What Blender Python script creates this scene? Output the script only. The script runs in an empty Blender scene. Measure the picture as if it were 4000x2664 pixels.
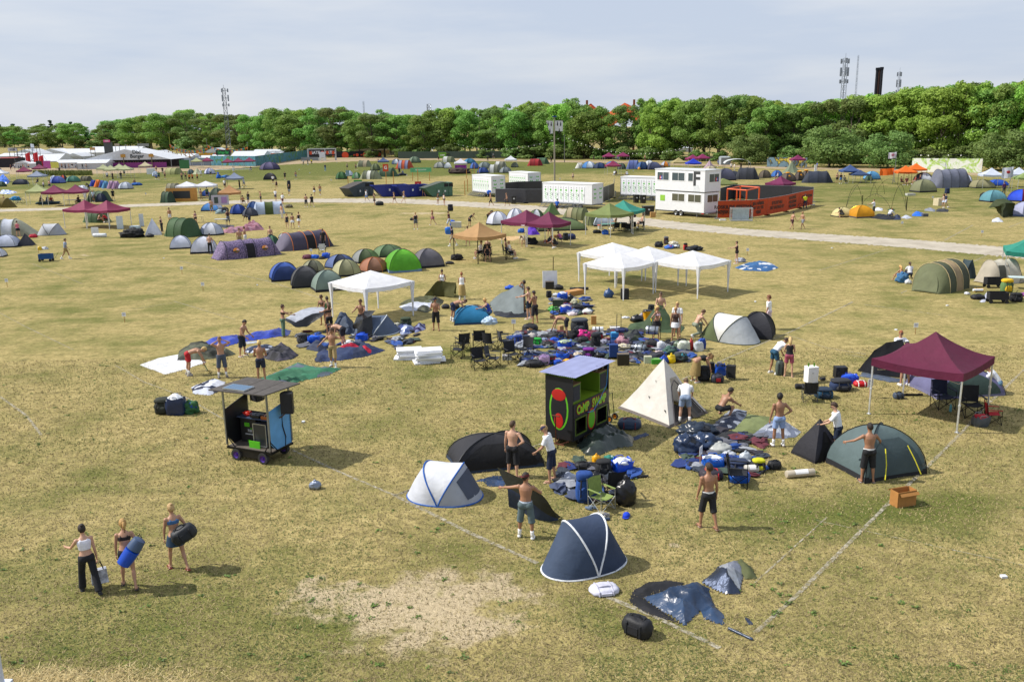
import bpy,math,random
import numpy as np
from math import sin,cos,pi,radians as R,sqrt,atan2,hypot
from mathutils import Vector as V,Matrix as Mx,noise as NZ
rnd=random.Random(7)
SC=bpy.context.scene
COL=SC.collection
Z=V((0,0,1));UP=(pi/2,0,0);INK,PALE='17181d','d6dae0';ME,CL,PL,FI,BS,BKS='metal','cloth','plas','film','m bare shorts hs','m bare kshorts hs'
def V3(x,y,z):return V((x,y,z))
FX,TH,RO,HC=3492.68,.2351098,-.0157906,10.2697
_f=V3(0,cos(TH),-sin(TH));_u=V3(0,sin(TH),cos(TH));_r=V3(1,0,0)
CR=_r*cos(RO)+_u*sin(RO);CU=_u*cos(RO)-_r*sin(RO);CF=_f
CAM=V3(0,0,HC)
def at(px,py,z=0.0):
 d=CR*((px-2000)/FX)+CU*((1332-py)/FX)+CF
 return CAM+d*((z-HC)/d.z)
def mpp(p):return(p-CAM).dot(CF)/FX
def hz(p,py):
 d=p-CAM;k=1332-py
 return(k*d.dot(CF)-FX*d.dot(CU))/(FX*CU.z-k*CF.z)
CROP=dict(A=(0,150,2.355),B=(1000,300,2.355),C=(2000,300,2.355),D=(3000,150,2.355),E=(0,600,2.944),F=(750,700,2.944),G=(1500,700,2.944),H=(2200,700,2.944),I=(3200,600,2.944),J=(3300,1000,3.364),K=(500,1180,3.92),L=(1000,1080,2.944),M=(1650,1050,3.92),N=(2150,1050,3.623),O=(2600,1150,3.364),P=(3200,1200,2.851),Q=(800,1440,3.92),R=(2050,1360,2.944),S=(2600,1450,2.355),T=(1550,1600,2.851),U=(2100,1700,2.944),V=(200,1900,3.485),W=(2050,2000,2.479),X=(0,2164,1.682),Z=(0,0,.5885),a=(0,640,2.4036),b=(500,600,2.4036),d=(1330,640,2.864),e=(2780,720,5.607),f=(1180,540,6.197),h=(330,530,2.009),i=(0,540,3.365),j=(3550,600,2.991),k=(3000,560,2.243),l=(2200,560,1.923),m=(2240,1180,2.804),n=(1900,1180,3.365))
def px(c,x,y):
 a,b,s=CROP[c];return a+x/s,b+y/s
def g(c,x,y,z=0.0):return at(*px(c,x,y),z)
def lin(h):
 if not isinstance(h,str):return tuple(h)
 o=[]
 for i in(0,2,4):
  c=int(h[i:i+2],16)/255
  o.append(c/12.92 if c<=.04045 else((c+.055)/1.055)**2.4)
 return tuple(o)
_MC={}
def nn(nt,t,**kw):
 n=nt.nodes.new(t)
 for k,v in kw.items():
  if k.startswith('i_'):
   key=k[2:];n.inputs[int(key)if key.isdigit()else key.replace('_',' ')].default_value=v
  else:setattr(n,k,v)
 return n
def newmat(name):
 m=bpy.data.materials.new(name);m.use_nodes=True
 nt=m.node_tree;b=nt.nodes['Principled BSDF'];return m,nt,b,nt.nodes['Material Output']
def M(col,kind='paint',rough=None,var=None):
 """procedural material: colour broken up by noise, bumped, by kind of surface"""
 key=(col,kind,rough,var)
 if key in _MC:return _MC[key]
 c=lin(col)
 P=dict(paint=(.5,.10,3,.04,0),fab=(.75,.10,2.2,.30,.22),cloth=(.85,.14,9,.25,.0),skin=(.5,.09,7,.03,0),hair=(.55,.35,40,.4,0),metal=(.35,.12,6,.05,0),wood=(.7,.22,5,.15,0),plas=(.38,.06,4,.05,0),foil=(.42,.2,6,.3,0),rub=(.8,.2,8,.1,0),film=(.3,.15,4,.22,.0),glass=(.06,.02,2,0,0),card=(.85,.1,6,.06,0))[kind]
 ro,vr,sc,bp,tr=P
 if rough is not None:ro=rough
 if var is not None:vr=var
 m,nt,b,out=newmat('%s_%s'%(kind,col if isinstance(col,str)else '%.2f_%.2f_%.2f'%c))
 tc=nn(nt,'ShaderNodeTexCoord');n1=nn(nt,'ShaderNodeTexNoise');n1.inputs['Scale'].default_value=sc;n1.inputs['Detail'].default_value=4
 if kind=='wood':
  mp=nn(nt,'ShaderNodeMapping');mp.inputs['Scale'].default_value=(1,1,8);nt.links.new(tc.outputs['Object'],mp.inputs[0]);nt.links.new(mp.outputs[0],n1.inputs['Vector'])
 else:nt.links.new(tc.outputs['Object'],n1.inputs['Vector'])
 rp=nn(nt,'ShaderNodeValToRGB');e=rp.color_ramp.elements
 e[0].position=.3;e[1].position=.7
 e[0].color=tuple(x*(1-vr)for x in c)+(1,);e[1].color=tuple(min(.92,x*(1+vr))for x in c)+(1,)
 nt.links.new(n1.outputs['Fac'],rp.inputs[0]);nt.links.new(rp.outputs[0],b.inputs['Base Color'])
 b.inputs['Roughness'].default_value=ro
 if kind=='metal' or kind=='foil':b.inputs['Metallic'].default_value=.75
 if kind=='skin':b.inputs['Subsurface Weight'].default_value=.0
 if bp:
  n2=nn(nt,'ShaderNodeTexNoise');n2.inputs['Scale'].default_value=sc*(1.6 if kind in('fab','foil','film')else 6);n2.inputs['Detail'].default_value=5
  n2.inputs['Distortion'].default_value=.6 if kind in('fab','foil','film')else 0
  nt.links.new(tc.outputs['Object'],n2.inputs['Vector'])
  bu=nn(nt,'ShaderNodeBump');bu.inputs['Strength'].default_value=min(1,bp*1.3);bu.inputs['Distance'].default_value=.06 if kind in('fab','foil','film')else .02
  nt.links.new(n2.outputs['Fac'],bu.inputs['Height']);nt.links.new(bu.outputs[0],b.inputs['Normal'])
 if tr:
  t=nn(nt,'ShaderNodeBsdfTranslucent');nt.links.new(rp.outputs[0],t.inputs[0]);mx=nn(nt,'ShaderNodeMixShader');mx.inputs[0].default_value=tr
  nt.links.new(b.outputs[0],mx.inputs[1]);nt.links.new(t.outputs[0],mx.inputs[2]);nt.links.new(mx.outputs[0],out.inputs[0])
 _MC[key]=m;return m
def tag(o,label=None,cat=None,group=None,kind=None):
 for k,v in(('label',label),('category',cat),('group',group),('kind',kind)):
  if v:o[k]=v
 return o
def link(name,data,parent=None,loc=None,yaw=None):
 o=bpy.data.objects.new(name,data);COL.objects.link(o)
 if parent:o.parent=parent
 if loc is not None:o.location=loc
 if yaw is not None:o.rotation_euler=(0,0,R(yaw))
 return o
def root(name,label,cat,loc=(0,0,0),yaw=0,group=None):
 o=link(name,None,None,loc,yaw);o.empty_display_size=.1
 return tag(o,label,cat,group)
_KIDS={}
def dup(r,loc,yaw=0,label=None,scale=None,swap=None,group=None):
 """copy a thing with its parts and sub-parts; swap = {material: material}"""
 def cp(o,par):
  c=o.copy();COL.objects.link(c)
  if par:c.parent=par
  if swap and o.type=='MESH':
   for s in c.material_slots:
    for a,b in swap.items():
     if s.material==a:s.link='OBJECT';s.material=b
  for ch in o.children:cp(ch,c)
  return c
 c=cp(r,None);c.location=loc;c.rotation_euler=(0,0,R(yaw))
 if scale:c.scale=(scale,)*3 if not hasattr(scale,'__len__')else scale
 if label:c['label']=label
 if group:c['group']=group
 return c
class MB:
 def __init__(s):s.v=[];s.f=[];s.m=[];s.T=None
 def add(s,vs,fs,m=0):
  n=len(s.v)
  s.v+=[tuple(s.T@V(p))for p in vs]if s.T else[tuple(p)for p in vs]
  for k,f in enumerate(fs):s.f.append([n+i for i in f]);s.m.append(m if isinstance(m,int)else m[k])
  return s
 def box(s,c,d,m=0,rot=None,taper=1):
  vs=[]
  for z in(-1,1):
   t=taper if z>0 else 1
   for x,y in((-1,-1),(1,-1),(1,1),(-1,1)):
    p=V3(x*d[0]/2*t,y*d[1]/2*t,z*d[2]/2);vs.append((rot@p if rot else p)+V(c))
  return s.add(vs,[(3,2,1,0),(4,5,6,7),(0,1,5,4),(1,2,6,5),(2,3,7,6),(3,0,4,7)],m)
 def tube(s,p,q,r,r2=None,n=8,m=0):
  p,q=V(p),V(q);d=(q-p)
  if d.length<1e-6:return s
  r2=r if r2 is None else r2;rot=d.to_track_quat('Z','Y')
  vs=[]
  for c,rr in((p,r),(q,r2)):
   for i in range(n):vs.append(c+rot@V3(rr*cos(2*pi*i/n),rr*sin(2*pi*i/n),0))
  fs=[(i,(i+1)%n,n+(i+1)%n,n+i)for i in range(n)]+[tuple(range(n-1,-1,-1)),tuple(range(n,2*n))]
  return s.add(vs,fs,m)
 def path(s,pts,r,n=6,m=0,rr=None):
  pts=[V(p)for p in pts];rings=[]
  for i,p in enumerate(pts):
   d=(pts[min(i+1,len(pts)-1)]-pts[max(i-1,0)]).normalized();q=d.to_track_quat('Z','Y');k=rr[i]if rr else r
   rings.append([p+q@V3(k*cos(2*pi*j/n),k*sin(2*pi*j/n),0)for j in range(n)])
  return s.loft(rings,m,caps=True)
 def ell(s,c,r,m=0,nu=14,nv=9,rot=None,fn=None):
  vs=[];c=V(c)
  for j in range(nv+1):
   t=pi*j/nv
   for i in range(nu if 0<j<nv else 1):
    a=2*pi*i/nu;d=V3(sin(t)*cos(a),sin(t)*sin(a),cos(t));k=fn(d)if fn else 1
    p=V3(d.x*r[0],d.y*r[1],d.z*r[2])*k
    vs.append((rot@p if rot else p)+c)
  fs=[(0,1+i,1+(i+1)%nu)for i in range(nu)]
  for j in range(nv-2):
   o=1+j*nu;fs+=[(o+i,o+nu+i,o+nu+(i+1)%nu,o+(i+1)%nu)for i in range(nu)]
  o=1+(nv-2)*nu;fs+=[(o+i,len(vs)-1,o+(i+1)%nu)for i in range(nu)]
  return s.add(vs,fs,m)
 def loft(s,rings,m=0,closed=True,caps=False,mats=None):
  n=len(rings[0]);vs=[p for r in rings for p in r];fs=[];ms=[]
  for k in range(len(rings)-1):
   for i in range(n if closed else n-1):
    j=(i+1)%n;fs.append((k*n+i,k*n+j,(k+1)*n+j,(k+1)*n+i));ms.append(mats[k]if mats else m)
  if caps:
   fs.append(tuple(range(n-1,-1,-1)));ms.append(ms[0]);fs.append(tuple(range((len(rings)-1)*n,len(rings)*n)));ms.append(ms[-2])
  return s.add(vs,fs,ms)
 def poly(s,pts,m=0):return s.add(pts,[tuple(range(len(pts)))],m)
 def prism(s,pts,d,m=0):
  n=len(pts);pts=[V(p)for p in pts];d=V(d)
  return s.add(pts+[p+d for p in pts],[tuple(range(n-1,-1,-1)),tuple(range(n,2*n))]+[(i,(i+1)%n,n+(i+1)%n,n+i)for i in range(n)],m)
 def mesh(s,name,mats,sm=True,ang=40):
  me=bpy.data.meshes.new(name);me.from_pydata(s.v,[],s.f)
  for m in mats:me.materials.append(m)
  me.polygons.foreach_set('material_index',s.m)
  if sm:
   me.polygons.foreach_set('use_smooth',[True]*len(s.f))
   if ang<180:me.set_sharp_from_angle(angle=R(ang))
  me.update();return me
 def flat(s,name,mats,parent=None,loc=None,yaw=None):return s.mk(name,mats,parent,loc,yaw,False)
 def mk(s,name,mats,parent=None,loc=None,yaw=None,sm=True,ang=40):
  if not isinstance(mats,(list,tuple)):mats=[mats]
  return link(name,s.mesh(name,mats,sm,ang),parent,loc,yaw)
def text(body,size,mat,parent,loc,rot,name='lettering',shear=0,ext=.004,sx=1,align='CENTER'):
 cu=bpy.data.curves.new(name,'FONT');cu.body=body;cu.size=size;cu.extrude=ext;cu.align_x=align;cu.align_y='CENTER';cu.shear=shear;cu.space_line=.95
 cu.offset=size*.028;cu.resolution_u=3
 cu.materials.append(mat);o=link(name,cu,parent,loc);o.rotation_euler=rot;o.scale=(sx,1,1);return o
_TS=bpy.data.scenes.new('work');_TV=_TS.view_layers[0]
def remesh(mb,vox,it=3,fac=.5):
 me=bpy.data.meshes.new('tmp');me.from_pydata(mb.v,[],mb.f);o=bpy.data.objects.new('tmp',me);_TS.collection.objects.link(o)
 r=o.modifiers.new('r','REMESH');r.mode='VOXEL';r.voxel_size=vox;r.use_smooth_shade=True
 if it:k=o.modifiers.new('s','SMOOTH');k.factor=fac;k.iterations=it
 _TV.update();e=o.evaluated_get(_TV.depsgraph);ev=e.to_mesh()
 vs=np.empty(len(ev.vertices)*3,np.float32);ev.vertices.foreach_get('co',vs)
 fs=[tuple(p.vertices)for p in ev.polygons];vs=vs.reshape(-1,3).tolist()
 e.to_mesh_clear();bpy.data.objects.remove(o);bpy.data.meshes.remove(me)
 q=MB();q.v=[tuple(p)for p in vs];q.f=[list(f)for f in fs];q.m=[0]*len(fs);return q
_PC={}
def dv(a,o,s=1):return V3(s*sin(R(o)),cos(R(o))*sin(R(a)),-cos(R(o))*cos(R(a)))
ST=dict(L=3,sl=0,nod=8,hy=0,th=((3,5),(-3,5)),sh=((-2,3),(-6,3)),ua=((2,11),(-4,11)),fo=((14,6),(8,6)),curl=.35)
def P_(**k):d=dict(ST);d.update(k);return d
POSES=dict(stand=ST,stand2=P_(nod=25,ua=((10,14),(14,12)),fo=((70,-20),(75,-18))),walk=P_(L=6,th=((24,3),(-16,3)),sh=((6,2),(-36,2)),ua=((-18,10),(20,10)),fo=((-2,6),(38,4))),walk2=P_(L=5,th=((-18,3),(22,3)),sh=((-34,2),(4,2)),ua=((18,10),(-16,10)),fo=((30,4),(2,6))),hips=P_(ua=((-22,38),(-22,38)),fo=((28,-48),(28,-48))),onehip=P_(hy=-25,ua=((4,12),(-25,40)),fo=((12,6),(25,-50))),bend=P_(L=78,nod=70,th=((-4,6),(4,6)),sh=((-8,4),(-12,4)),ua=((30,8),(22,8)),fo=((20,0),(12,0))),bend2=P_(L=52,nod=55,th=((2,7),(8,7)),sh=((-10,4),(-12,4)),ua=((28,10),(34,10)),fo=((30,-4),(40,-4))),squat=P_(L=38,nod=40,th=((105,12),(95,14)),sh=((-32,6),(-36,6)),ua=((45,10),(50,10)),fo=((70,-5),(60,-5))),kneel=P_(L=35,nod=45,th=((88,8),(20,8)),sh=((-2,4),(-82,4)),ua=((40,8),(38,8)),fo=((35,0),(30,0))),kneel2=P_(L=22,nod=30,th=((35,8),(30,8)),sh=((-85,4),(-82,4)),ua=((55,8),(60,8)),fo=((80,0),(85,0))),chair=P_(L=-8,nod=10,th=((82,8),(84,8)),sh=((4,4),(-8,4)),ua=((20,14),(25,14)),fo=((75,-10),(70,-12))),ground=P_(L=18,nod=18,th=((112,14),(105,16)),sh=((28,4),(22,4)),ua=((40,16),(36,14)),fo=((55,-8),(50,-8))),overhead=P_(L=-4,nod=0,hy=-30,ua=((125,42),(125,42)),fo=((200,-62),(200,-62))),reach=P_(nod=12,ua=((62,18),(58,16)),fo=((82,5),(80,5))),wave=P_(hy=20,ua=((10,12),(100,60)),fo=((30,4),(150,10))),eat=P_(nod=14,hy=-15,ua=((22,14),(18,12)),fo=((140,-22),(120,-18))))
def torso_prof(f):
 if f:return[(-.09,.085,.08),(-.03,.165,.12),(.05,.168,.118),(.13,.138,.097),(.2,.118,.085),(.3,.138,.1),(.39,.152,.108),(.46,.148,.088),(.52,.085,.065),(.56,.05,.05),(.64,.047,.047)]
 return[(-.09,.085,.08),(-.03,.15,.11),(.05,.15,.108),(.13,.143,.1),(.2,.138,.096),(.3,.16,.108),(.39,.178,.116),(.46,.172,.098),(.52,.1,.072),(.56,.06,.058),(.64,.056,.056)]
def skel(p,f,k):
 J={};L=R(p['L']);sl=R(p['sl'])
 def spine(h):
  n=12;q=V3(0,0,0);s=1 if h>=0 else-1;hh=abs(h)
  for i in range(n):
   t=hh*(i+.5)/n*s;a=L*(.72+.56*max(0,min(1,t/.5)))
   q+=V3(sin(sl)*.9,sin(a)*cos(sl),cos(a)*cos(sl))*(hh/n*s)
  a=L*(.72+.56*max(0,min(1,h/.5)))
  return q,V3(sin(sl)*.9,sin(a)*cos(sl),cos(a)*cos(sl)).normalized()
 J['spine']=spine
 sw=.165 if f else .187
 nk,nd=spine(.47)
 for i,s in((0,-1),(1,1)):
  J['hip',i]=V3(s*.092,0,-.01);kn=J['hip',i]+dv(*p['th'][i],s)*.435;J['kn',i]=kn
  J['an',i]=kn+dv(*p['sh'][i],s)*.42
  sho=nk+V3(s*sw,0,0)-nd*.015;J['so',i]=sho;el=sho+dv(*p['ua'][i],s)*.285;J['el',i]=el
  J['wr',i]=el+dv(*p['fo'][i],s)*.25
 N,ND=spine(.60);hp=R(p['nod'])
 tw=p['L']*.55+p['nod']*.35
 up=V3(sin(sl)*.5,sin(R(tw)),cos(R(tw))).normalized()
 J['head']=N+up*.115
 J['hrot']=Mx.Rotation(R(p['hy']),3,'Z')@Mx.Rotation(-hp,3,'X')
 return J
def person_meshes(pose,outfit,lod,key):
 if key in _PC:return _PC[key]
 p=pose if isinstance(pose,dict)else POSES[pose];T=outfit.split();f=T[0]=='f';J=skel(p,f,1);q=.92 if f else 1
 vox=(.016,.03)[lod];n=(10,8)[lod];prof=torso_prof(f);sp=J['spine']
 def ring(h,a,b,nn_=14):
  c,d=sp(h);y=d.cross(V3(1,0,0)).normalized();x=y.cross(d)
  return[c+x*(a*cos(t))+y*(-b*sin(t))for t in(2*pi*i/nn_ for i in range(nn_))]
 def prof_at(h):
  for(h0,a0,b0),(h1,a1,b1)in zip(prof,prof[1:]):
   if h0<=h<=h1:t=(h-h0)/(h1-h0);return a0+(a1-a0)*t,b0+(b1-b0)*t
  return prof[0][1:]if h<prof[0][0]else prof[-1][1:]
 mb=MB();mb.loft([ring(*r)for r in prof],caps=True)
 def limb(b,P,Q,r0,r1,bulge=0,t0=0,t1=1):
  P,Q=V(P),V(Q);A=P.lerp(Q,t0);B=P.lerp(Q,t1)
  ts=[0,.3,.6,1];b.path([A.lerp(B,t)for t in ts],0,n,rr=[r0+(r1-r0)*t+bulge*(t==.3)for t in ts])
 for i,s in((0,-1),(1,1)):
  h,k,a,so,el,wr=(J[x,i]for x in('hip','kn','an','so','el','wr'))
  mb.ell(h+V3(0,-.03,.0),(.1*q,.1,.11));limb(mb,h,k,.086*(1.05 if f else 1),.056*q,.006);mb.ell(k,(.055*q,)*3,nu=8,nv=6)
  limb(mb,k,a,.052*q,.036*q,.01);mb.ell(a,(.037,)*3,nu=8,nv=6)
  sd=dv(*p['sh'][i],s);pit=max(0,-p['sh'][i][0]-18)*.9
  fr=Mx.Rotation(-R(pit),3,'X');fc=a+fr@V3(s*.015,.055,-.042);J['fr',i]=fr;J['fc',i]=fc
  mb.ell(fc,(.042*q,.12*q,.036),rot=fr,nu=10,nv=7);mb.ell(a+fr@V3(0,-.02,-.035),(.035,.04,.038),nu=8,nv=6)
  mb.ell(so,(.062*q,)*3,nu=10,nv=8);limb(mb,so,el,.05*q,.04*q,.004);mb.ell(el,(.039*q,)*3,nu=8,nv=6)
  limb(mb,el,wr,.04*q,.027*q,.003)
  d=dv(*p['fo'][i],s).normalized();nrm=V3(-s,0,0);nrm=(nrm-d*nrm.dot(d)).normalized();ac=d.cross(nrm)
  J['hand',i]=(wr,d,nrm,ac);rot=Mx((ac,nrm,d)).transposed()
  mb.ell(wr+d*.05,(.042*q,.019,.052),rot=rot,nu=10,nv=7)
 if f:
  c,d=sp(.36);y=V3(0,1,0)if abs(d.y)<.3 else d.cross(V3(-1,0,0)).normalized()
  y=V3(1,0,0).cross(d)*-1 if False else d.cross(V3(1,0,0))*1
  y=y if y.y>0 or d.y>.7 else-y
  for s in(-1,1):mb.ell(c+V3(s*.07,0,0)+y*.085,(.062,.05,.06),nu=10,nv=8)
 HC_,HR=J['head'],J['hrot']
 c0,_=sp(.55);mb.path([c0,HC_+HR@V3(0,-.01,-.05)],.054 if not f else .046,8)
 mb.ell(HC_,(.077,.098,.115),rot=HR);mb.ell(HC_+HR@V3(0,.03,-.06),(.056,.062,.058),rot=HR)
 b=remesh(mb,vox,2)
 def H_(x,y,z):return HC_+HR@V3(x,y,z)
 b.ell(H_(0,.1,-.02),(.014,.022,.024),0,6,5,HR)
 for s in(-1,1):
  b.ell(H_(s*.079,-.005,-.01),(.012,.022,.032),0,6,5,HR)
  b.ell(H_(s*.03,.088,.008),(.014,.01,.008),1,6,4,HR);b.ell(H_(s*.03,.09,.026),(.02,.008,.005),1,6,4,HR)
 b.ell(H_(0,.088,-.062),(.024,.01,.007),2,6,4,HR)
 cu=p['curl']
 for i in(0,1):
  wr,d,nrm,ac=J['hand',i];s=1 if i else-1
  fl=(.07,.078,.073,.056)
  for k in range(4):
   o=wr+d*.09+ac*((k-1.5)*.019*-1);e1=o+(d*cos(cu)+nrm*sin(cu))*fl[k]*.5;e2=e1+(d*cos(cu*2.4)+nrm*sin(cu*2.4))*fl[k]*.5
   if lod==0:b.path([o-d*.02,e1,e2],.0085,5,rr=[.0095,.009,.0075])
   else:b.path([o-d*.02,e1,e2],.01,4)
  o=wr+d*.03+ac*.03;b.path([o,o+(d*.6+ac*.7+nrm*.2)*.035,o+(d*.6+ac*.7+nrm*.2)*.035+(d*.9+nrm*.4)*.025],.011,5,rr=[.013,.011,.008])
 parts=[]
 inf=.016;fine=vox*.95
 def hull(h0,h1,e,extra=0,st=9):
  rs=[]
  for j in range(st):
   h=h0+(h1-h0)*j/(st-1);a,d=prof_at(h)
   if extra:a=max(a,extra[0]);d=max(d,extra[1])
   rs.append(ring(h,a+e,d+e))
  return rs
 def add(nm,m,key_,rm=True,vx=None,it=2):
  if rm:m=remesh(m,vx or fine,it)
  parts.append((nm,m,key_))
 top,bot=T[1],T[2]
 bustc,bd=sp(.36)
 def bust(m,e=.014):
  if f:
   y=bd.cross(V3(1,0,0));y=y if y.y>0 or bd.y>.7 else-y
   for s in(-1,1):m.ell(bustc+V3(s*.07,0,0)+y*.085,(.062+e,.05+e,.06+e),nu=10,nv=8)
 if top in('tee','long','tank','vest','dress','crop','bra'):
  m=MB();h0,h1=dict(tee=(.0,.525),long=(.0,.53),tank=(.0,.47),vest=(.0,.5),dress=(-.06,.46),crop=(.2,.45),bra=(.31,.41))[top]
  loose=(.15,.11)if top in('tee','long','vest')and not f else((.135,.1)if top in('tee','long','vest')else None)
  m.loft(hull(h0,h1,inf if top!='bra' else .009,loose),caps=True)
  bust(m,.012 if top!='bra' else .008)
  if top in('tee','long','vest'):
   for i in(0,1):
    so,el,wr=J['so',i],J['el',i],J['wr',i]
    m.ell(so,(.076*q,)*3,nu=10,nv=8)
    if top=='tee':limb(m,so,el,.073*q,.072*q,0,0,.72)
    if top=='long':limb(m,so,el,.07*q,.056*q);m.ell(el,(.056*q,)*3,nu=8,nv=6);limb(m,el,wr,.054*q,.042*q,0,0,.95)
  if top=='dress':
   c,_=sp(-.02);e=c.lerp((J['kn',0]+J['kn',1])/2,.75)
   m.loft([[c.lerp(e,t)+V3((.175+.07*t)*cos(a),(.125+.09*t)*sin(a),0)for a in(2*pi*i/14 for i in range(14))]for t in(0,.3,.6,1)],caps=True)
  if top in('tank','crop','bra','dress'):
   for s in(-1,1):
    c0,d0=sp(h1-.02);c1,d1=sp(.515);y=d1.cross(V3(1,0,0));y=y if y.y>0 or d1.y>.7 else-y
    a,dd=prof_at(h1-.02);w=.016 if lod==0 else .02
    m.path([c0+V3(s*.075,0,0)+y*(dd+.01),c1+V3(s*.085,0,0),c0+V3(s*.075,0,0)-y*(dd+.01)],w,5)
  add({'tee':'shirt','long':'shirt','dress':'dress','bra':'bikini_top'}.get(top,'top'),m,'top')
 legs=dict(shorts=(.72,.105,.1),brief=(.3,.1,.105),kshorts=(1,.1,.092),pants=(1,.1,.075),wide=(1,.105,.09))
 if bot in legs:
  t1,r0,r1=legs[bot];m=MB();m.loft(hull(-.1,.075,.02),caps=True)
  for i in(0,1):
   h,k,a=J['hip',i],J['kn',i],J['an',i]
   m.ell(h+V3(0,-.03,0),(.113*q,.115,.115));limb(m,h,k,r0*q,r1*q,.002,0,t1)
   if bot in('pants','wide','kshorts'):
    m.ell(k,(r1*q,)*3,nu=8,nv=6);limb(m,k,a,r1*q,(.07 if bot=='pants' else .1)*q,0,0,{'kshorts':.12}.get(bot,1.02))
  add('trousers' if bot in('pants','wide')else 'shorts',m,'bot')
 elif bot in('skirt','lskirt'):
  m=MB();c,_=sp(.06);e=(J['kn',0]+J['kn',1])/2;lo=.6 if bot=='skirt' else 1.0
  if bot=='lskirt':e=e.lerp((J['an',0]+J['an',1])/2,.5)
  fl=.06 if bot=='skirt' else .08
  m.loft([[c.lerp(e,t*lo+.0)+V3((.16+fl*t+(.028 if 0<t else 0))*cos(a),(.125+fl*t+(.035 if 0<t else 0))*sin(a)-.015,0)for a in(2*pi*i/18 for i in range(18))]for t in(0,.15,.35,.6,.8,1)],caps=True)
  add('skirt',m,'bot',True)
 if 'band' in T:
  m=MB();m.loft(hull(.06,.105,.022,None,4));add('waistband',m,'band',False)
 if 'straps' in T:
  m=MB()
  for s in(-1,1):
   c,d=sp(.45);y=d.cross(V3(1,0,0));y=y if y.y>0 else-y
   m.path([sp(.1)[0]+V3(s*.1,0,0)+y*.12,c+V3(s*.1,0,0)+y*.115,sp(.53)[0]+V3(s*.11,0,0),c+V3(s*.1,0,0)-y*.11],.02,5)
  add('strap',m,'strap',False)
 def cap(face=.45,r=1.13,lo=-.35):
  def fn(d):
   k=r+.03*NZ.noise(d*6)
   if d.y>face*.6 and d.z<.42:k=.8
   if d.z<lo and d.y>-.3:k=.8
   if d.z<lo-.35:k=.8
   return k
  return fn
 nu=(20,12)[lod];hair=MB()
 if 'hc' in T:hair.ell(HC_+HR@V3(0,-.012,.018),(.088,.104,.118),0,nu,14,HR,lambda d:(cap(.5,1.13)(d))*(1+.07*NZ.noise(d*9)))
 elif 'bald' not in T:hair.ell(HC_+HR@V3(0,-.008,.012),(.079,.099,.113),0,nu,14,HR,cap())
 if 'hl' in T:hair.path([H_(0,-.06,.05),H_(0,-.1,-.05),H_(0,-.11,-.16),H_(0,-.1,-.27)],0,10,rr=[.06,.075,.07,.03])
 if 'hp' in T:hair.path([H_(0,-.08,.05),H_(0,-.14,.04),H_(0,-.155,-.06),H_(0,-.13,-.2)],0,8,rr=[.025,.035,.04,.012])
 if 'hb' in T:hair.ell(H_(0,-.07,.11),(.042,.042,.036),0,10,8,HR,lambda d:1+.1*NZ.noise(d*5))
 if hair.v:parts.append(('hair',hair,'hair'))
 if 'cap' in T or 'capback' in T or 'buck' in T:
  m=MB();s=-1 if 'capback' in T else 1
  m.ell(H_(0,-.006,.03),(.09,.11,.1),0,nu,12,HR,lambda d:1 if d.z>-.1 else .75)
  if 'buck' in T:m.loft([[H_(r_*cos(a),r_*1.15*sin(a)-.006,z_)for a in(2*pi*i/16 for i in range(16))]for r_,z_ in((.085,.04),(.15,.0),(.15,-.006),(.085,.03))])
  else:m.prism([H_(x,s*y,.03)for x,y in((-.075,.06),(-.07,.13),(-.03,.175),(.03,.175),(.07,.13),(.075,.06))],HR@V3(0,.0,.012))
  parts.append(('hat' if 'buck' in T else 'cap',m,'cap'))
 if 'sun' in T:
  m=MB()
  for s in(-1,1):m.ell(H_(s*.033,.1,.01),(.028,.01,.02),0,8,6,HR)
  m.path([H_(-.08,.01,.012),H_(-.07,.08,.012),H_(.07,.08,.012),H_(.08,.01,.012)],.006,4);parts.append(('sunglasses',m,'dark'))
 for i in(0,1):
  fr,fc,a,k=J['fr',i],J['fc',i],J['an',i],J['kn',i]
  if 'so' in T or 'sh' in T:
   if 'so' in T:
    m=MB();limb(m,k,a,.05,.043,0,.62,1);m.ell(fc,(.046,.124,.04),rot=fr,nu=10,nv=7);m.ell(a+fr@V3(0,-.02,-.035),(.042,.046,.044),nu=8,nv=6);parts.append(('sock',m,'sock'))
  if 'sh' in T:
   m=MB();m.ell(fc+fr@V3(0,0,-.002),(.052,.135,.046),rot=fr,nu=12,nv=8,fn=lambda d:.9 if d.z<-.7 else 1);m.ell(a+fr@V3(0,-.025,-.03),(.045,.05,.05),nu=8,nv=6)
   m.box(fc+fr@V3(0,-.005,-.035),(.088,.255,.024),0,fr);parts.append(('shoe',m,'shoe'))
  if 'sa' in T:
   m=MB();m.box(fc+fr@V3(0,0,-.036),(.09,.26,.02),0,fr)
   m.path([fc+fr@V3(-.045,.03,-.03),fc+fr@V3(0,.06,.038),fc+fr@V3(.045,.03,-.03)],.013,5);parts.append(('sandal',m,'shoe'))
 zs=min(v[2]for v in b.v)
 zs=min([zs]+[min(v[2]for v in m.v)for _,m,k_ in parts if k_ in('shoe',)])
 out=[('person',b,'skin')]+parts;res=[]
 for nm,m,k_ in out:
  m.v=[(x,y,z-zs)for x,y,z in m.v]
  res.append((nm,m.mesh(nm,[M('808080')]*(3 if k_=='skin' else 1),True,180),k_))
 J['z0']=zs;_PC[key]=(res,J);return _PC[key]
SKIN=dict(l=(.52,.30,.20),m=(.42,.225,.14),t=(.33,.165,.095),d=(.17,.078,.042))
_dark=(.03,.018,.014)
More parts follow.
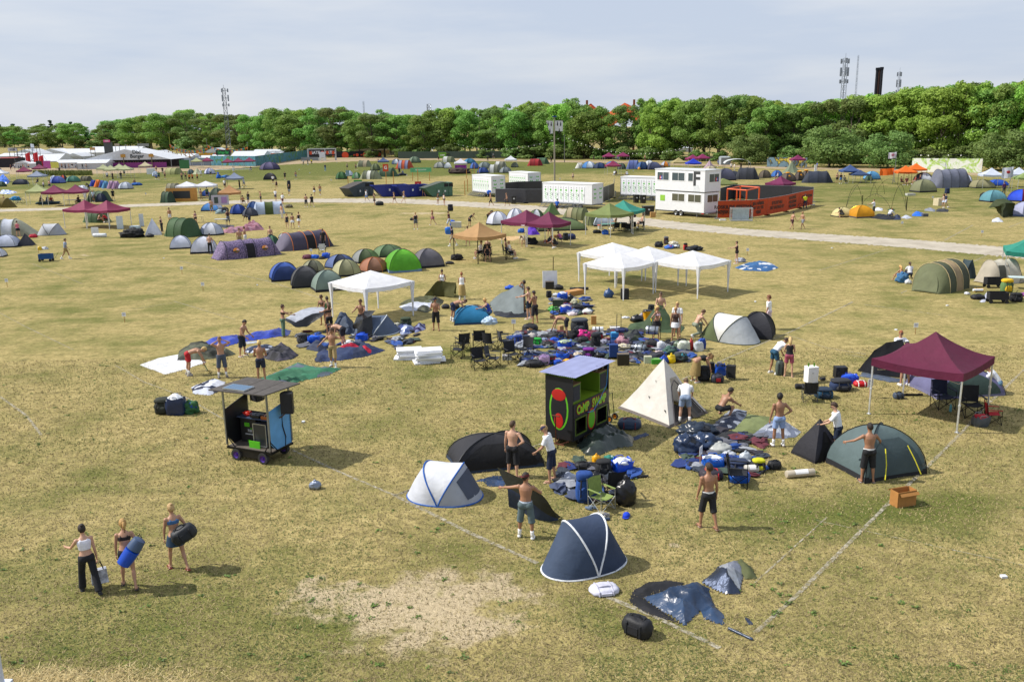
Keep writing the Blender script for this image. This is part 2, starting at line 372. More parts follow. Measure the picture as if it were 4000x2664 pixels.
def person(loc,pose,yaw,outfit,label,skin='m',top='e8e8e8',bot='20242c',hair='3a2618',shoe='d8d8d8',sock='e8e8e8',cap='22263c',band='dcdcdc',ht=None,lod=1,group=None,dz=0):
 """loc: ground point (or crop, x, y). yaw 0 = back to the camera, 90 = facing left, 180 = facing the camera"""
 if isinstance(loc,tuple):loc=g(*loc)
 f=outfit.startswith('f');ht=ht or(1.68 if f else 1.79)
 key=(pose if isinstance(pose,str)else id(pose),outfit,lod)
 res,J=person_meshes(pose,outfit,lod,key)
 cols=dict(top=M(top,'cloth'),bot=M(bot,'cloth'),hair=M(hair,'hair'),shoe=M(shoe,'plas'),sock=M(sock,'cloth'),cap=M(cap,'cloth'),band=M(band,'cloth'),dark=M('101014','plas'),strap=M('16181c','cloth'))
 sk=M(SKIN[skin],'skin');k=ht/1.79;ro=None
 for nm,me,c in res:
  o=link(nm,me,ro)
  ms=[sk,M(_dark,'skin'),M((.3,.1,.08),'skin')]if c=='skin' else[cols[c]]
  for s,m in zip(o.material_slots,ms):s.link='OBJECT';s.material=m
  if c=='skin':
   ro=o;o.location=loc+V3(0,0,dz);o.rotation_euler=(0,0,R(yaw));o.scale=(k,k,k);tag(o,label,'person',group)
 return ro
def hand_at(ro,pose,outfit,lod,i):
 J=_PC[(pose if isinstance(pose,str)else id(pose),outfit,lod)][1]
 wr,d,nrm,ac=J['hand',i];p=wr+d*.1-V3(0,0,J['z0'])
 return ro.location+Mx.Rotation(ro.rotation_euler.z,3,'Z')@(p*ro.scale[0])
SUN_EL,SUN_AZ=47,274
w=bpy.data.worlds.new('World');SC.world=w;w.use_nodes=True;nt=w.node_tree;bg=nt.nodes['Background']
sky=nn(nt,'ShaderNodeTexSky');sky.sky_type='NISHITA';sky.sun_disc=False;sky.sun_elevation=R(SUN_EL);sky.sun_rotation=R(SUN_AZ)
sky.air_density=1.0;sky.dust_density=1.6;sky.ozone_density=1.6;sky.altitude=0
tc=nn(nt,'ShaderNodeTexCoord');mp=nn(nt,'ShaderNodeMapping');mp.inputs['Scale'].default_value=(1.3,1.3,9);nt.links.new(tc.outputs['Generated'],mp.inputs[0])
cn=nn(nt,'ShaderNodeTexNoise');cn.inputs['Scale'].default_value=2.2;cn.inputs['Detail'].default_value=6;cn.inputs['Roughness'].default_value=.55;nt.links.new(mp.outputs[0],cn.inputs['Vector'])
cr=nn(nt,'ShaderNodeValToRGB');e=cr.color_ramp.elements;e[0].position=.42;e[0].color=(.86,)*3+(1,);e[1].position=.72;e[1].color=(.86,)*3+(1,)
nt.links.new(cn.outputs['Fac'],cr.inputs[0])
cc=nn(nt,'ShaderNodeValToRGB');q=cc.color_ramp.elements;q[0].position=.40;q[0].color=(.545,.615,.745,1);q[1].position=.74;q[1].color=(.73,.755,.80,1);nt.links.new(cn.outputs['Fac'],cc.inputs[0])
cs_=nn(nt,'ShaderNodeMixRGB',blend_type='MULTIPLY');cs_.inputs[0].default_value=1;cs_.inputs[2].default_value=(10,10,10,1);nt.links.new(cc.outputs[0],cs_.inputs[1])
cm=nn(nt,'ShaderNodeMixRGB');nt.links.new(cs_.outputs[0],cm.inputs[2]);nt.links.new(cr.outputs[0],cm.inputs[0]);nt.links.new(sky.outputs[0],cm.inputs[1]);nt.links.new(cm.outputs[0],bg.inputs[0])
bg.inputs[1].default_value=.088
sl=bpy.data.lights.new('sun','SUN');sl.energy=4.2;sl.angle=R(.53);sl.color=(1,.945,.86);so=link('sun',sl)
sd=V3(sin(R(SUN_AZ))*cos(R(SUN_EL)),cos(R(SUN_AZ))*cos(R(SUN_EL)),sin(R(SUN_EL)));so.rotation_euler=sd.to_track_quat('Z','Y').to_euler()
cd=bpy.data.cameras.new('camera');co=link('camera',cd);cd.sensor_width=36;cd.lens=36*FX/4000;cd.clip_end=6000;cd.clip_start=.5
co.matrix_world=Mx(((CR.x,CU.x,-CF.x,CAM.x),(CR.y,CU.y,-CF.y,CAM.y),(CR.z,CU.z,-CF.z,CAM.z),(0,0,0,1)))
SC.camera=co
vs=SC.view_settings;vs.view_transform='Standard';vs.look='None';vs.gamma=1;vs.exposure=.34
SC.cycles.max_bounces=6;SC.cycles.diffuse_bounces=3;SC.cycles.transmission_bounces=4;SC.cycles.transparent_max_bounces=12;SC.cycles.use_denoising=True
SC.cycles.sample_clamp_indirect=4
def noise(nt,vec,s,det=4,ro=.55,dist=0):
 n=nn(nt,'ShaderNodeTexNoise');n.inputs['Scale'].default_value=s;n.inputs['Detail'].default_value=det;n.inputs['Roughness'].default_value=ro;n.inputs['Distortion'].default_value=dist
 nt.links.new(vec,n.inputs['Vector']);return n.outputs['Fac']
def ramp(nt,src,stops):
 r=nn(nt,'ShaderNodeValToRGB');e=r.color_ramp.elements
 while len(e)<len(stops):e.new(.5)
 for q,(p,c)in zip(e,stops):q.position=p;q.color=tuple(lin(c))+(1,)if not isinstance(c,(int,float))else(c,c,c,1)
 nt.links.new(src,r.inputs[0]);return r.outputs[0]
def mix(nt,f,a,b,t='MIX'):
 m=nn(nt,'ShaderNodeMixRGB',blend_type=t)
 for i,x in((0,f),(1,a),(2,b)):
  if isinstance(x,(int,float)):m.inputs[i].default_value=x if i==0 else(x,x,x,1)
  elif isinstance(x,(tuple,str)):m.inputs[i].default_value=tuple(lin(x))+(1,)
  else:nt.links.new(x,m.inputs[i])
 return m.outputs[0]
def math_(nt,op,a,b=None,c=None):
 m=nn(nt,'ShaderNodeMath',operation=op)
 for i,x in enumerate((a,b,c)):
  if x is None:continue
  if isinstance(x,(int,float)):m.inputs[i].default_value=x
  else:nt.links.new(x,m.inputs[i])
 return m.outputs[0]
def blob(nt,pos,x,y,rx,ry,soft=.6):
 """smooth 1..0 patch of turf around a place on the field"""
 mp=nn(nt,'ShaderNodeMapping',vector_type='POINT');mp.inputs['Location'].default_value=(-x/rx,-y/ry,0);mp.inputs['Scale'].default_value=(1/rx,1/ry,0);nt.links.new(pos,mp.inputs[0])
 l=nn(nt,'ShaderNodeVectorMath',operation='LENGTH');nt.links.new(mp.outputs[0],l.inputs[0])
 r=nn(nt,'ShaderNodeMapRange',interpolation_type='SMOOTHSTEP');r.inputs[1].default_value=1;r.inputs[2].default_value=1-soft;nt.links.new(l.outputs['Value'],r.inputs[0]);return r.outputs[0]
m,nt,b,out=newmat('dry_grass')
tc=nn(nt,'ShaderNodeTexCoord');pos=tc.outputs['Object']
big=noise(nt,pos,.045,4,.6);mid=noise(nt,pos,.33,5,.65);sm=noise(nt,pos,2.3,5,.7);fine=noise(nt,pos,17,3,.75)
st=nn(nt,'ShaderNodeMapping');st.inputs['Scale'].default_value=(.06,.6,1);st.inputs['Rotation'].default_value=(0,0,R(-8));nt.links.new(pos,st.inputs[0]);streak=noise(nt,st.outputs[0],1.4,5,.6)
col=ramp(nt,sm,[(.25,'665e3e'),(.43,'8c8053'),(.58,'a59564'),(.78,'bcac7e')])
grn=ramp(nt,fine,[(.3,'3c481c'),(.6,'586428'),(.8,'727a3a')])
k=math_(nt,'ADD',math_(nt,'MULTIPLY',mid,.9),math_(nt,'MULTIPLY',big,.75));k=math_(nt,'ADD',k,math_(nt,'MULTIPLY',streak,.35))
lush=None
for c,x,y,rx,ry,a in(('B',1000,830,90,80,.5),('E',900,330,70,60,.22),('C',450,850,60,40,.34),('I',1200,430,60,50,.2),('Z',330,1430,9,5,.17),('Z',1780,1190,5,2.2,.2),('Z',620,1480,8,3,.1),('Z',2180,1170,4,2,.2),('Z',850,900,9,6,.06)):
 p=g(c,x,y);q=math_(nt,'MULTIPLY',blob(nt,pos,p.x,p.y,rx,ry,.9),a);lush=q if lush is None else math_(nt,'ADD',lush,q)
k=math_(nt,'ADD',k,lush)
k=math_(nt,'ADD',k,math_(nt,'MULTIPLY',sm,.25))
gf=ramp(nt,k,[(0,0),(1,1)]);mr=nn(nt,'ShaderNodeMapRange',interpolation_type='SMOOTHSTEP');mr.inputs[1].default_value=1.0;mr.inputs[2].default_value=1.45;mr.inputs[4].default_value=.85;nt.links.new(k,mr.inputs[0])
col=mix(nt,mr.outputs[0],col,grn)
p=g('Z',1000,1400);bare=math_(nt,'MULTIPLY',blob(nt,pos,p.x,p.y,5.2,4.2,.95),.40)
for c,x,y,rx,ry,a in(('G',500,395,9,4,.32),('E',900,1170,6,2.2,.25),('E',1850,1295,4,1.5,.25),('J',180,110,1.5,1,.25),('W',1450,318,.35,.3,.4),('H',1300,490,14,4,.18),('Z',700,1360,1.6,1.6,.18)):
 p=g(c,x,y);bare=math_(nt,'ADD',bare,math_(nt,'MULTIPLY',blob(nt,pos,p.x,p.y,rx,ry,.9),a))
bn=math_(nt,'ADD',bare,math_(nt,'MULTIPLY',noise(nt,pos,1.1,6,.62,.3),.62));br=nn(nt,'ShaderNodeMapRange',interpolation_type='SMOOTHSTEP');br.inputs[1].default_value=.55;br.inputs[2].default_value=.66;br.inputs[4].default_value=.9;nt.links.new(bn,br.inputs[0])
col=mix(nt,br.outputs[0],col,ramp(nt,fine,[(.3,'a39378'),(.7,'b9a98c')]))
fl=noise(nt,pos,46,2,.6);col=mix(nt,.55,col,ramp(nt,fl,[(.36,.22),(.5,1.0),(.64,1.75)]),'MULTIPLY')
col=mix(nt,.5,col,ramp(nt,noise(nt,pos,7.5,4,.7),[(.3,.42),(.5,1.0),(.68,1.4)]),'MULTIPLY')
nt.links.new(col,b.inputs['Base Color']);b.inputs['Roughness'].default_value=.95;b.inputs['Specular IOR Level'].default_value=.1
bu=nn(nt,'ShaderNodeBump');bu.inputs['Strength'].default_value=.6;bu.inputs['Distance'].default_value=.045
nt.links.new(mix(nt,.5,noise(nt,pos,28,3,.7),noise(nt,pos,6,4,.7)),bu.inputs['Height']);nt.links.new(bu.outputs[0],b.inputs['Normal'])
GM=m
q=MB();S_=3000;q.poly([(-S_,-60,0),(S_,-60,0),(S_,5000,0),(-S_,5000,0)]);gnd=q.mk('ground',GM);tag(gnd,kind='structure')
def ragged(nt,pos,b,out,sh,scale,lo,hi):
 n=noise(nt,pos,scale,5,.7);r=ramp(nt,n,[(lo,0),(hi,1)]);t=nn(nt,'ShaderNodeBsdfTransparent');x=nn(nt,'ShaderNodeMixShader');nt.links.new(r,x.inputs[0]);nt.links.new(t.outputs[0],x.inputs[1]);nt.links.new(sh,x.inputs[2]);nt.links.new(x.outputs[0],out.inputs[0])
def gravel(name,a,b_,c):
 m,nt,b,out=newmat(name);tc=nn(nt,'ShaderNodeTexCoord');pos=tc.outputs['Object']
 col=mix(nt,.6,ramp(nt,noise(nt,pos,.7,5,.65),[(.3,a),(.55,b_),(.8,c)]),ramp(nt,noise(nt,pos,20,3,.7),[(.3,.62),(.7,1.25)]),'MULTIPLY')
 nt.links.new(col,b.inputs['Base Color']);b.inputs['Roughness'].default_value=.95
 bu=nn(nt,'ShaderNodeBump');bu.inputs['Strength'].default_value=.4;bu.inputs['Distance'].default_value=.03;nt.links.new(noise(nt,pos,25,3,.7),bu.inputs['Height']);nt.links.new(bu.outputs[0],b.inputs['Normal']);return m
def strip(name,up,lo,mat,z,jit,step):
 def samp(L,x):
  for(x0,y0),(x1,y1)in zip(L,L[1:]):
   if x0<=x<=x1:return y0+(y1-y0)*(x-x0)/(x1-x0)
  return L[-1][1]if x>L[-1][0]else L[0][1]
 q=MB();rows=[]
 x=lo[0][0]
 while x<=lo[-1][0]:
  A,B=at(x,samp(up,x)),at(x,samp(lo,x));d=(A-B)
  rows.append([A+d*(jit*NZ.noise((x*.09,1,0))+jit*.5*NZ.noise((x*.4,4,0)))+Z*z,(A+B)/2+Z*z,B-d*(jit*NZ.noise((x*.09,7,0))+jit*.5*NZ.noise((x*.4,9,0)))+Z*z]);x+=step
 q.loft(rows,closed=0);return tag(q.flat(name,mat),kind='structure')
strip('gravel_path',[(-300,832),(0,818),(350,809),(490,800),(800,788),(1120,778),(1550,776),(1806,788),(1942,795),(2111,806),(2400,838),(2600,862),(2879,893),(3200,914),(3540,935),(4000,972),(4400,1004)],[(-300,842),(0,828),(350,818),(490,810),(800,800),(1120,791),(1550,794),(1806,807),(1942,816),(2111,829),(2400,866),(2600,892),(2879,918),(3200,942),(3540,968),(4000,1010),(4400,1052)],gravel('gravel','988f80','b0a797','c2baaa'),.008,.14,6)
strip('dirt_road',[(-200,668),(0,668),(380,668),(640,660),(900,645),(1100,632),(1300,622),(1600,616),(2100,626),(2350,629),(2800,643),(3000,651),(3300,656),(3600,664),(4100,690)],[(-200,682),(0,682),(380,680),(640,674),(900,660),(1100,645),(1300,634),(1600,625),(2100,634),(2350,637),(2800,651),(3000,660),(3300,665),(3600,674),(4100,702)],gravel('dirt','8c7a5c','9f8c6e','ad9a7c'),.006,.16,12)
strip('sand_apron',[(-200,648),(0,648),(380,650),(640,646),(900,640),(1150,630),(1300,618),(1520,612)],[(-200,667),(0,667),(380,667),(640,659),(900,644),(1150,632.5),(1300,621),(1520,616.5)],gravel('sand','907e62','a28f72','ae9c80'),.004,.1,12)
m,nt,b,out=newmat('chalk');tc=nn(nt,'ShaderNodeTexCoord');b.inputs['Roughness'].default_value=.95
nt.links.new(ramp(nt,noise(nt,tc.outputs['Object'],30,3),[(.3,'968e7a'),(.7,'bab4a4')]),b.inputs['Base Color'])
ragged(nt,mix(nt,.0,tc.outputs['Object'],0),b,out,b.outputs[0],7,.38,.64);CHALK=m
LN=[('Z',[(0,912),(60,955),(95,1000)],.11),('Z',[(265,840),(330,878),(430,915),(510,962),(600,1004)],.07),('Z',[(672,1035),(780,1085),(905,1138)],.10),('Z',[(905,1138),(1010,1190),(1080,1225),(1235,1295)],.13),('Z',[(1390,1370),(1500,1415),(1655,1490)],.13),('Z',[(1735,1455),(1830,1370),(2040,1160),(2130,1075),(2210,995),(2260,940),(2354,850)],.11),('Z',[(905,1140),(960,1120),(1060,1085),(1245,1020),(1300,1000),(1425,945)],.09),('Z',[(1490,905),(1570,872),(1680,820),(1820,762),(1960,695)],.11),('Z',[(1810,770),(1900,800),(1990,815)],.07),('Z',[(400,693),(540,735)],.06),('Z',[(410,600),(530,627),(620,648),(780,700)],.08),('Z',[(75,607),(190,653)],.06),('I',[(0,1345),(300,1255),(800,1098)],.10),('I',[(1440,1000),(1600,915),(1770,825)],.13),('I',[(2180,850),(2400,765)],.1),('I',[(2240,1060),(2420,965)],.1),('J',[(0,660),(90,605)],.1),('J',[(250,640),(800,715),(1350,790)],.06),('J',[(740,490),(810,460)],.1),('J',[(1700,70),(1850,0)],.08),('J',[(0,1290),(260,1340)],.07),('Z',[(1735,1340),(1900,1190)],.05),('K',[(0,125),(400,60),(720,5)],.05),('T',[(0,960),(150,890)],.08),('Z',[(1870,1195),(2354,1300)],.03),('Z',[(0,720),(60,752),(170,805)],.05)]
for c,pts,wd in LN:
 P=[g(c,*p)for p in pts];rows=[]
 for a,b_ in zip(P,P[1:]):
  n=max(2,int((b_-a).length/.8))
  for i in range(n):rows.append(a.lerp(b_,i/n))
 rows.append(P[-1]);q=MB();L=[]
 for i,p in enumerate(rows):
  d=(rows[min(i+1,len(rows)-1)]-rows[max(i-1,0)]).normalized();s=V3(-d.y,d.x,0)*wd*(.46+.22*NZ.noise((i*.7,wd*90,0)));L.append([p+s+Z*.0135,p-s+Z*.0135])
 q.loft(L,closed=0);tag(q.flat('chalk_line',CHALK),kind='structure')
def blades(name,n,gen,mats):
 vs=np.empty((n*3,3),np.float32);mi=np.empty(n,np.int32);r=random.Random(len(name))
 for i in range(n):
  x,y,h,wd,ln,k=gen(r);a=r.uniform(0,2*pi);c,s=cos(a),sin(a)
  vs[3*i]=(x-s*wd,y+c*wd,.0);vs[3*i+1]=(x+s*wd,y-c*wd,.0);vs[3*i+2]=(x+c*ln,y+s*ln,h);mi[i]=k
 me=bpy.data.meshes.new(name);me.vertices.add(n*3);me.vertices.foreach_set('co',vs.ravel());me.loops.add(n*3);me.loops.foreach_set('vertex_index',np.arange(n*3,dtype=np.int32))
 me.polygons.add(n);me.polygons.foreach_set('loop_start',np.arange(0,n*3,3,dtype=np.int32));me.polygons.foreach_set('material_index',mi)
 for m in mats:me.materials.append(m)
 me.update();me.validate();return tag(link(name,me),kind='stuff')
GCOL=[M(c,'cloth',.9,.3)for c in('92835a','64583a','a29268','5a5e2c','4e5e28')]
def pick(r,x,y):
 k=NZ.noise((x*.3,y*.3,3))+.5*NZ.noise((x*.9,y*.9,8));u=r.random()
 if k>.12 and u<.6:return 3 if u<.3 else 4
 return 0 if u<.4 else(1 if u<.7 else(2 if u<.9 else 3))
_B0=g('Z',1000,1400)
def gen_grass(r):
 while 1:
  t=r.random();y=13.5+27*t**1.5;x=r.uniform(-.62,.62)*(y+3)
  d=hypot((x-_B0.x)/3.2,(y-_B0.y)/2.2)
  if d<1 and r.random()<.85*(1-d):continue
  h=r.uniform(.015,.05)*(1+.3*(y>25));return x,y,h,r.uniform(.004,.010)*(1+y*.02),r.uniform(.03,.09),pick(r,x,y)
blades('grass',260000,gen_grass,GCOL)
WM=[M(c,'cloth',.7,.3)for c in('526c24','627c2e','465c1e')]
r=random.Random(31);q=MB();nw=0
while nw<420:
 y=13.5+26*r.random()**1.2;x=r.uniform(-.62,.62)*(y+3)
 if NZ.noise((x*.22,y*.22,1))+.35*(x<-2 and y<22)<r.uniform(-.25,.55):continue
 nw+=1;rad=r.uniform(.03,.1)
 for i in range(r.randint(5,11)):
  a=r.uniform(0,2*pi);L=rad*r.uniform(.6,1.3);c,s=cos(a),sin(a);wd=L*.3;o=V3(x+r.uniform(-1,1)*rad*.8,y+r.uniform(-1,1)*rad*.5,.004);h=r.uniform(.01,.05)
  q.add([o,o+V3(c*L*.5-s*wd,s*L*.5+c*wd,h),o+V3(c*L,s*L,h*.5),o+V3(c*L*.5+s*wd,s*L*.5-c*wd,h)],[(0,1,2,3)],r.randint(0,2))
tag(q.flat('weeds',WM),kind='stuff')
_S0=at(150,2700)
def gen_straw(r):
 while 1:
  x=r.gauss(_S0.x,1.5);y=r.gauss(_S0.y,.5)
  if y<_S0.y+.75+.2*NZ.noise((x*2,0,0))and x<_S0.x+3.6:break
 return x,y,r.uniform(.01,.08),r.uniform(.003,.006),r.uniform(.08,.28),r.randint(0,2)
blades('straw',9000,gen_straw,[M(c,'cloth',.8,.2)for c in('c8b27c','dcc996','a58e58')])
def leafmat(name,a,b_,c):
 m,nt,b,out=newmat(name);tc=nn(nt,'ShaderNodeTexCoord');oi=nn(nt,'ShaderNodeObjectInfo')
 col=ramp(nt,noise(nt,tc.outputs['Object'],.9,4,.7),[(.3,a),(.5,b_),(.72,c)])
 hs=nn(nt,'ShaderNodeHueSaturation');nt.links.new(col,hs.inputs['Color'])
 nt.links.new(math_(nt,'MULTIPLY_ADD',oi.outputs['Random'],.05,.475),hs.inputs['Hue']);nt.links.new(math_(nt,'MULTIPLY_ADD',oi.outputs['Random'],.5,.78),hs.inputs['Value'])
 nt.links.new(hs.outputs[0],b.inputs['Base Color']);b.inputs['Roughness'].default_value=.6;b.inputs['Specular IOR Level'].default_value=.25
 t=nn(nt,'ShaderNodeBsdfTranslucent');nt.links.new(hs.outputs[0],t.inputs[0]);x=nn(nt,'ShaderNodeMixShader');x.inputs[0].default_value=.38
 nt.links.new(b.outputs[0],x.inputs[1]);nt.links.new(t.outputs[0],x.inputs[2]);nt.links.new(x.outputs[0],out.inputs[0]);return m
LEAF=[leafmat('foliage','64883e','7c9f4c','98bb5e'),leafmat('foliage_bright','74963f','90b04c','a8c860'),leafmat('foliage_olive','5e763c','768c4c','8ea25e'),leafmat('foliage_pine','3a5a40','466a4a','567a56')]
BARK=M('5c5246','wood')
def crown_mesh(seed,W,H0,H1,nb,nl,leaf,mat,sh='round',low=.0):
 """leaf clumps through the volume of many overlapping boughs; unit: metres"""
 r=random.Random(seed);bl=[]
 hc=(H0+H1)/2;hh=(H1-H0)/2
 for i in range(nb):
  t=r.uniform(-1,1);a=r.uniform(0,2*pi)
  if sh=='pine':rad=W/2*(1-(t+1)/2)**.8
  elif sh=='bush':rad=W/2*sqrt(max(0,1-max(0,t)**2.2))
  else:rad=W/2*sqrt(max(0,1-abs(t)**2.6))
  q=r.uniform(.35,.92)*rad;br=r.uniform(.11,.27)*W*(.8 if sh!='bush' else .8)
  if sh=='pine':br*=.6
  bl.append((V3(cos(a)*q,sin(a)*q,hc+t*(hh-br*.6)),br))
 vs=[];fs=[]
 tot=sum(b**2 for _,b in bl)
 for c,b in bl:
  for j in range(int(nl*b*b/tot)):
   d=V3(r.gauss(0,1),r.gauss(0,1),r.gauss(0,1));d.normalize()
   if d.z<-.3 and r.random()<.6:d.z=-d.z
   p=c+V3(d.x*b,d.y*b,d.z*b*.75)*r.uniform(.58,1.16)
   nrm=(d+V3(r.gauss(0,.5),r.gauss(0,.5),r.gauss(0,.5)+.25)).normalized();q=nrm.to_track_quat('Z','Y');s=leaf*r.uniform(.55,1.25);a=r.uniform(0,2*pi)
   x=q@V3(cos(a),sin(a),0)*s;y=q@V3(-sin(a),cos(a),0)*s*r.uniform(.45,.8);k=len(vs)
   vs+=[p-x*.5,p+y*.5+nrm*s*.12,p+x*.5,p-y*.5+nrm*s*.12];fs.append((k,k+1,k+2,k+3))
 me=bpy.data.meshes.new('crown');me.from_pydata(vs,[],fs);me.materials.append(mat);me.polygons.foreach_set('use_smooth',[True]*len(fs));return me,bl
def trunk_mesh(seed,h,rad,bl):
 r=random.Random(seed);q=MB();pts=[V3(0,0,-.2)];n=5
 for i in range(1,n+1):pts.append(V3(r.uniform(-.25,.25)*i*.3,r.uniform(-.25,.25)*i*.3,h*i/n))
 q.path(pts,0,7,rr=[rad*1.25]+[rad*(1-.8*i/n)for i in range(1,n+1)])
 for c,b in bl[:7]:
  z=min(h*.9,max(h*.25,c.z*.55));o=pts[0].lerp(pts[-1],z/h);q.path([o,o.lerp(c,.5)+V3(0,0,.3),c],0,5,rr=[rad*.45,rad*.25,rad*.08])
 me=q.mesh('trunk',[BARK]);return me
TREES=[]
for s,W,H0,H1,nb,nl,lf,mt,sh in((1,11,2.6,18,30,7000,.62,0,'round'),(2,10,2.2,18,26,6500,.6,1,'round'),(3,12,3.2,18,32,7500,.62,0,'round'),(4,9,3,18,26,6000,.55,2,'round'),(5,11,2,18,28,7000,.66,1,'round'),(6,7,1.5,18,30,5000,.6,3,'pine'),(7,8.5,.1,8,46,9500,.42,2,'bush'),(8,7,3,18,24,5000,.55,0,'round'),(9,5,.1,4.2,20,3500,.38,2,'bush')):
 cm_,bl=crown_mesh(s,W,H0,H1,nb,nl,lf,LEAF[mt],sh);TREES.append((trunk_mesh(s,H1*(.8 if sh!='bush' else .5),.3 if sh!='bush' else .2,bl),cm_,H1))
def tree(kind,p,h,yaw,label,cat='tree',name=None,group=None,sx=1.0):
 tm,cm_,H1=TREES[kind];k=h/H1;o=root(name or('pine_tree' if kind==5 else 'tree'),label,cat,p,yaw,group);o.scale=(k*sx,k*sx,k)
 link('trunk',tm,o);link('crown',cm_,o);return o
PROF=[(-200,495),(0,492),(100,503),(200,490),(300,484),(400,500),(450,476),(500,462),(590,443),(680,440),(770,432),(820,436),(900,442),(1000,440),(1050,432),(1120,424),(1200,428),(1250,424),(1300,417),(1370,420),(1430,445),(1500,428),(1560,452),(1640,440),(1700,432),(1750,414),(1830,416),(1900,432),(1950,412),(2000,420),(2080,396),(2150,412),(2220,388),(2290,402),(2350,414),(2400,388),(2500,386),(2600,392),(2700,380),(2790,374),(2860,362),(2920,374),(2980,392),(3080,404),(3150,390),(3190,386),(3270,380),(3310,376),(3400,374),(3480,354),(3560,340),(3660,330),(3740,318),(3800,322),(3860,334),(3950,316),(4000,310),(4300,320)]
BASE=[(-200,572),(0,574),(400,578),(700,588),(900,596),(1000,606),(1250,612),(1500,615),(2000,617),(2500,622),(3000,634),(3500,640),(4000,650),(4300,655)]
def ip(L,x):
 for(x0,y0),(x1,y1)in zip(L,L[1:]):
  if x0<=x<=x1:return y0+(y1-y0)*(x-x0)/(x1-x0)
r=random.Random(5)
SEG=[(420,'far tree in the hazy wood beyond the white food stalls','trees beyond the stalls'),(1180,'leafy tree in the row behind the mural fence and bunting','trees behind the mural fence'),(1800,'leafy tree in the dense row behind the gate','trees behind the gate'),(2500,'leafy tree in the row behind the green mesh fence','trees behind the mesh fence'),(3030,'leafy tree in the row behind the two-storey cabin','trees behind the cabin'),(9999,'tall leafy tree standing behind the big round bushes','trees behind the bushes')]
for row in(0,1,2):
 x=-180+row*20
 while x<4250:
  st=50*(1+.2*(x>2800))*(.85 if x<500 else 1)*(1+.25*row)
  by=ip(BASE,x)-(0,7,13)[row]+r.uniform(-2,2);top=ip(PROF,x)+r.choice((-4,0,3,9,16,24))-(0,2,3)[row]+r.uniform(-3,3)
  if x<440:by+=2
  p=at(x,by);h=hz(p,top)
  if 2262<x<2345 and row<2:h*=.87
  if 2385<x<2465 and row<2:h*=.92
  k=r.choice((0,1,2,4,7,3,0,2));k=r.choice((0,2,3,7,0,5))if x<440 else k
  if row==0 and 3150<x<3400:k=3
  if row==0 and 3380<x<3800 or x>3930:k=r.choice((1,4))
  s=next(s for s in SEG if x<s[0]);wpx=r.uniform(95,150)*(1.35 if x>2900 else 1)*(.85 if x<440 else 1)
  if 2225<x<2500 and row==2:
   x+=60;continue
  sx=wpx*mpp(p)/(h/18*10.5)
  if not(row==1 and 2250<x<2480):tree(k,p,h,r.uniform(0,360),s[1],'tree',None,s[2],max(.75,min(1.7,sx)))
  x+=st*r.uniform(.75,1.25)
for x,by,top,w_,k in((205,566,470,60,5),(285,568,476,50,5),(60,566,484,70,5),(420,570,472,30,5),(3025,618,388,60,7)):
 p=at(x,by-6);h=hz(p,top);tree(k,p,h,x,{205:'tall dark pine above the hazy wood, tallest of the pines',285:'dark pine with broad top in the hazy wood',60:'dark pine over the stalls at the far left',420:'ragged pine beside the burger tent chimney sign',3025:'slender pale poplar rising behind the tree row'}[x],'tree',None,None,w_*mpp(p)/(h/18*8))
for i in range(46):
 x=-150+i*90+r.uniform(-20,20);p=at(x,ip(BASE,x)+2);h=r.uniform(3,5.5)*(1.5 if x<900 else 1)
 tree(8,p,h,r.uniform(0,360),'dark leafy shrub growing under the row of trees','shrub','shrub','shrubs under the trees',r.uniform(1.3,2))
for c,x,by,top,w_,lb in(('D',560,1190,812,590,'big round bush behind the brown dome tents and navy gazebo'),('D',1100,1200,858,500,'big round bush behind the small white flag and orange gazebos'),('D',2170,1225,850,580,'big round bush right of the yellow graffiti fence'),('C',2180,812,528,430,'big round bush behind the white arched pavilion')):
 p=g(c,x,by);p=p+(p-CAM).normalized()*3;p.z=0;h=hz(p,px(c,x,top)[1]);o=tree(6,p,h*1.02,x,lb,'bush','bush',None,w_/CROP[c][2]*mpp(p)/(h/8*9.6))
for x,by,top,lb in((525,676,655,'low rough grass clump'),):pass
_GC={}
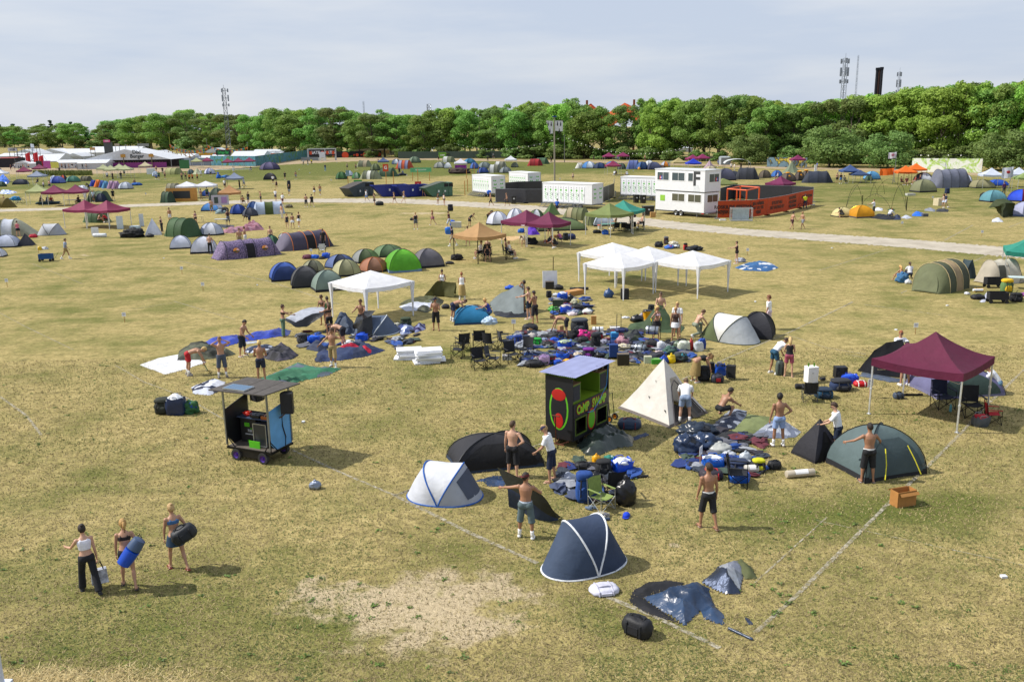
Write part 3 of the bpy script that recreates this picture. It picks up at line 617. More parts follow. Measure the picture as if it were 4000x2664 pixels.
def gazebo_mesh(st):
 if st in _GC:return _GC[st]
 He,Hp,ex,val=dict(pop=(2.08,3.02,1.75,.27),party=(2.0,2.62,1.12,.22),flat=(2.0,2.7,1.25,.2))[st];q=MB();n,N=9,10;s=1.5
 def pt(k,u,t):
  a=(-1,-1),(1,-1),(1,1),(-1,1);(x0,y0),(x1,y1)=a[k],a[(k+1)%4];x,y=x0+(x1-x0)*t,y0+(y1-y0)*t
  v=1-u;z=He+(Hp-He)*(.78*v**ex+.22*v)-.10*u*(4*t*(1-t))*(u**1.5)
  z+=.012*NZ.noise((x*u*3,y*u*3,k));i=1-.03*(4*t*(1-t))*u
  return V3(x*u*s*i,y*u*s*i,z)
 for k in range(4):
  rows=[[pt(k,u,t/N)for t in range(N+1)]for u in[max(.001,i/n)for i in range(n+1)]]
  e=rows[-1];rows.append([p*1.004+V3(0,0,-.01*(.004>0))for p in e])
  q.loft(rows,0,closed=0)
  lo=[V3(p.x*(1.002+.008*NZ.noise((i*.9,k,2))),p.y*(1.002+.008*NZ.noise((i*.9,k,5))),p.z-val+.012*NZ.noise((i,k,0)))for i,p in enumerate(e)]
  q.loft([[p*1.0005 for p in e],lo],0,closed=0)
 me=q.mesh('canopy',[M('808080')],True,35);lg=MB();h=He-.03
 if st=='party':
  lg.loft([[V3(x*w_,y*w_,z)for x,y in((-1,-1),(1,-1),(1,1),(-1,1))]for z,w_ in((0,.022),(.5,.03),(1.3,.055),(h,.105))],caps=True)
 else:
  lg.box((0,0,h/2),(.05,.05,h));lg.box((0,0,.02),(.12,.12,.02));lg.box((0,0,.95),(.07,.07,.07))
 le=lg.mesh('leg',[M('808080')],False);t=MB();z=He-.12
 for k in range(4):
  a=V3((-1,1,1,-1)[k],(-1,-1,1,1)[k],0)*1.34;b_=V3((1,1,-1,-1)[k],(-1,1,1,-1)[k],0)*1.34
  for i in range(2):
   p,r_=a.lerp(b_,i/2),a.lerp(b_,(i+1)/2);t.tube(p+Z*z,r_+Z*(z-.3),.014,n=4);t.tube(p+Z*(z-.3),r_+Z*z,.014,n=4)
 for k in range(4):a=V3((-1,1,1,-1)[k],(-1,-1,1,1)[k],0)*1.4;t.tube(a+Z*(z),V3(0,0,Hp-.15),.014,n=4)
 tr=t.mesh('roof_frame',[M('808080')],False);_GC[st]=(me,le,tr);return _GC[st]
def ow(o,m):
 for s in o.material_slots:s.link='OBJECT';s.material=m
 return o
def gazebo(p,yaw,col,label,st='pop',leg='d8dadc',size=3.0,k=1.0,group=None,logo=None):
 me,le,tr=gazebo_mesh(st);o=root('gazebo',label,'gazebo',p,yaw,group);f=size/3;o.scale=(f,f,k)
 ow(link('canopy',me,o),M(col,'fab'));lm=M(leg,'metal' if st=='pop' else 'fab',.4)
 for x,y in((-1,-1),(1,-1),(1,1),(-1,1)):ow(link('leg',le,o,(x*1.46,y*1.46,0)),lm)
 ow(link('roof_frame',tr,o),lm)
 if logo:
  text(logo[0],.16,M(logo[1],CL),o,(logo[2],-1.53,1.83),UP)
 return o
def gz2(A,B,col,label,st='pop',back=0,**kw):
 A,B=g(*A),g(*B);d=B-A;L=max(2.7,min(3.3,d.length));n=V3(-d.y,d.x,0).normalized();mid=(A+B)/2+n*(L/2+back*L)
 return gazebo(V3(mid.x,mid.y,0),math.degrees(atan2(d.y,d.x)),col,label,st,size=L,**kw)
def fabric(c):return M(c,'fab')
def bbox(c,x0,x1,yt,yb,yaw=0,ratio=.85,push=.5):
 """ground centre, width, depth, height of a thing that fills a box of the photo"""
 P=g(c,(x0+x1)/2,yb);m=mpp(P);app=(x1-x0)/CROP[c][2]*m;a=R(yaw);W=app/(abs(cos(a))+ratio*abs(sin(a)));D=W*ratio
 fw=V3(P.x,P.y,0).normalized();ext=(abs(cos(a))*D+abs(sin(a))*W);ce=P+fw*ext*push
 W*=(ce-CAM).length/(P-CAM).length;H=hz(ce,px(c,x0,yt)[1]);return ce,W,D,H
def arc_pt(Rx,Ry,H,a,th):return V3(Rx*cos(th)*cos(a),Ry*cos(th)*sin(a),H*sin(th))
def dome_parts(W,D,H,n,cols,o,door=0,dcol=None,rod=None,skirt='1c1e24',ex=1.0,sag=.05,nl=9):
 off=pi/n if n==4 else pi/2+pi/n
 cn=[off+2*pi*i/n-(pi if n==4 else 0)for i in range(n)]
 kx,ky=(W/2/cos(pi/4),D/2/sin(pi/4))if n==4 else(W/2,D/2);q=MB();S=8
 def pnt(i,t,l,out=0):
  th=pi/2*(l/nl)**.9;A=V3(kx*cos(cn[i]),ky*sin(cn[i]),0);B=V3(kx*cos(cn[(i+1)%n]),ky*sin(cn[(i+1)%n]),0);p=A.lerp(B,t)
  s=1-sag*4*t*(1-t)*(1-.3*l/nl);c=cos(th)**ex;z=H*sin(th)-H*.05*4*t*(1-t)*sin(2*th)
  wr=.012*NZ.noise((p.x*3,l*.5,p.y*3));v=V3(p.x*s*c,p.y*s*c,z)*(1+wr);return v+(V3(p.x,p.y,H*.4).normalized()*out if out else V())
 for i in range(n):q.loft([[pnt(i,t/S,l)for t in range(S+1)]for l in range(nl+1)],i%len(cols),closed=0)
 fl=q.mk('flysheet',[fabric(c)for c in cols],o,ang=30)
 b_=MB()
 for i in range(n):b_.loft([[pnt(i,t/S,0)*1.012 for t in range(S+1)],[pnt(i,t/S,.55)*1.012 for t in range(S+1)]],closed=0)
 b_.mk('groundsheet_edge',M(skirt,CL),o)
 if dcol:
  dm=MB();sp=[(t,l)for t in range(S+1)for l in range(nl)]
  rows=[]
  for l in range(0,6):
   w_=.42*sqrt(max(0,1-(l/6.2)**2))+.02;rows.append([pnt(door,.5+w_*(j/4-1),l+.35,.02)for j in range(9)])
  dm.loft(rows,closed=0);dm.mk('door_panel',fabric(dcol),o)
 if rod:
  for i in range(n//2+n%2):
   pts=[pnt(i,0,l)*1.012 for l in range(nl+1)]+[pnt((i+n//2)%n,0,l)*1.012 for l in range(nl-1,-1,-1)]
   MB().path(pts,.014 if H<2 else .018,5).mk('pole',M(rod,ME),o)
 return fl
def tunnel_parts(st,cols,o,hoop=None,ex=2.3,dcol=None,doors=()):
 """st: stations (x, half width, height); cols: one colour for each interval"""
 S=14;rings=[];mats=[];uniq=list(dict.fromkeys(cols))
 def sec(x,w_,h):return[V3(x,-w_*(1 if cos(a)>=0 else-1)*abs(cos(a))**(2/ex),h*sin(a)**(2/ex)if 0<a<pi else 0)for a in(pi*i/S for i in range(S+1))]
 for k in range(len(st)-1):
  (x0,w0,h0),(x1,w1,h1)=st[k],st[k+1];m=4
  for j in range(m):
   t=j/m;sg=1-.045*sin(pi*t)*(h0>.2 and h1>.2);bul=1+.16*sin(pi*t)*(h0<.2 or h1<.2)
   h=(h0+(h1-h0)*t)*sg*bul;rings.append(sec(x0+(x1-x0)*t,(w0+(w1-w0)*t)*(1-.02*sin(pi*t)),h));mats.append(uniq.index(cols[k%len(cols)]))
 rings.append(sec(*st[-1]));MB().loft(rings,closed=0,mats=mats).mk('flysheet',[fabric(c)for c in uniq],o,ang=50)
 for k,(x,w_,h)in enumerate(st):
  if h>.3 and hoop:MB().path([p*1.008 for p in sec(x,w_,h)],.022,5).mk('hoop',M(hoop,CL),o)
 for k,side,c,t0,t1 in doors:
  (x0,w0,h0),(x1,w1,h1)=st[k],st[k+1];rows=[]
  for j in range(7):
   x=x0+(x1-x0)*(t0+(t1-t0)*j/6);s=sec(x,(w0+w1)/2+.012,(h0+h1)/2+.0);kk=S//2-1-int(abs(j-3)>2)
   rows.append((s if side<0 else s[::-1])[:kk])
  mn=min(len(x)for x in rows);rows=[x[:mn]for x in rows];MB().loft(rows,closed=0).mk('door_panel',fabric(c),o)
def end_door(st,o,c,end=0,f=.62):
 (x0,w0,h0),(x1,w1,h1)=(st[0],st[1])if end==0 else(st[-1],st[-2]);rows=[]
 for j in range(6):
  t=j/5*f+.02;x=x0+(x1-x0)*t;h=(h0+(h1-h0)*t)*(1+.16*sin(pi*t));w_=.6*w1*sqrt(max(.05,1-(j/5.4)**2));d=-.02 if x1>x0 else .02
  rows.append([V3(x+d,w_*(k/3-1),h*(1-.25*(k/3-1)**2*.4)+.015)for k in range(7)])
 MB().loft(rows,closed=0).mk('door_panel',fabric(c),o)
def popup_parts(W,D,H,cols,o,rim,lean=.42,hem=True,doorcol=None):
 """two hoops leaning apart from shared feet, each end closed down to an oval rim on the ground"""
 S=18;A=[pi*i/S for i in range(S+1)];hx=W*.5*lean
 def base(s):return[V3(s*W/2*sin(a)**.8 if 0<a<pi else 0,-D/2*cos(a),.015)for a in A]
 def hoop(s):return[V3(s*hx*sin(a),-D/2*cos(a)*(1+.06*sin(a)),H*(sin(a)if 0<a<pi else 0)**.85)for a in A]
 def between(c0,c1,n,bul):
  return[[p.lerp(q,i/n)+V3(0,0,1)*bul*sin(pi*i/n)*sin(a)for p,q,a in zip(c0,c1,A)]for i in range(n+1)]
 b0,h0,h1,b1=base(-1),hoop(-1),hoop(1),base(1);q=MB()
 for k,(a,b_,bl)in enumerate(((b0,h0,.03),(h0,h1,-.02),(h1,b1,.03))):
  rows=between(a,b_,6,bl);rows=[[p+V3(NZ.noise(p*2.5),NZ.noise(p*2.5+V3(9,0,0)),NZ.noise(p*2.5+V3(0,9,0)))*.02*H for p in r_]for r_ in rows];q.loft(rows,min(k,len(cols)-1)if len(cols)<3 else k,closed=0)
 q.mk('flysheet',[fabric(c)for c in cols],o,ang=25)
 for h in(h0,h1):MB().path(h,.024,6).mk('hoop',M(rim,CL),o)
 if hem:MB().path(b0+b1[::-1],.026,6).mk('base_rim',M(rim,CL),o)
 if doorcol:
  rows=between(h1,b1,6,.03);MB().loft([[p*1.01 for p in r_[5:14]]for r_ in rows[1:6]],closed=0).mk('door_panel',fabric(doorcol),o)
def cone_parts(W,D,H,n,cols,o,off=0,dcol=None,skirt=None,con=.12,dk=0):
 q=MB();L=9;cn=[off+2*pi*i/n for i in range(n)]
 def pnt(i,t,l,out=0):
  A=V3(W/2*cos(cn[i]),D/2*sin(cn[i]),0);B=V3(W/2*cos(cn[(i+1)%n]),D/2*sin(cn[(i+1)%n]),0);p=A.lerp(B,t)*(1-.05*4*t*(1-t));u=l/L
  s=(1-u)*(1-con*sin(pi*u))+.012*u;return V3(p.x*s,p.y*s,H*u)+V3(p.x,p.y,W*.3).normalized()*(out+.015*NZ.noise((p.x*4,p.y*4,u*4)))
 for i in range(n):q.loft([[pnt(i,t/6,l)for t in range(7)]for l in range(L+1)],i%len(cols),closed=0)
 q.mk('canvas',[fabric(c)for c in cols],o,ang=25)
 if dcol:MB().loft([[pnt(dk,.5+(.4*(1-l/7)+.03)*(j/3-1),l+.15,.025)for j in range(7)]for l in range(7)],closed=0).mk('door_panel',fabric(dcol),o)
 if skirt:
  b_=MB()
  for i in range(n):b_.loft([[pnt(i,t/6,0)*1.01 for t in range(7)],[pnt(i,t/6,.6)*1.01 for t in range(7)]],closed=0)
  b_.mk('hem',fabric(skirt),o)
 return pnt
def tent(kind,bb,yaw,cols,label,ratio=None,group=None,**kw):
 cols=cols.split()if isinstance(cols,str)else cols
 rt=ratio or dict(dome=.85,hex=.9,tun=.62,pop=.6,cone=1.0,quad=1.0)[kind];ce,W,D,H=bbox(*bb,yaw,rt,kw.pop('push',.5));H=max(.5,min(kw.pop('hmax',3.4),H));W=max(.9,W)*1.07;D*=1.07
 nm=dict(dome='dome_tent',hex='dome_tent',tun='tunnel_tent',pop='popup_tent',cone='bell_tent',quad='pyramid_tent')[kind];o=root(nm,label,'tent',V3(ce.x,ce.y,0),yaw,group)
 if kind=='dome':dome_parts(W,D,H,4,cols,o,kw.get('door',0),kw.get('dcol'),kw.get('rod','2a2c30'),kw.get('skirt','1c1e24'),kw.get('ex',1.0))
 elif kind=='hex':dome_parts(W,D,H,6,cols,o,kw.get('door',0),kw.get('dcol'),kw.get('rod','2a2c30'),kw.get('skirt','1c1e24'))
 elif kind=='tun':
  n=kw.get('n',3);e0,e1=kw.get('ends',(.22,.22));xs=[-W/2,-W/2+W*e0]+[-W/2+W*e0+(W-W*(e0+e1))*i/(n-1)for i in range(1,n-1)]+[W/2-W*e1,W/2]
  st=[(x,D/2*(.72 if i in(0,len(xs)-1)else 1),(.06 if i in(0,len(xs)-1)else H))for i,x in enumerate(xs)];tunnel_parts(st,cols,o,kw.get('hoop','30343a'),doors=kw.get('doors',()))
  if kw.get('dcol'):end_door(st,o,kw['dcol'],kw.get('dend',0))
 elif kind=='pop':popup_parts(W,D,H,cols,o,kw.get('rim','30343a'),kw.get('lean',.42),True,kw.get('dcol'))
 elif kind=='cone':cone_parts(W,D,H,8,cols,o,0,kw.get('dcol'),kw.get('skirt'),kw.get('con',.12),5)
 elif kind=='quad':cone_parts(W*1.3,D*1.3,H,4,cols,o,pi/4,kw.get('dcol'),kw.get('skirt'),kw.get('con',.0),2)
 return o
def wr(d,s,a,b_,f=3.0):
 a,b_=a*1.5,b_*1.7
 p=V3(d.x*f+s*7.3,d.y*f+s*3.1,d.z*f);n2=NZ.noise(p*2.7+V3(5,5,5));return 1+a*NZ.noise(p*.6)+b_*(1-2*abs(n2))
def lump_mb(W,D,H,seed,a=.18,b_=.06,nu=26,nv=16,m=0,sq=1.0,f=3.0):
 q=MB()
 def fn(d):
  k=wr(d,seed,a,b_,f)
  if sq>1:mx=max(abs(d.x),abs(d.y),abs(d.z));k*=1+(sq-1)*(1/max(mx,.58)-1)/.72
  return k
 q.ell((0,0,0),(W/2,D/2,H*.58),m,nu,nv,None,fn);q.v=[(x,y,max(.004,z+H*.42))for x,y,z in q.v];return q
def place(c,x0,x1,yt,yb,dk=.75,hk=None,push=.4):
 P=g(c,(x0+x1)/2,yb);m=mpp(P);W=(x1-x0)/CROP[c][2]*m;d=(P-CAM).normalized();se=-d.z;D=W*dk;a=(yb-yt)/CROP[c][2]*m
 H=max(.08,(a-D*se*.7)/sqrt(1-se*se));H=min(H,a);fw=V3(P.x,P.y,0).normalized();ce=P+fw*D*push;return V3(ce.x,ce.y,0),W,D,(H if hk is None else W*hk)
_sd=[0]
def seed():_sd[0]+=1;return _sd[0]
def bag(kind,bb,col,label,yaw=0,col2='1a1c20',cat=None,z=0,group=None,name=None,hk=None,**kw):
 s=seed();P,W,D,H=place(*bb,kw.pop('dk',.75),hk);P.z=z;c2=M(col2,CL);q=MB()
 if kind=='sack':
  o=root(name or 'sack',label,cat or 'bag',P,yaw,group);lump_mb(W,D,H*.9,s,.16,.09).mk('body',M(col,kw.get('mat','film')),o,ang=180)
  q.ell((0,0,H*.93),(W*.1,W*.09,H*.14),0,10,7,None,lambda d:wr(d,s,.3,.3));q.mk('knot',M(col,kw.get('mat','film')),o,ang=180)
 elif kind=='heap':
  o=root(name or 'cloth_heap',label,cat or 'cloth',P,yaw,group);lump_mb(W,D,H,s,.3,.16,34,20,f=3.4).mk('cloth',M(col,kw.get('mat',CL)),o,ang=180)
  q=lump_mb(W*.5,D*.5,H*.55,s+50,.3,.16);q.T=None;e=q.mk('fold',M(kw.get('col3',col2),kw.get('mat',CL)),o,(W*.16,-D*.12,H*.42),ang=180)
 elif kind=='tote':
  o=root(name or 'shopping_bag',label,cat or 'bag',P,yaw,group);N=20;rings=[]
  for h,r_ in((0,.86),(.25,1.0),(.6,1.0),(.95,.96),(1.0,.92),(.9,.86),(.6,.8)):
   rings.append([V3(W/2*r_*(abs(cos(a))**.55)*(1 if cos(a)>0 else-1),D/2*r_*(abs(sin(a))**.55)*(1 if sin(a)>0 else-1),H*.85*h)*1+V3(0,0,.3*H*NZ.noise((cos(a)*2,sin(a)*2,s))*h)+V3(NZ.noise((a,h*3,s)),NZ.noise((a,h*3,s+9)),0)*.13*W for a in(2*pi*i/N for i in range(N))])
  q.loft(rings);q.poly(rings[0][::-1]);q.mk('body',M(col,'film',.35),o,ang=60)
  lump_mb(W*.8,D*.78,H*.45,s+9,.25,.12).mk('contents',M(kw.get('fill','c8c8c4'),CL),o,(0,0,H*.52),ang=180)
  for t in(-1,1):MB().path([(-W*.22,t*D*.42,H*.78),(-W*.16,t*D*.5,H*.98),(W*.16,t*D*.5,H*.98),(W*.22,t*D*.42,H*.78)],.014,5).mk('handle',M(kw.get('hcol',col),CL),o)
 elif kind=='duffel':
  o=root(name or 'duffel_bag',label,cat or 'bag',P,yaw,group);lump_mb(W,D,H,s,.05,.03,26,16,0,1.22).mk('body',M(col,kw.get('mat',CL),kw.get('rough',.6)),o,ang=180)
  for t in(-.24,.24):MB().path([(t*W,-D*.5,H*.15),(t*W,-D*.47,H*.72),(t*W,0,H*1.02),(t*W,D*.47,H*.72),(t*W,D*.5,H*.15)],.022,5).mk('strap',c2,o)
  MB().path([(-.2*W,-.1*D,H*.98),(-.1*W,-.12*D,H*1.16),(.1*W,-.12*D,H*1.16),(.2*W,-.1*D,H*.98)],.018,5).mk('handle',c2,o)
  q.box((0,-D*.48,H*.42),(W*.36,D*.12,H*.4));q.mk('pocket',M(kw.get('col3',col),CL),o)
 elif kind=='pack':
  o=root(name or 'backpack',label,cat or 'backpack',P,yaw,group);lump_mb(W,D,H*.86,s,.05,.03,22,16,0,1.3).mk('body',M(col,CL),o,ang=180)
  lump_mb(W*.92,D*.95,H*.28,s+3,.06,.04,20,12,0,1.3).mk('lid',M(kw.get('col3',col),CL),o,(0,0,H*.74),ang=180)
  lump_mb(W*.62,D*.4,H*.42,s+5,.05,.04,16,10,0,1.25).mk('pocket',M(kw.get('col3',col),CL),o,(0,-D*.46,H*.12),ang=180)
  for t in(-1,1):MB().path([(t*W*.2,-D*.48,H*.8),(t*W*.24,-D*.66,H*.55),(t*W*.24,-D*.6,H*.25),(t*W*.22,-D*.46,H*.12)],.024,5).mk('strap',c2,o)
 elif kind=='roll':
  o=root(name or 'sleeping_mat',label,cat or 'mat',P,yaw,group);r_=min(H,D)/2;N=20
  q.loft([[V3(x,r_*k*cos(a),r_+r_*k*sin(a)*1)for a in(2*pi*i/N for i in range(N))]for x,k in((-W/2,.5),(-W/2+.01,.92),(-W/2+.03,1),(-W*.2,.97),(0,1),(W*.2,.97),(W/2-.03,1),(W/2-.01,.92),(W/2,.5))],caps=True)
  q.mk('body',M(col,kw.get('mat',CL),kw.get('rough')),o,ang=50)
  for t in kw.get('bands',(-.25,.25)):MB().loft([[V3(t*W+dx,(r_+.008)*cos(a),r_+(r_+.008)*sin(a))for a in(2*pi*i/N for i in range(N))]for dx in(-.02,.02)]).mk('strap',c2,o)
  if kw.get('lab'):
   MB().loft([[V3(x,-(r_+.01)*cos(a),r_+(r_+.01)*sin(a))for a in(R(d_)for d_ in range(10,100,15))]for x in(-W*.22,W*.24)],closed=0).mk('paper_label',M('eeeeee','paint'),o)
 elif kind=='box':
  o=root(name or 'cardboard_box',label,cat or 'box',P,yaw,group);m=M(col,kw.get('mat','card'));t=.012
  if kw.get('open'):
   q.box((0,0,t),(W,D,t));[q.box((x_,0,H/2),(t,D,H))for x_ in(-W/2,W/2)];[q.box((0,y_,H/2),(W-.03,t,H))for y_ in(-D/2,D/2)];q.flat('carton',m,o)
   for sx in(-1,1):MB().box((0,0,0),(W*.98,D*.3,.006)).flat('flap',m,o,(0,sx*(D*.5+.09),H*.88)).rotation_euler=(R(-48*sx),0,0)
  else:
   q.box((0,0,H/2),(W,D,H));q.flat('carton',m,o);MB().box((0,0,H+.002),(W+.004,.05,.004)).mk('tape',M('c8a878',PL),o)
 elif kind=='cooler':
  o=root(name or 'cooler_box',label,cat or 'cooler',P,yaw,group);q.box((0,0,H*.42),(W,D,H*.84),taper=1.08);q.mk('body',M(col,PL),o,ang=30)
  MB().box((0,0,H*.92),(W*1.12,D*1.12,H*.14),taper=.94).mk('lid',M(kw.get('col3','e8e8e8'),PL),o);MB().path([(-W*.56,0,H*.8),(-W*.5,0,H*1.08),(W*.5,0,H*1.08),(W*.56,0,H*.8)],.015,5).mk('handle',c2,o)
 elif kind=='bucket':
  o=root(name or 'bucket',label,cat or 'bucket',P,yaw,group);N=18;ri=[[V3(W/2*k*cos(a),W/2*k*sin(a),z_)for a in(2*pi*i/N for i in range(N))]for z_,k in((0,.78),(H*.95,1),(H,1.05),(H,.97),(H*.1,.75))]
  q.loft(ri);q.poly(ri[0][::-1]);q.poly(ri[-1]);q.mk('body',M(col,PL),o,ang=40);lump_mb(W*.95,W*.9,H*.35,s,.25,.1).mk('contents',M(kw.get('fill',INK),'film'),o,(0,0,H*.8),ang=180)
 elif kind=='speaker':
  o=root(name or 'loudspeaker',label,cat or 'speaker',P,yaw,group);q.box((0,0,H/2),(W,D,H),taper=.97);q.flat('cabinet',M(col,PL,.6),o)
  N=20
  for z_,r_ in((H*.35,W*.36),(H*.78,W*.2)):MB().loft([[V3(r_*k*cos(a),-D/2-y_,z_+r_*k*sin(a))for a in(2*pi*i/N for i in range(N))]for k,y_ in((1,.0),(1,.012),(.85,.012),(.5,.002),(.2,.008),(.01,.01))]).mk('driver',M('2a2b2e','rub'),o)
 elif kind=='trolley':
  o=root(name or 'trolley_bag',label,cat or 'trolley bag',P,yaw,group);w_=W*.8;q.box((0,0,H*.42),(w_,w_*.7,H*.62),taper=1.05);q.mk('bag',M(col,CL),o,ang=30)
  f=MB()
  for t in(-1,1):f.path([(t*w_*.35,w_*.38,.05),(t*w_*.35,w_*.42,H)],.012,5)
  f.path([(-w_*.35,w_*.42,H),(w_*.35,w_*.42,H)],.016,5);f.mk('frame',M('18191c',ME),o)
  for t in(-1,1):MB().tube((t*w_*.42,w_*.3,.08),(t*w_*.5,w_*.3,.08),.08,n=14).mk('wheel',M('141414','rub'),o)
 return o
def chair_parts(o,cs,cb,frame=INK,arm=None):
 m=M(cs,CL);q=MB();N=7
 q.loft([[V3(-.25+.5*i/(N-1),y,.42-.05*sin(pi*i/(N-1))-.02*(y>0))for i in range(N)]for y in(-.24,-.1,.1,.24)],closed=0);q.add([(x,y,z-.012)for x,y,z in q.v],[tuple(f[::-1])for f in q.f]);q.mk('seat',m,o)
 q=MB();q.loft([[V3(-.26+.52*i/(N-1),.22+.09*t+.06*sin(pi*i/(N-1)),.4+.5*t)for i in range(N)]for t in(0,.35,.7,1)],closed=0);q.add([(x,y+.014,z)for x,y,z in q.v],[tuple(f[::-1])for f in q.f]);q.mk('backrest',M(cb,CL),o)
 fm=M(frame,ME)
 for s in(-1,1):
  MB().path([(s*.29,.24,.0),(s*.27,.33,.92)],.012,5).mk('leg',fm,o);MB().path([(s*.29,-.27,.0),(s*.29,-.25,.62)],.012,5).mk('leg',fm,o)
  MB().box((s*.3,-.0,.63),(.06,.5,.02)).mk('armrest',M(arm or cs,CL),o)
 q=MB()
 for y,yy in((-.26,.24),(.25,-.26)):q.tube((-.29,y,.02),(.29,y,.42),.011,n=5);q.tube((.29,y,.02),(-.29,y,.42),.011,n=5)
 for x in(-.29,.29):q.tube((x,-.26,.02),(x,.24,.42),.011,n=5);q.tube((x,.24,.02),(x,-.26,.42),.011,n=5)
 q.mk('cross_brace',fm,o)
_CH={}
def chair(loc,yaw,label,cs='1d1f24',cb=None,group=None,k=1.0,frame=INK):
 p=g(*loc)if isinstance(loc,tuple)else loc;key=(cs,cb,frame)
 if key not in _CH:o=root('camp_chair',label,'chair',p,yaw,group);chair_parts(o,cs,cb or cs,frame);_CH[key]=o
 else:
  o=dup(_CH[key],p,yaw,label)
  if 'group' in o:del o['group']
  if group:o['group']=group
 o.scale=(k,k,k);return o
def cloth(c,pts,h,cols,label,name='tent_fabric',cat='tent fabric',step=None,rough=1.0,mat='fab',thr=None,group=None,s=None,mats=None):
 """collapsed fabric on the ground: outline from the photo, ridged folds, patches of colour"""
 P=[g(c,*p)for p in pts];ce=sum(P,V())/len(P);q=MB();s=s or seed()
 xs=[p.x for p in P];ys=[p.y for p in P];step=step or max(.05,min(.14,(max(xs)-min(xs))/42))
 def inside(x,y):
  r_=False;j=len(P)-1
  for i in range(len(P)):
   if(P[i].y>y)!=(P[j].y>y)and x<(P[j].x-P[i].x)*(y-P[i].y)/(P[j].y-P[i].y)+P[i].x:r_=not r_
   j=i
  return r_
 def ed(x,y):
  b_=9
  for i in range(len(P)):
   a,d=P[i-1],P[i]-P[i-1];t=max(0,min(1,((x-a.x)*d.x+(y-a.y)*d.y)/max(1e-9,d.x**2+d.y**2)));b_=min(b_,hypot(x-a.x-d.x*t,y-a.y-d.y*t))
  return b_
 nx=int((max(xs)-min(xs))/step)+2;ny=int((max(ys)-min(ys))/step)+2;ix={}
 def vert(i,j):
  if(i,j)in ix:return ix[i,j]
  x=min(xs)+(i-.5)*step;y=min(ys)+(j-.5)*step;e=ed(x,y);ins=inside(x,y);f=min(1,e/.35)if ins else 0
  n1=NZ.noise((x*1.5+s,y*1.5,s));n2=1-2*abs(NZ.noise((x*1.7+s,y*2.3+x,s+4)));n3=1-2*abs(NZ.noise((x*6,y*7,s)))
  z=h*f*max(.05,.45+.55*n1+.4*rough*n2+.12*rough*n3)+.012 if ins else .004
  d=.35*step;ix[i,j]=len(q.v);q.v.append((x-ce.x+d*NZ.noise((x*5,y*5,1)),y-ce.y+d*NZ.noise((x*5,y*5,6)),z));return ix[i,j]
 for i in range(nx):
  for j in range(ny):
   x=min(xs)+i*step;y=min(ys)+j*step
   if inside(x,y):
    k=NZ.noise((x*.8+s*2,y*.8,s))+.35*NZ.noise((x*2.4,y*2.4,s));th=thr or[(-.12+.28*t)for t in range(len(cols)-1)]
    q.f.append([vert(i,j),vert(i+1,j),vert(i+1,j+1),vert(i,j+1)]);q.m.append(sum(k>t for t in th))
 o=q.mk(name,[M(x,mat)for x in cols]if not mats else mats,None,V3(ce.x,ce.y,0),ang=50);tag(o,label,cat,group);return o
def drape(name,rows,cols,label,cat,mat='fab',wr_=.04,sub=6,mrow=None):
 """hanging or held-up cloth through rows of 3-D points"""
 q=MB();n=16
 def cr(P,t):
  k=(len(P)-1)*t;i=min(len(P)-2,int(k));a,b_=P[i],P[i+1];return V(a).lerp(V(b_),k-i)
 G=[]
 for r_ in range((len(rows)-1)*sub+1):
  t=r_/sub;i=min(len(rows)-2,int(t));u=t-i
  G.append([cr(rows[i],j/n).lerp(cr(rows[i+1],j/n),u)for j in range(n+1)])
 ce=sum((p for r_ in G for p in r_),V())/(len(G)*(n+1));ce.z=0
 G=[[V3(p.x,p.y,max(.006,p.z))-ce+V3(NZ.noise(p*2.2),NZ.noise(p*2.2+V3(7,0,0)),.7*(1-2*abs(NZ.noise(p*3))))*wr_ for p in r_]for r_ in G]
 G=[[V3(p.x,p.y,max(.006,p.z))for p in r_]for r_ in G]
 m=MB();ms=mrow or[0]*(len(rows)-1);m.loft(G,closed=0,mats=[ms[min(len(ms)-1,k//sub)]for k in range(len(G)-1)])
 return tag(m.mk(name,[M(c,mat)for c in cols],None,ce,ang=60),label,cat)
def sign(loc,label,h=.4,w_=.22,yaw=0,group='small white plot signs',tilt=0,txt=True):
 p=g(*loc)if isinstance(loc,tuple)else loc;o=root('plot_sign',label,'sign',p,yaw,group);MB().box((0,0,h/2),(.03,.02,h)).mk('stake',M('b08a58','wood'),o)
 b_=MB();b_.box((0,-.016,h+w_*.35),(w_,.008,w_*1.05));b_.mk('board',M('e6e8ee','paint'),o)
 if txt:
  q=MB()
  for i,l in enumerate((.6,.75,.5)):q.box((0,-.0215,h+w_*(.62-.2*i)),(w_*l,.002,w_*.06))
  q.mk('writing',M('5a6a90','paint'),o)
 return o
def fixed(name,label,cat,mb,mats,loc,yaw=0,group=None,**k):
 return tag(mb.mk(name,mats,None,loc,yaw,**k),label,cat,group)
cl=cloth
def lift(c,x,y,yb):
 p=g(c,x,yb);p.z=max(0,hz(p,px(c,x,y)[1]));return p
def yaw2(a,b):return math.degrees(atan2(b.y-a.y,b.x-a.x))
def popup2(c,nl,nr,foot,top,cols,rim,label,lean=.5,dcol=None,group=None):
 A,B,F=g(c,*nl),g(c,*nr),g(c,*foot);ce=(A+B)/2;d=(B-A).normalized();n=V3(-d.y,d.x,0);D=2*abs((F-ce).dot(n));W=(B-A).length;D=max(.45*W,min(.9*W,D))
 H=hz(ce,px(c,0,top)[1]);o=root('popup_tent',label,'tent',ce,yaw2(A,B),group);popup_parts(W,D,H,cols,o,rim,lean,True,dcol);return o
popup2('T',(130,930),(950,985),(500,1090),600,['c8ccd6','d8dbe2','aab0bc'],'2458a4','white pop-up tent with blue trim by black dome tent',.5,'50586a')
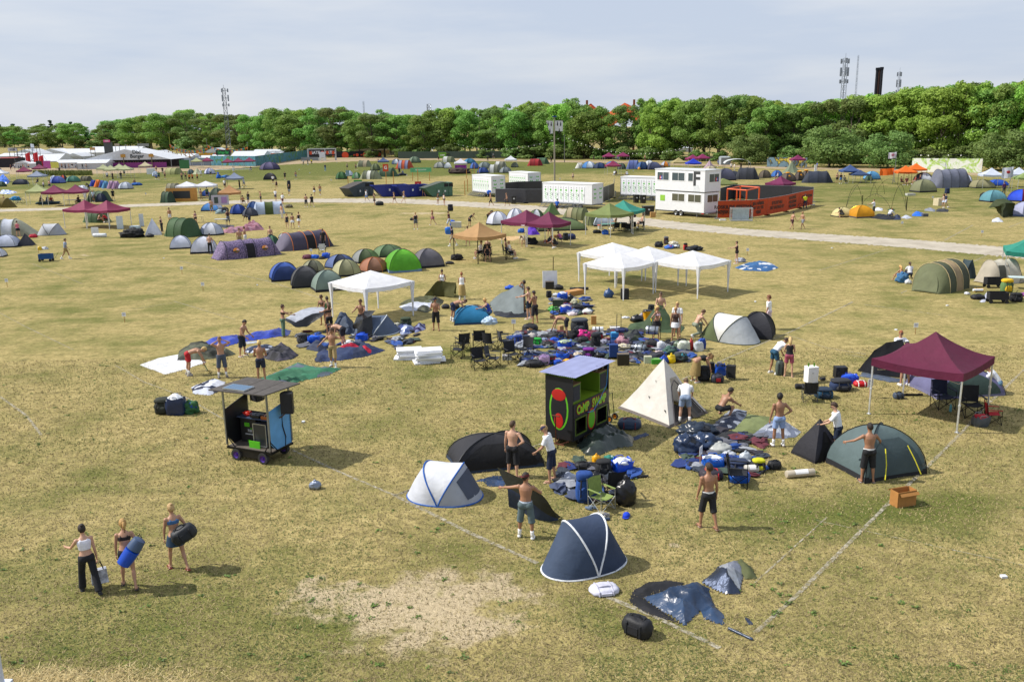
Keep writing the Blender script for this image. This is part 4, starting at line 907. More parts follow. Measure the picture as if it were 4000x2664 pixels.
o=popup2('W',(185,610),(948,415),(770,615),62,['3c4c66','34435e','34435e'],PALE,'slate blue pop-up tent with white trim, closest tent to camera',.42)
popup2('O',(490,520),(1215,655),(745,640),268,['5c6844','dcdcd8','b4bac0'],'3c4438','white and olive pop-up tent with silver end by black dome',.45)
popup2('L',(1090,640),(1650,630),(1410,722),455,['4c5a70','54637a','56657c'],'ccd2d6','slate blue pop-up tent half covered by a black sheet',.5)
tent('dome',('T',585,1610,262,840),13,'24252b 1d1e24 24252b 2a2b32','large black dome tent with open doorway and man standing in it',ratio=.6,push=.95,dcol='0e0f13',rod='3a3c40',skirt='26364e')  # near-black door sheet paints the shade of the interior; the dome stays closed
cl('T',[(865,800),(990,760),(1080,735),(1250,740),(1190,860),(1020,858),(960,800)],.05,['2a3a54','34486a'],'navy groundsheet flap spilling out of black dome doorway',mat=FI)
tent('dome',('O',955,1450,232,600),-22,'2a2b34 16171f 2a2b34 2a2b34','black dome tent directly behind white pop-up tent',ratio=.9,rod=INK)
A,B,C_,T_=g('R',1068,690),g('R',1665,925),g('R',2110,745),None
ce=(A+C_)/2;o=root('tipi_tent','white pointed tipi tent with grey hem and man bending into its doorway','tent',V3(ce.x,ce.y,0))
D_=A+C_-B;H=hz(ce,px('R',0,120)[1]);cs=[p-ce for p in(A,B,C_,D_)];ap=V3(0,0,H)
def face(i,j,u,v,out=0):
 a,b=cs[i],cs[j];p=a.lerp(b,u);c=(1-v)*(1-.07*sin(pi*v));s=1-.04*4*u*(1-u);nrm=V3(p.x,p.y,0).normalized()
 return V3(p.x*c*s,p.y*c*s,H*v)+nrm*(out+.02*NZ.noise((u*5+i,v*5,i)))
q=MB()
for i,j in((0,1),(2,3),(3,0)):q.loft([[face(i,j,u/8,v/10)for u in range(9)]for v in range(11)],closed=0)
q.loft([[face(1,2,u/8*(.12+.36*(v/10)),v/10)for u in range(9)]for v in range(11)],closed=0)
q.loft([[face(1,2,1-(1-u/8)*.10,v/10)for u in range(9)]for v in range(11)],closed=0)
q.loft([[face(1,2,.35+.55*u/8,.68+.32*v/6)for u in range(9)]for v in range(7)],closed=0)
q.mk('canvas',fabric('d6d2ca'),o,ang=30)
q=MB()
for i,j in((0,1),(1,2),(2,3),(3,0)):q.loft([[face(i,j,u/8,v,.012)for u in range(9)]for v in(0,.045)],closed=0)
q.mk('hem',fabric('6e6662'),o);MB().loft([[face(1,2,.14+.76*u/8,.02)*.97 for u in range(9)],[face(3,0,1-u/8,.02)*.7 for u in range(9)]],closed=0).mk('groundsheet',M('3a3a40',CL),o)
MB().path([face(1,2,.14,0,.02),face(1,2,.22,.3,.02),face(1,2,.34,.55,.02),face(1,2,.6,.64,.03),face(1,2,.8,.5,.02),face(1,2,.92,.2,.02),face(1,2,.94,0,.02)],.022,5).mk('door_trim',M('4a4648',CL),o)
MB().loft([[face(1,2,.62+.3*u/6-.1*v/6,v/10+.02,.05+.12*sin(u))for u in range(7)]for v in range(6)],closed=0).mk('door_flap',fabric('57534f'),o)
for u,v in((.45,.62),(.42,.34),(.9,.22)):MB().prism([face(0,1,u,v,.02),face(0,1,u+.03,v+.02,.06),face(0,1,u+.05,v-.03,.02)],(0,0,.01)).mk('guy_tab',M('2a2828',CL),o)
tent('quad',('S',1160,1630,437,850),24,'3a3a44 26262e 34343e 30303a','small black pointed tent with arched opening by man in white shirt',ratio=.9,dcol='040405',skirt='16161c',con=-.16)  # arch is a black sheet, interior darkness painted onto the closed front
bag('pack',('S',1280,1450,680,775),'26272a','grey and black rucksack lying inside small black tent doorway',20)
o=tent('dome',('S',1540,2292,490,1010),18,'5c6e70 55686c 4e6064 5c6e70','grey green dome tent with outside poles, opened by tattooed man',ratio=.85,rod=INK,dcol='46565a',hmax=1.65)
for dx,c in((-.62,'d8d030'),(.66,'d8d030')):MB().path([(dx,-1.16,.15),(dx*.8,-1.02,.55),(dx*.62,-.8,.95)],.016,5).mk('guy_rope',M(c,CL),o)
text('NORDIC PEAK',.085,M('26302f'),o,(.95,-.95,.34),(R(60),0,R(35)),sx=.8)
gz2(('P',535,1190),('P',1540,1405),'5e1638','large burgundy gazebo standing over camp chairs and a purple tent',leg='e2e4e6')
tent('dome',('P',1080,1900,640,1010),8,'6a6a90 4a6670 5a7480 6a6a90','purple and teal dome tent under large burgundy gazebo',ratio=.8,rod='30343c',dcol='31443f',skirt='6a6a8a')
drape('half_raised_tent',[[g('P',420,715),g('P',640,760),g('P',980,800)],[lift('P',590,490,760),lift('P',720,395,780),lift('P',890,365,790)],[g('P',760,600),g('P',900,640),g('P',1040,700)]],['24262e','1c1e26'],'black half raised tent leaning by large burgundy gazebo','tent',mrow=[0,1])
cl('P',[(450,770),(480,725),(700,760),(925,805),(900,838),(790,840),(680,815)],.06,['4a5466','566072'],'grey groundsheet spread before black half raised tent',mat=FI)
chair(('P',1370,1120),5,'navy camp chair with its back to camera under burgundy gazebo','1a2440',k=1.1)
chair(('P',1690,1215),-5,'tall black camp chair by burgundy gazebo leg',INK,k=1.15)
chair(('P',1930,1290),75,'small red camp chair by grey bag','a81820',k=.85)
bag('tote',('P',1700,1878,1175,1335),'4a5058','grey bag with red packets by red camp chair',fill='b8303a',hcol='8a8c90')
bag('duffel',('P',820,935,940,1025),'3a4658','blue grey bag at back leg of burgundy gazebo')
bag('roll',('P',930,1150,965,1002),INK,'long black pole bag lying under burgundy gazebo',-2,bands=(-.3,.3))
q=MB();P=g('P',1460,1160);q.loft([[V3(r_*cos(a),r_*sin(a),z)for a in(2*pi*i/12 for i in range(12))]for z,r_ in((0,.045),(.2,.045),(.24,.03),(.27,.03))],caps=True);fixed('water_bottle','teal water bottle standing on grass between two camp chairs','bottle',q,M('5a9aa0',PL),P)
sign(('P',555,1010),'white paper sign tied to leg of burgundy gazebo',.5,.3,30)
cl('K',[(178,965),(470,860),(780,800),(1000,860),(1205,920),(880,1030),(570,1110)],.035,['dcdee6','e4e6ea'],'white groundsheet spread flat by man in red shorts','groundsheet','groundsheet',rough=.5)
cl('K',[(735,905),(790,740),(900,680),(1000,650),(1230,622),(1310,690),(1500,710),(1660,800),(1500,840),(1170,885),(900,900)],.26,['23261f','3a3d31','555a48'],'dark olive crumpled tent between white groundsheet and blue tarp')
cl('K',[(1165,625),(1300,560),(1700,530),(2100,470),(2352,438),(2500,440),(2450,530),(2352,525),(1750,615),(1480,690),(1330,720)],.2,['1a2c84','22389c'],'long royal blue tarp stretched out on grass','tarp','tarp',mat=FI)
cl('K',[(1760,750),(1850,690),(2140,645),(2245,685),(2150,735),(1990,775),(1830,785)],.14,['c2c6d2','2a3450','d5d8e0'],'silver and navy tent fabric by man holding poles',mat='foil')
cl('K',[(1790,615),(1990,595),(2020,620),(1830,645)],.05,['b0b6c4','d0d4dc'],'narrow silver strip of fabric near royal blue tarp',mat='foil')
cl('L',[(85,930),(100,880),(270,800),(350,810),(490,905),(430,950),(260,978),(130,960)],.34,['1e1f26','33333e','4a4654'],'black and grey crumpled tent behind blond man in navy shorts')
cl('K',[(965,1310),(1060,1270),(1330,1175),(1495,1230),(1420,1365),(1240,1432),(1000,1405)],.18,['c4cada','222c46','d4d8e4'],'white and navy crumpled fabric left of wooden music cart')
cl('L',[(10,1195),(280,1085),(480,990),(640,1040),(990,1060),(830,1140),(560,1195),(430,1235),(330,1205),(150,1200)],.16,['2c664a','38785a','5c6874'],'green tent spread out behind wooden music cart')
cl('L',[(230,1185),(330,1190),(420,1238),(260,1228)],.12,['3c4c6c','8c94a8'],'small blue patterned fabric at edge of green tent')
cl('L',[(672,965),(710,870),(880,870),(1060,800),(1240,780),(1490,850),(1380,890),(1230,930),(1000,965),(690,990)],.24,['1a2746','22325a','2c3c62'],'navy tent laid out behind man in khaki shorts')
cl('L',[(890,868),(1060,820),(1290,845),(1385,880),(1240,925),(1130,870),(980,905)],.36,['a01030','b81438'],'red inner tent lying on navy tent')
cl('L',[(570,838),(640,768),(800,770),(830,830),(720,868)],.24,['28324c','3c4866'],'slate crumpled fabric under blue bag')
cl('L',[(1605,595),(1720,558),(1835,600),(1800,650),(1680,688)],.34,['3c4c80','a8b0c8','5a6a98'],'blue and silver crumpled fabric right of slate pop-up tent',mat='foil')
cl('L',[(1805,595),(1940,542),(1952,610),(1830,652)],.3,['2c2258','8088b0'],'purple rolled fabric by blue and silver crumple')
cl('L',[(890,560),(950,500),(1110,515),(1130,660),(1040,672),(930,600)],.75,['39465a','44526a'],'slate collapsed tent behind bending man with dark cap',rough=.4)
cl('L',[(1640,325),(1720,275),(2060,232),(2165,280),(2130,330),(1990,345),(1760,330)],.2,['4c4e30','5c6040','3a3c2c'],'olive tent fabric laid out right of white gazebo')
cl('L',[(1645,350),(1760,325),(1990,300),(2100,260),(2130,310),(1960,375),(1830,400),(1720,400)],.18,['b4bccc','c8cedc'],'pale groundsheet before olive tent fabric','groundsheet','groundsheet')
cl('L',[(1830,390),(1880,345),(1990,350),(2030,390),(1960,420)],.2,['3a3e30','585c48','2a2c24'],'camouflage heap by man in dark cap')
cl('S',[(428,500),(600,350),(750,368),(740,420),(640,540),(480,540)],.16,['7c8290','2a3246','b4b8c2'],'silver and navy tent fabric before crouching man',mat='foil')
cl('S',[(598,548),(760,396),(960,420),(985,460),(900,530),(770,612)],.08,['707a4a','7c8656'],'olive tent fabric spread flat between two silver pieces',rough=.7)
cl('S',[(765,608),(950,468),(1100,458),(1250,560),(1190,612),(960,622)],.18,['8a90a0','c4c8d0','5a6076'],'silver tent fabric at feet of man in pale blue shorts',mat='foil')
cl('W',[(1005,870),(1050,760),(1200,680),(1400,662),(1560,690),(1480,740),(1230,800),(1180,860),(1330,960),(1510,1085),(1180,985)],.12,[INK,'1f2026'],'black tent fabric under crumpled navy flysheet',mat='fab')
cl('W',[(1140,830),(1380,760),(1660,683),(1780,740),(1845,920),(1925,990),(1922,1098),(1740,1040),(1700,960),(1550,1105),(1420,1010),(1290,940)],.34,['22344e','2a3f5c'],'shiny navy flysheet crumpled over black fabric, closest to camera',mat=FI)
cl('W',[(1708,682),(1830,580),(1880,520),(2060,470),(2130,560),(2100,690),(2085,790),(1960,803),(1850,760)],.36,['8e929e','c2c5cc','3c4456'],'silver crumpled tent fabric right of navy flysheet',mat='foil')
cl('W',[(2020,495),(2090,455),(2200,540),(2250,645),(2140,655),(2090,600)],.32,['565c38','6a7048'],'olive folded fabric on silver crumple')
cl('R',[(590,1120),(700,1050),(880,930),(970,892),(1100,960),(1255,1040),(1240,1130),(1050,1152),(860,1235),(700,1232)],.42,['252e2b','2e3834'],'dark green tarpaulin heaped at front of painted black cart','tarpaulin','tarp',mat=FI)
cl('R',[(1212,1032),(1390,972),(1432,1000),(1260,1062)],.05,['2c3c5c','344668'],'flat blue strap strip lying beyond dark green tarpaulin')
cl('U',[(213,490),(330,442),(475,470),(440,560),(385,645),(300,632),(320,570)],.22,['a8b0c2','28344e','c0c6d4'],'grey and navy crumpled fabric left of blue backpack')
cl('H',[(1970,1020),(2100,972),(2250,948),(2400,970),(2475,1022),(2350,1064),(2080,1052)],.14,[PALE,'2e5e92','3a6ca0'],'blue and white round tent spread on grass by woman with pole')
cl('N',[(1078,862),(1130,780),(1330,750),(1700,740),(1905,830),(1850,905),(1680,912),(1350,888)],.16,['36492f','42573a'],'dark green tent spread around feet of three standing campers')
cl('N',[(975,992),(1080,890),(1180,905),(1335,1000),(1270,1062),(1130,1062)],.4,['2c3230','40493a','252c34'],'dark olive heap of fabric behind silver mats')
cl('M',[(1080,665),(1150,615),(1400,600),(1520,640),(1710,695),(1660,748),(1300,752),(1120,722)],.2,[INK,'1e1f24'],'black plastic sheet under grey half raised tent',mat=FI)
drape('held_tent',[[lift('T',1130,645,1150),lift('T',1330,740,1240),lift('T',1500,830,1290),lift('T',1660,1000,1300),lift('T',1750,1130,1300),g('T',1830,1200)],[lift('T',1240,870,1180),lift('T',1370,940,1230),lift('T',1510,1040,1260),lift('T',1610,1130,1280),lift('T',1700,1190,1280),g('T',1800,1215)],[g('T',1250,1090),g('T',1330,1110),g('T',1480,1200),g('T',1590,1240),g('T',1710,1255),g('T',1800,1230)]],['26344e','2c2d26','c8cad4'],'navy and white folding tent held up by man in maroon cap','tent',mrow=[1,0],wr_=.03)
drape('held_sheet',[[lift('L',365,470,640),lift('L',520,395,620),lift('L',690,350,600),lift('L',805,362,585)],[lift('L',355,485,670),lift('L',470,527,665),lift('L',620,450,640),lift('L',805,400,620)],[lift('L',345,505,690),lift('L',470,592,680),lift('L',600,580,660),lift('L',790,450,640)]],['a4a8b2','101115'],'silver and black sheet carried between two women in bikini tops','sheet',mat=FI,mrow=[0,1],wr_=.05)
drape('black_sheet',[[lift('L',1165,470,640),lift('L',1240,400,640),lift('L',1390,400,640)],[lift('L',1120,560,660),lift('L',1240,500,690),lift('L',1350,450,680)],[g('L',1110,640),g('L',1190,700),g('L',1300,700),g('L',1360,690)]],['0f1014'],'black plastic sheet held by shirtless man over slate tent','sheet',mat=FI,wr_=.07)
drape('half_raised_tent',[[g('M',0,440),g('M',150,425),g('M',300,425),g('M',480,450)],[lift('M',110,330,430),lift('M',250,180,430),lift('M',390,212,435),lift('M',520,225,445)],[g('M',130,390),g('M',280,385),g('M',400,390),g('M',520,400)]],['56562f','64643c'],'olive tent being folded by two women in white tops','tent',mrow=[0,1],wr_=.08)
drape('half_raised_tent',[[g('M',1010,600),g('M',1200,560),g('M',1450,540),g('M',1600,580)],[lift('M',1040,520,640),lift('M',1180,400,640),lift('M',1380,300,640),lift('M',1550,222,650)],[g('M',1075,668),g('M',1220,690),g('M',1420,735),g('M',1560,735)]],['5a6466','768082'],'grey half raised tent held up by shirtless men','tent',mrow=[0,1],wr_=.07)
drape('half_raised_tent',[[lift('N',1500,515,800),lift('N',1540,508,800),lift('N',1590,522,800)],[lift('N',1400,650,830),lift('N',1530,640,850),lift('N',1680,690,850)],[g('N',1250,870),g('N',1480,900),g('N',1800,890)]],['384c30'],'dark green tent pulled up by shirtless man with hair bun','tent',wr_=.06)
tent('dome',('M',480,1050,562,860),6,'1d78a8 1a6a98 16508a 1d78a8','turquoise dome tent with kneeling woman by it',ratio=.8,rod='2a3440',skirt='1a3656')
def pp(*a,**k):return person(*a,lod=0,**k)
POSES['spread']=P_(L=4,nod=4,hy=-35,th=((4,8),(-2,8)),ua=((48,66),(38,34)),fo=((62,60),(66,-4)))
POSES['spread2']=P_(L=6,nod=12,hy=8,th=((2,6),(0,6)),ua=((34,46),(30,40)),fo=((62,36),(58,24)))
POSES['signal']=P_(L=-3,nod=4,th=((12,8),(-10,6)),sh=((4,4),(-16,4)),ua=((25,78),(30,40)),fo=((170,-18),(48,30)))
POSES['poles']=P_(L=16,nod=35,ua=((18,6),(14,8)),fo=((52,0),(48,-2)))
POSES['stroll']=P_(L=3,nod=6,hy=25,th=((12,4),(-10,4)),sh=((2,3),(-22,3)),ua=((4,10),(-4,10)),fo=((16,4),(10,4)))
POSES['carry']=P_(L=10,nod=10,hy=12,th=((18,4),(-14,4)),sh=((4,3),(-30,3)),ua=((10,10),(-12,28)),fo=((6,4),(50,-30)))
POSES['swing']=P_(L=9,nod=6,th=((22,4),(-20,4)),sh=((4,3),(-30,3)),ua=((36,24),(-4,9)),fo=((80,18),(4,6)))
POSES['feel']=P_(L=12,nod=28,hy=6,ua=((34,10),(30,12)),fo=((66,-4),(58,0)))
N0=dict(lod=0)
pp(('T',1295,752),'onehip',-22,BKS,'shirtless man in black shorts standing in black dome doorway','l',bot=INK,hair='4a3420')
pp(('T',1722,800),'poles',72,'m tee kshorts hs cap sa','man in white shirt and purple cap holding tent poles by painted cart','m','e6e8ee','18223a','a88858','b89a84',cap='3a3450')
_mp=pp(('T',1440,1428),'spread',-12,'m bare kshorts hs capback so band','shirtless man in maroon cap and grey shorts holding up a folding tent','t',bot='56666a',hair='241a14',cap='5a1c20',band='b8c4d4')
pp(('U',1950,1065),'stroll',14,'m bare kshorts hc sa band','shirtless man in black shorts and sandals walking alone over grass','t',bot='1b1c22',hair='33241a',shoe='7a5a48')
pp(('S',1850,1018),'spread2',2,'m bare kshorts hs sa band','tattooed man in black shorts opening grey green dome tent','t',bot=INK,hair='241912',shoe='8a7a70')
pp(('S',1568,785),'feel',62,'m tee shorts hs sh so sun','man in white shirt and navy shorts bending over small black tent','l','f0f0f0','182438','3a2518')
pp(('S',1032,688),'onehip',8,'m bare shorts hc so sa','shirtless man in pale blue shorts with hand on hip','t',bot='8ba2cc',hair='15100d',shoe='6a564a')
pp(('S',500,438),'squat',-62,'m bare shorts hc','crouching shirtless man with curly hair right of tipi','t',bot=INK,hair='2a1c12')
pp(('R',1838,862),'bend2',-12,'m tee shorts hs so sh','man in white shirt and grey blue shorts bending into tipi','l','e6e6e6','8494ac','5a4228','3a3c40')
pp(('O',395,1145),'bend',-78,'f crop lskirt hp sa','woman in black top and long khaki skirt bending over black luggage','m',INK,'8a7548','8a6a40')
pp(('O',1420,1040),'bend2',-66,'m tee shorts hs sh','person in white shirt and teal shorts bending over a green sleeping bag','t','dfe4ee','1e4a66','3a2618')
pp(('O',1612,1078),'stand2',-14,'f tank shorts hl cap sa','woman in black top and pink shorts from behind','l',INK,'96465a','c8a870','b89888',cap='5a5440')
pp(('O',1347,462),'stand',62,'m tee shorts hc sun','man in white shirt with ginger hair standing behind black dome','m','eceef4','d0bcc4','6a3a1c')
pp(('N',1762,1012),'stand',168,'f tank skirt hb','woman in brown top and white skirt facing camera','t','46322c','e4e4e8','b89058')
pp(('N',1790,960),'stand',150,'m tee shorts hs','blond man in white shirt behind woman in white skirt','m','eceef2',PALE,'c8a868')
pp(('N',1500,990),'hips',-140,'f bra skirt hl','blonde woman in bikini top and black skirt with hand on hip','t','d8b8c0','121216','c8a868')
pp(('N',1552,800),'stand2',176,'m bare shorts hb sun','shirtless man with hair bun pulling up dark green tent','l',bot=INK,hair='4a3422')
pp(('N',2050,975),'kneel',-68,'m bare pants hc so sh','kneeling shirtless man in sage trousers left of white pop-up tent','l',bot='848c7a',hair='5a3c22')
pp(('N',225,985),'bend',78,'m bare shorts hc','shirtless man in black shorts bending over luggage pile','m',bot='17171e',hair='5a3a20')
pp(('M',1722,835),'eat',50,'m bare kshorts hs cap straps','shirtless man in dark cap with small rucksack by grey tent','t',bot='201f28',cap='1c2236')
pp(('M',1632,770),'reach',66,'m bare shorts hc sa','shirtless man in navy shorts lifting grey half raised tent','l',bot='1a2840',hair='4a3220')
pp(('M',1545,645),'overhead',80,'m bare shorts hc','shirtless man in grey shorts behind grey half raised tent','t',bot='5a5e6a',hair='2a1c14')
pp(('M',1035,825),'kneel2',78,'f tank shorts hb sh','kneeling woman in blue top and denim shorts at turquoise tent','m','20389a','3a587e','c09858')
pp(('M',475,805),'bend',-74,'m bare shorts hs so','shirtless man in navy shorts bending behind turquoise tent','m',bot='1c2440',hair='5a3a20')
pp(('M',212,945),'eat',168,'m bare kshorts hs cap','shirtless man in navy cap and black shorts facing camera','t',bot='141418',cap='1a2038')
pp(('M',312,412),'stand2',178,'f tank shorts hb','woman in white sleeveless top behind olive tent','t','eceef2','17171b','2a1c14')
pp(('M',610,470),'stand2',6,'f tank lskirt hb so sh','woman in white top and long khaki skirt from behind','m','eceef2','a08a56','8a4a24')
pp(('L',322,692),'reach',-58,'f bra wide hb','woman in black bikini top and sage trousers carrying a sheet','m',INK,'506c58','4a2e20')
pp(('L',775,560),'stand2',160,'f bra brief hc sun','woman with curly hair in brown bikini top facing camera','t','5a4638','2a2a30','4a2c1c')
pp(('L',840,585),'stand2',40,'f tank brief hb','woman in green top by white gazebo leg','t','3a7a44','2a2c30','2a1c14')
pp(('L',852,668),'reach',36,'f bra shorts hl','woman in black bikini top and black shorts pulling a sheet','t','121216','141418','5a3c24')
pp(('L',1222,650),'reach',172,'m bare shorts hc','shirtless man holding up a black plastic sheet','t',bot='1a1c22',hair='4a2c18')
pp(('L',1005,825),'bend',70,'m bare shorts hs cap so sh','bending shirtless man in dark cap behind man in khaki shorts','l',bot='171a26',cap='16182a')
pp(('L',890,1045),'signal',165,'m bare kshorts hc so sa sun','shirtless man in khaki shorts raising one arm','t',bot='a08a60',hair='4a3420',shoe='8a8480')
pp(('K',945,1118),'bend',-66,'m bare shorts hs so sh','shirtless blond man in red shorts bending with a shovel','m',bot='a81420',hair='c0a468',shoe='9a9490')
pp(('K',1455,1155),'overhead',-152,'m bare kshorts hs so sh','shirtless man with both hands behind his head','m',bot='464f60',hair='7a5a34',shoe='6a6460')
pp(('K',1765,828),'poles',-104,'m bare kshorts hs sa','shirtless man in navy shorts looking down at tent poles','m',bot='182234',hair='241a16')
pp(('K',2052,1215),'stand2',6,BS,'blond shirtless man in navy shorts behind music cart','t',bot='182238',hair='d0b070')
a_=pp(('V',540,1432),'swing',34,'f crop wide hs hb sh','dark haired woman in white top and black jeans carrying a tote bag','l','dcdce6','17191f','241812','22242a')
b_=pp(('V',1075,1362),'carry',22,'f bra brief hp sa','blonde woman with ponytail in black shorts carrying a blue dry bag','m','241a18','0c0c10','b08a50','2a2224')
c_=pp(('V',1735,1118),'carry',36,'f bra skirt hb sa','blonde woman in denim skirt with a big black duffel on her shoulder','m','3c6490','1e3850','b89868','7a2420')
h=hand_at(a_,'swing','f crop wide hs hb sh',0,1);o=root('tote_bag','black and white printed tote bag in hand of woman in jeans','bag',V3(h.x,h.y,h.z-.56),30)
MB().box((0,0,.17),(.36,.16,.34),taper=.9).flat('body',M('b4b8c4',CL,None,.6),o)
for t in(-1,1):MB().path([(-.1,t*.06,.32),(-.05,t*.05,.52),(.05,t*.05,.52),(.1,t*.06,.32)],.012,5).mk('handle',M('1a1a1e',CL),o)
def back_of(ro,up,back,side):return ro.location+Mx.Rotation(ro.rotation_euler.z,3,'Z')@V3(side,-back,up)
p=back_of(b_,1.0,.3,.14);o=root('dry_bag','blue and grey dry bag on back of blonde woman','bag',p,24);q=MB();rot=Mx.Rotation(R(38),3,'Y')
def cyl(z0,z1,r0,r1,nm,mt):
 MB().loft([[rot@V3(r_*cos(a),r_*sin(a),z)for a in(2*pi*i/16 for i in range(16))]for z,r_ in((z0,r0*.7),(z0+.02,r0),((z0+z1)/2,(r0+r1)/2*1.03),(z1-.02,r1),(z1,r1*.7))],caps=True).mk(nm,mt,o)
cyl(-.36,.05,.15,.17,'body',M('0c44b0',PL));cyl(.05,.34,.17,.14,'top',M('3c5070',PL));MB().path([rot@V3(-.05,.1,.3),rot@V3(-.03,.2,.36),rot@V3(.05,.12,.34)],.014,5).mk('strap',M(INK,CL),o)
p=back_of(c_,.82,.26,.2);bag_=bag('duffel',('V',1560,1870,450,720),'20242b','big black duffel bag on shoulder of woman in denim skirt',20,hk=.62,dk=.6);bag_.location=p;bag_.rotation_euler=(0,R(-22),R(30))
B_=bag
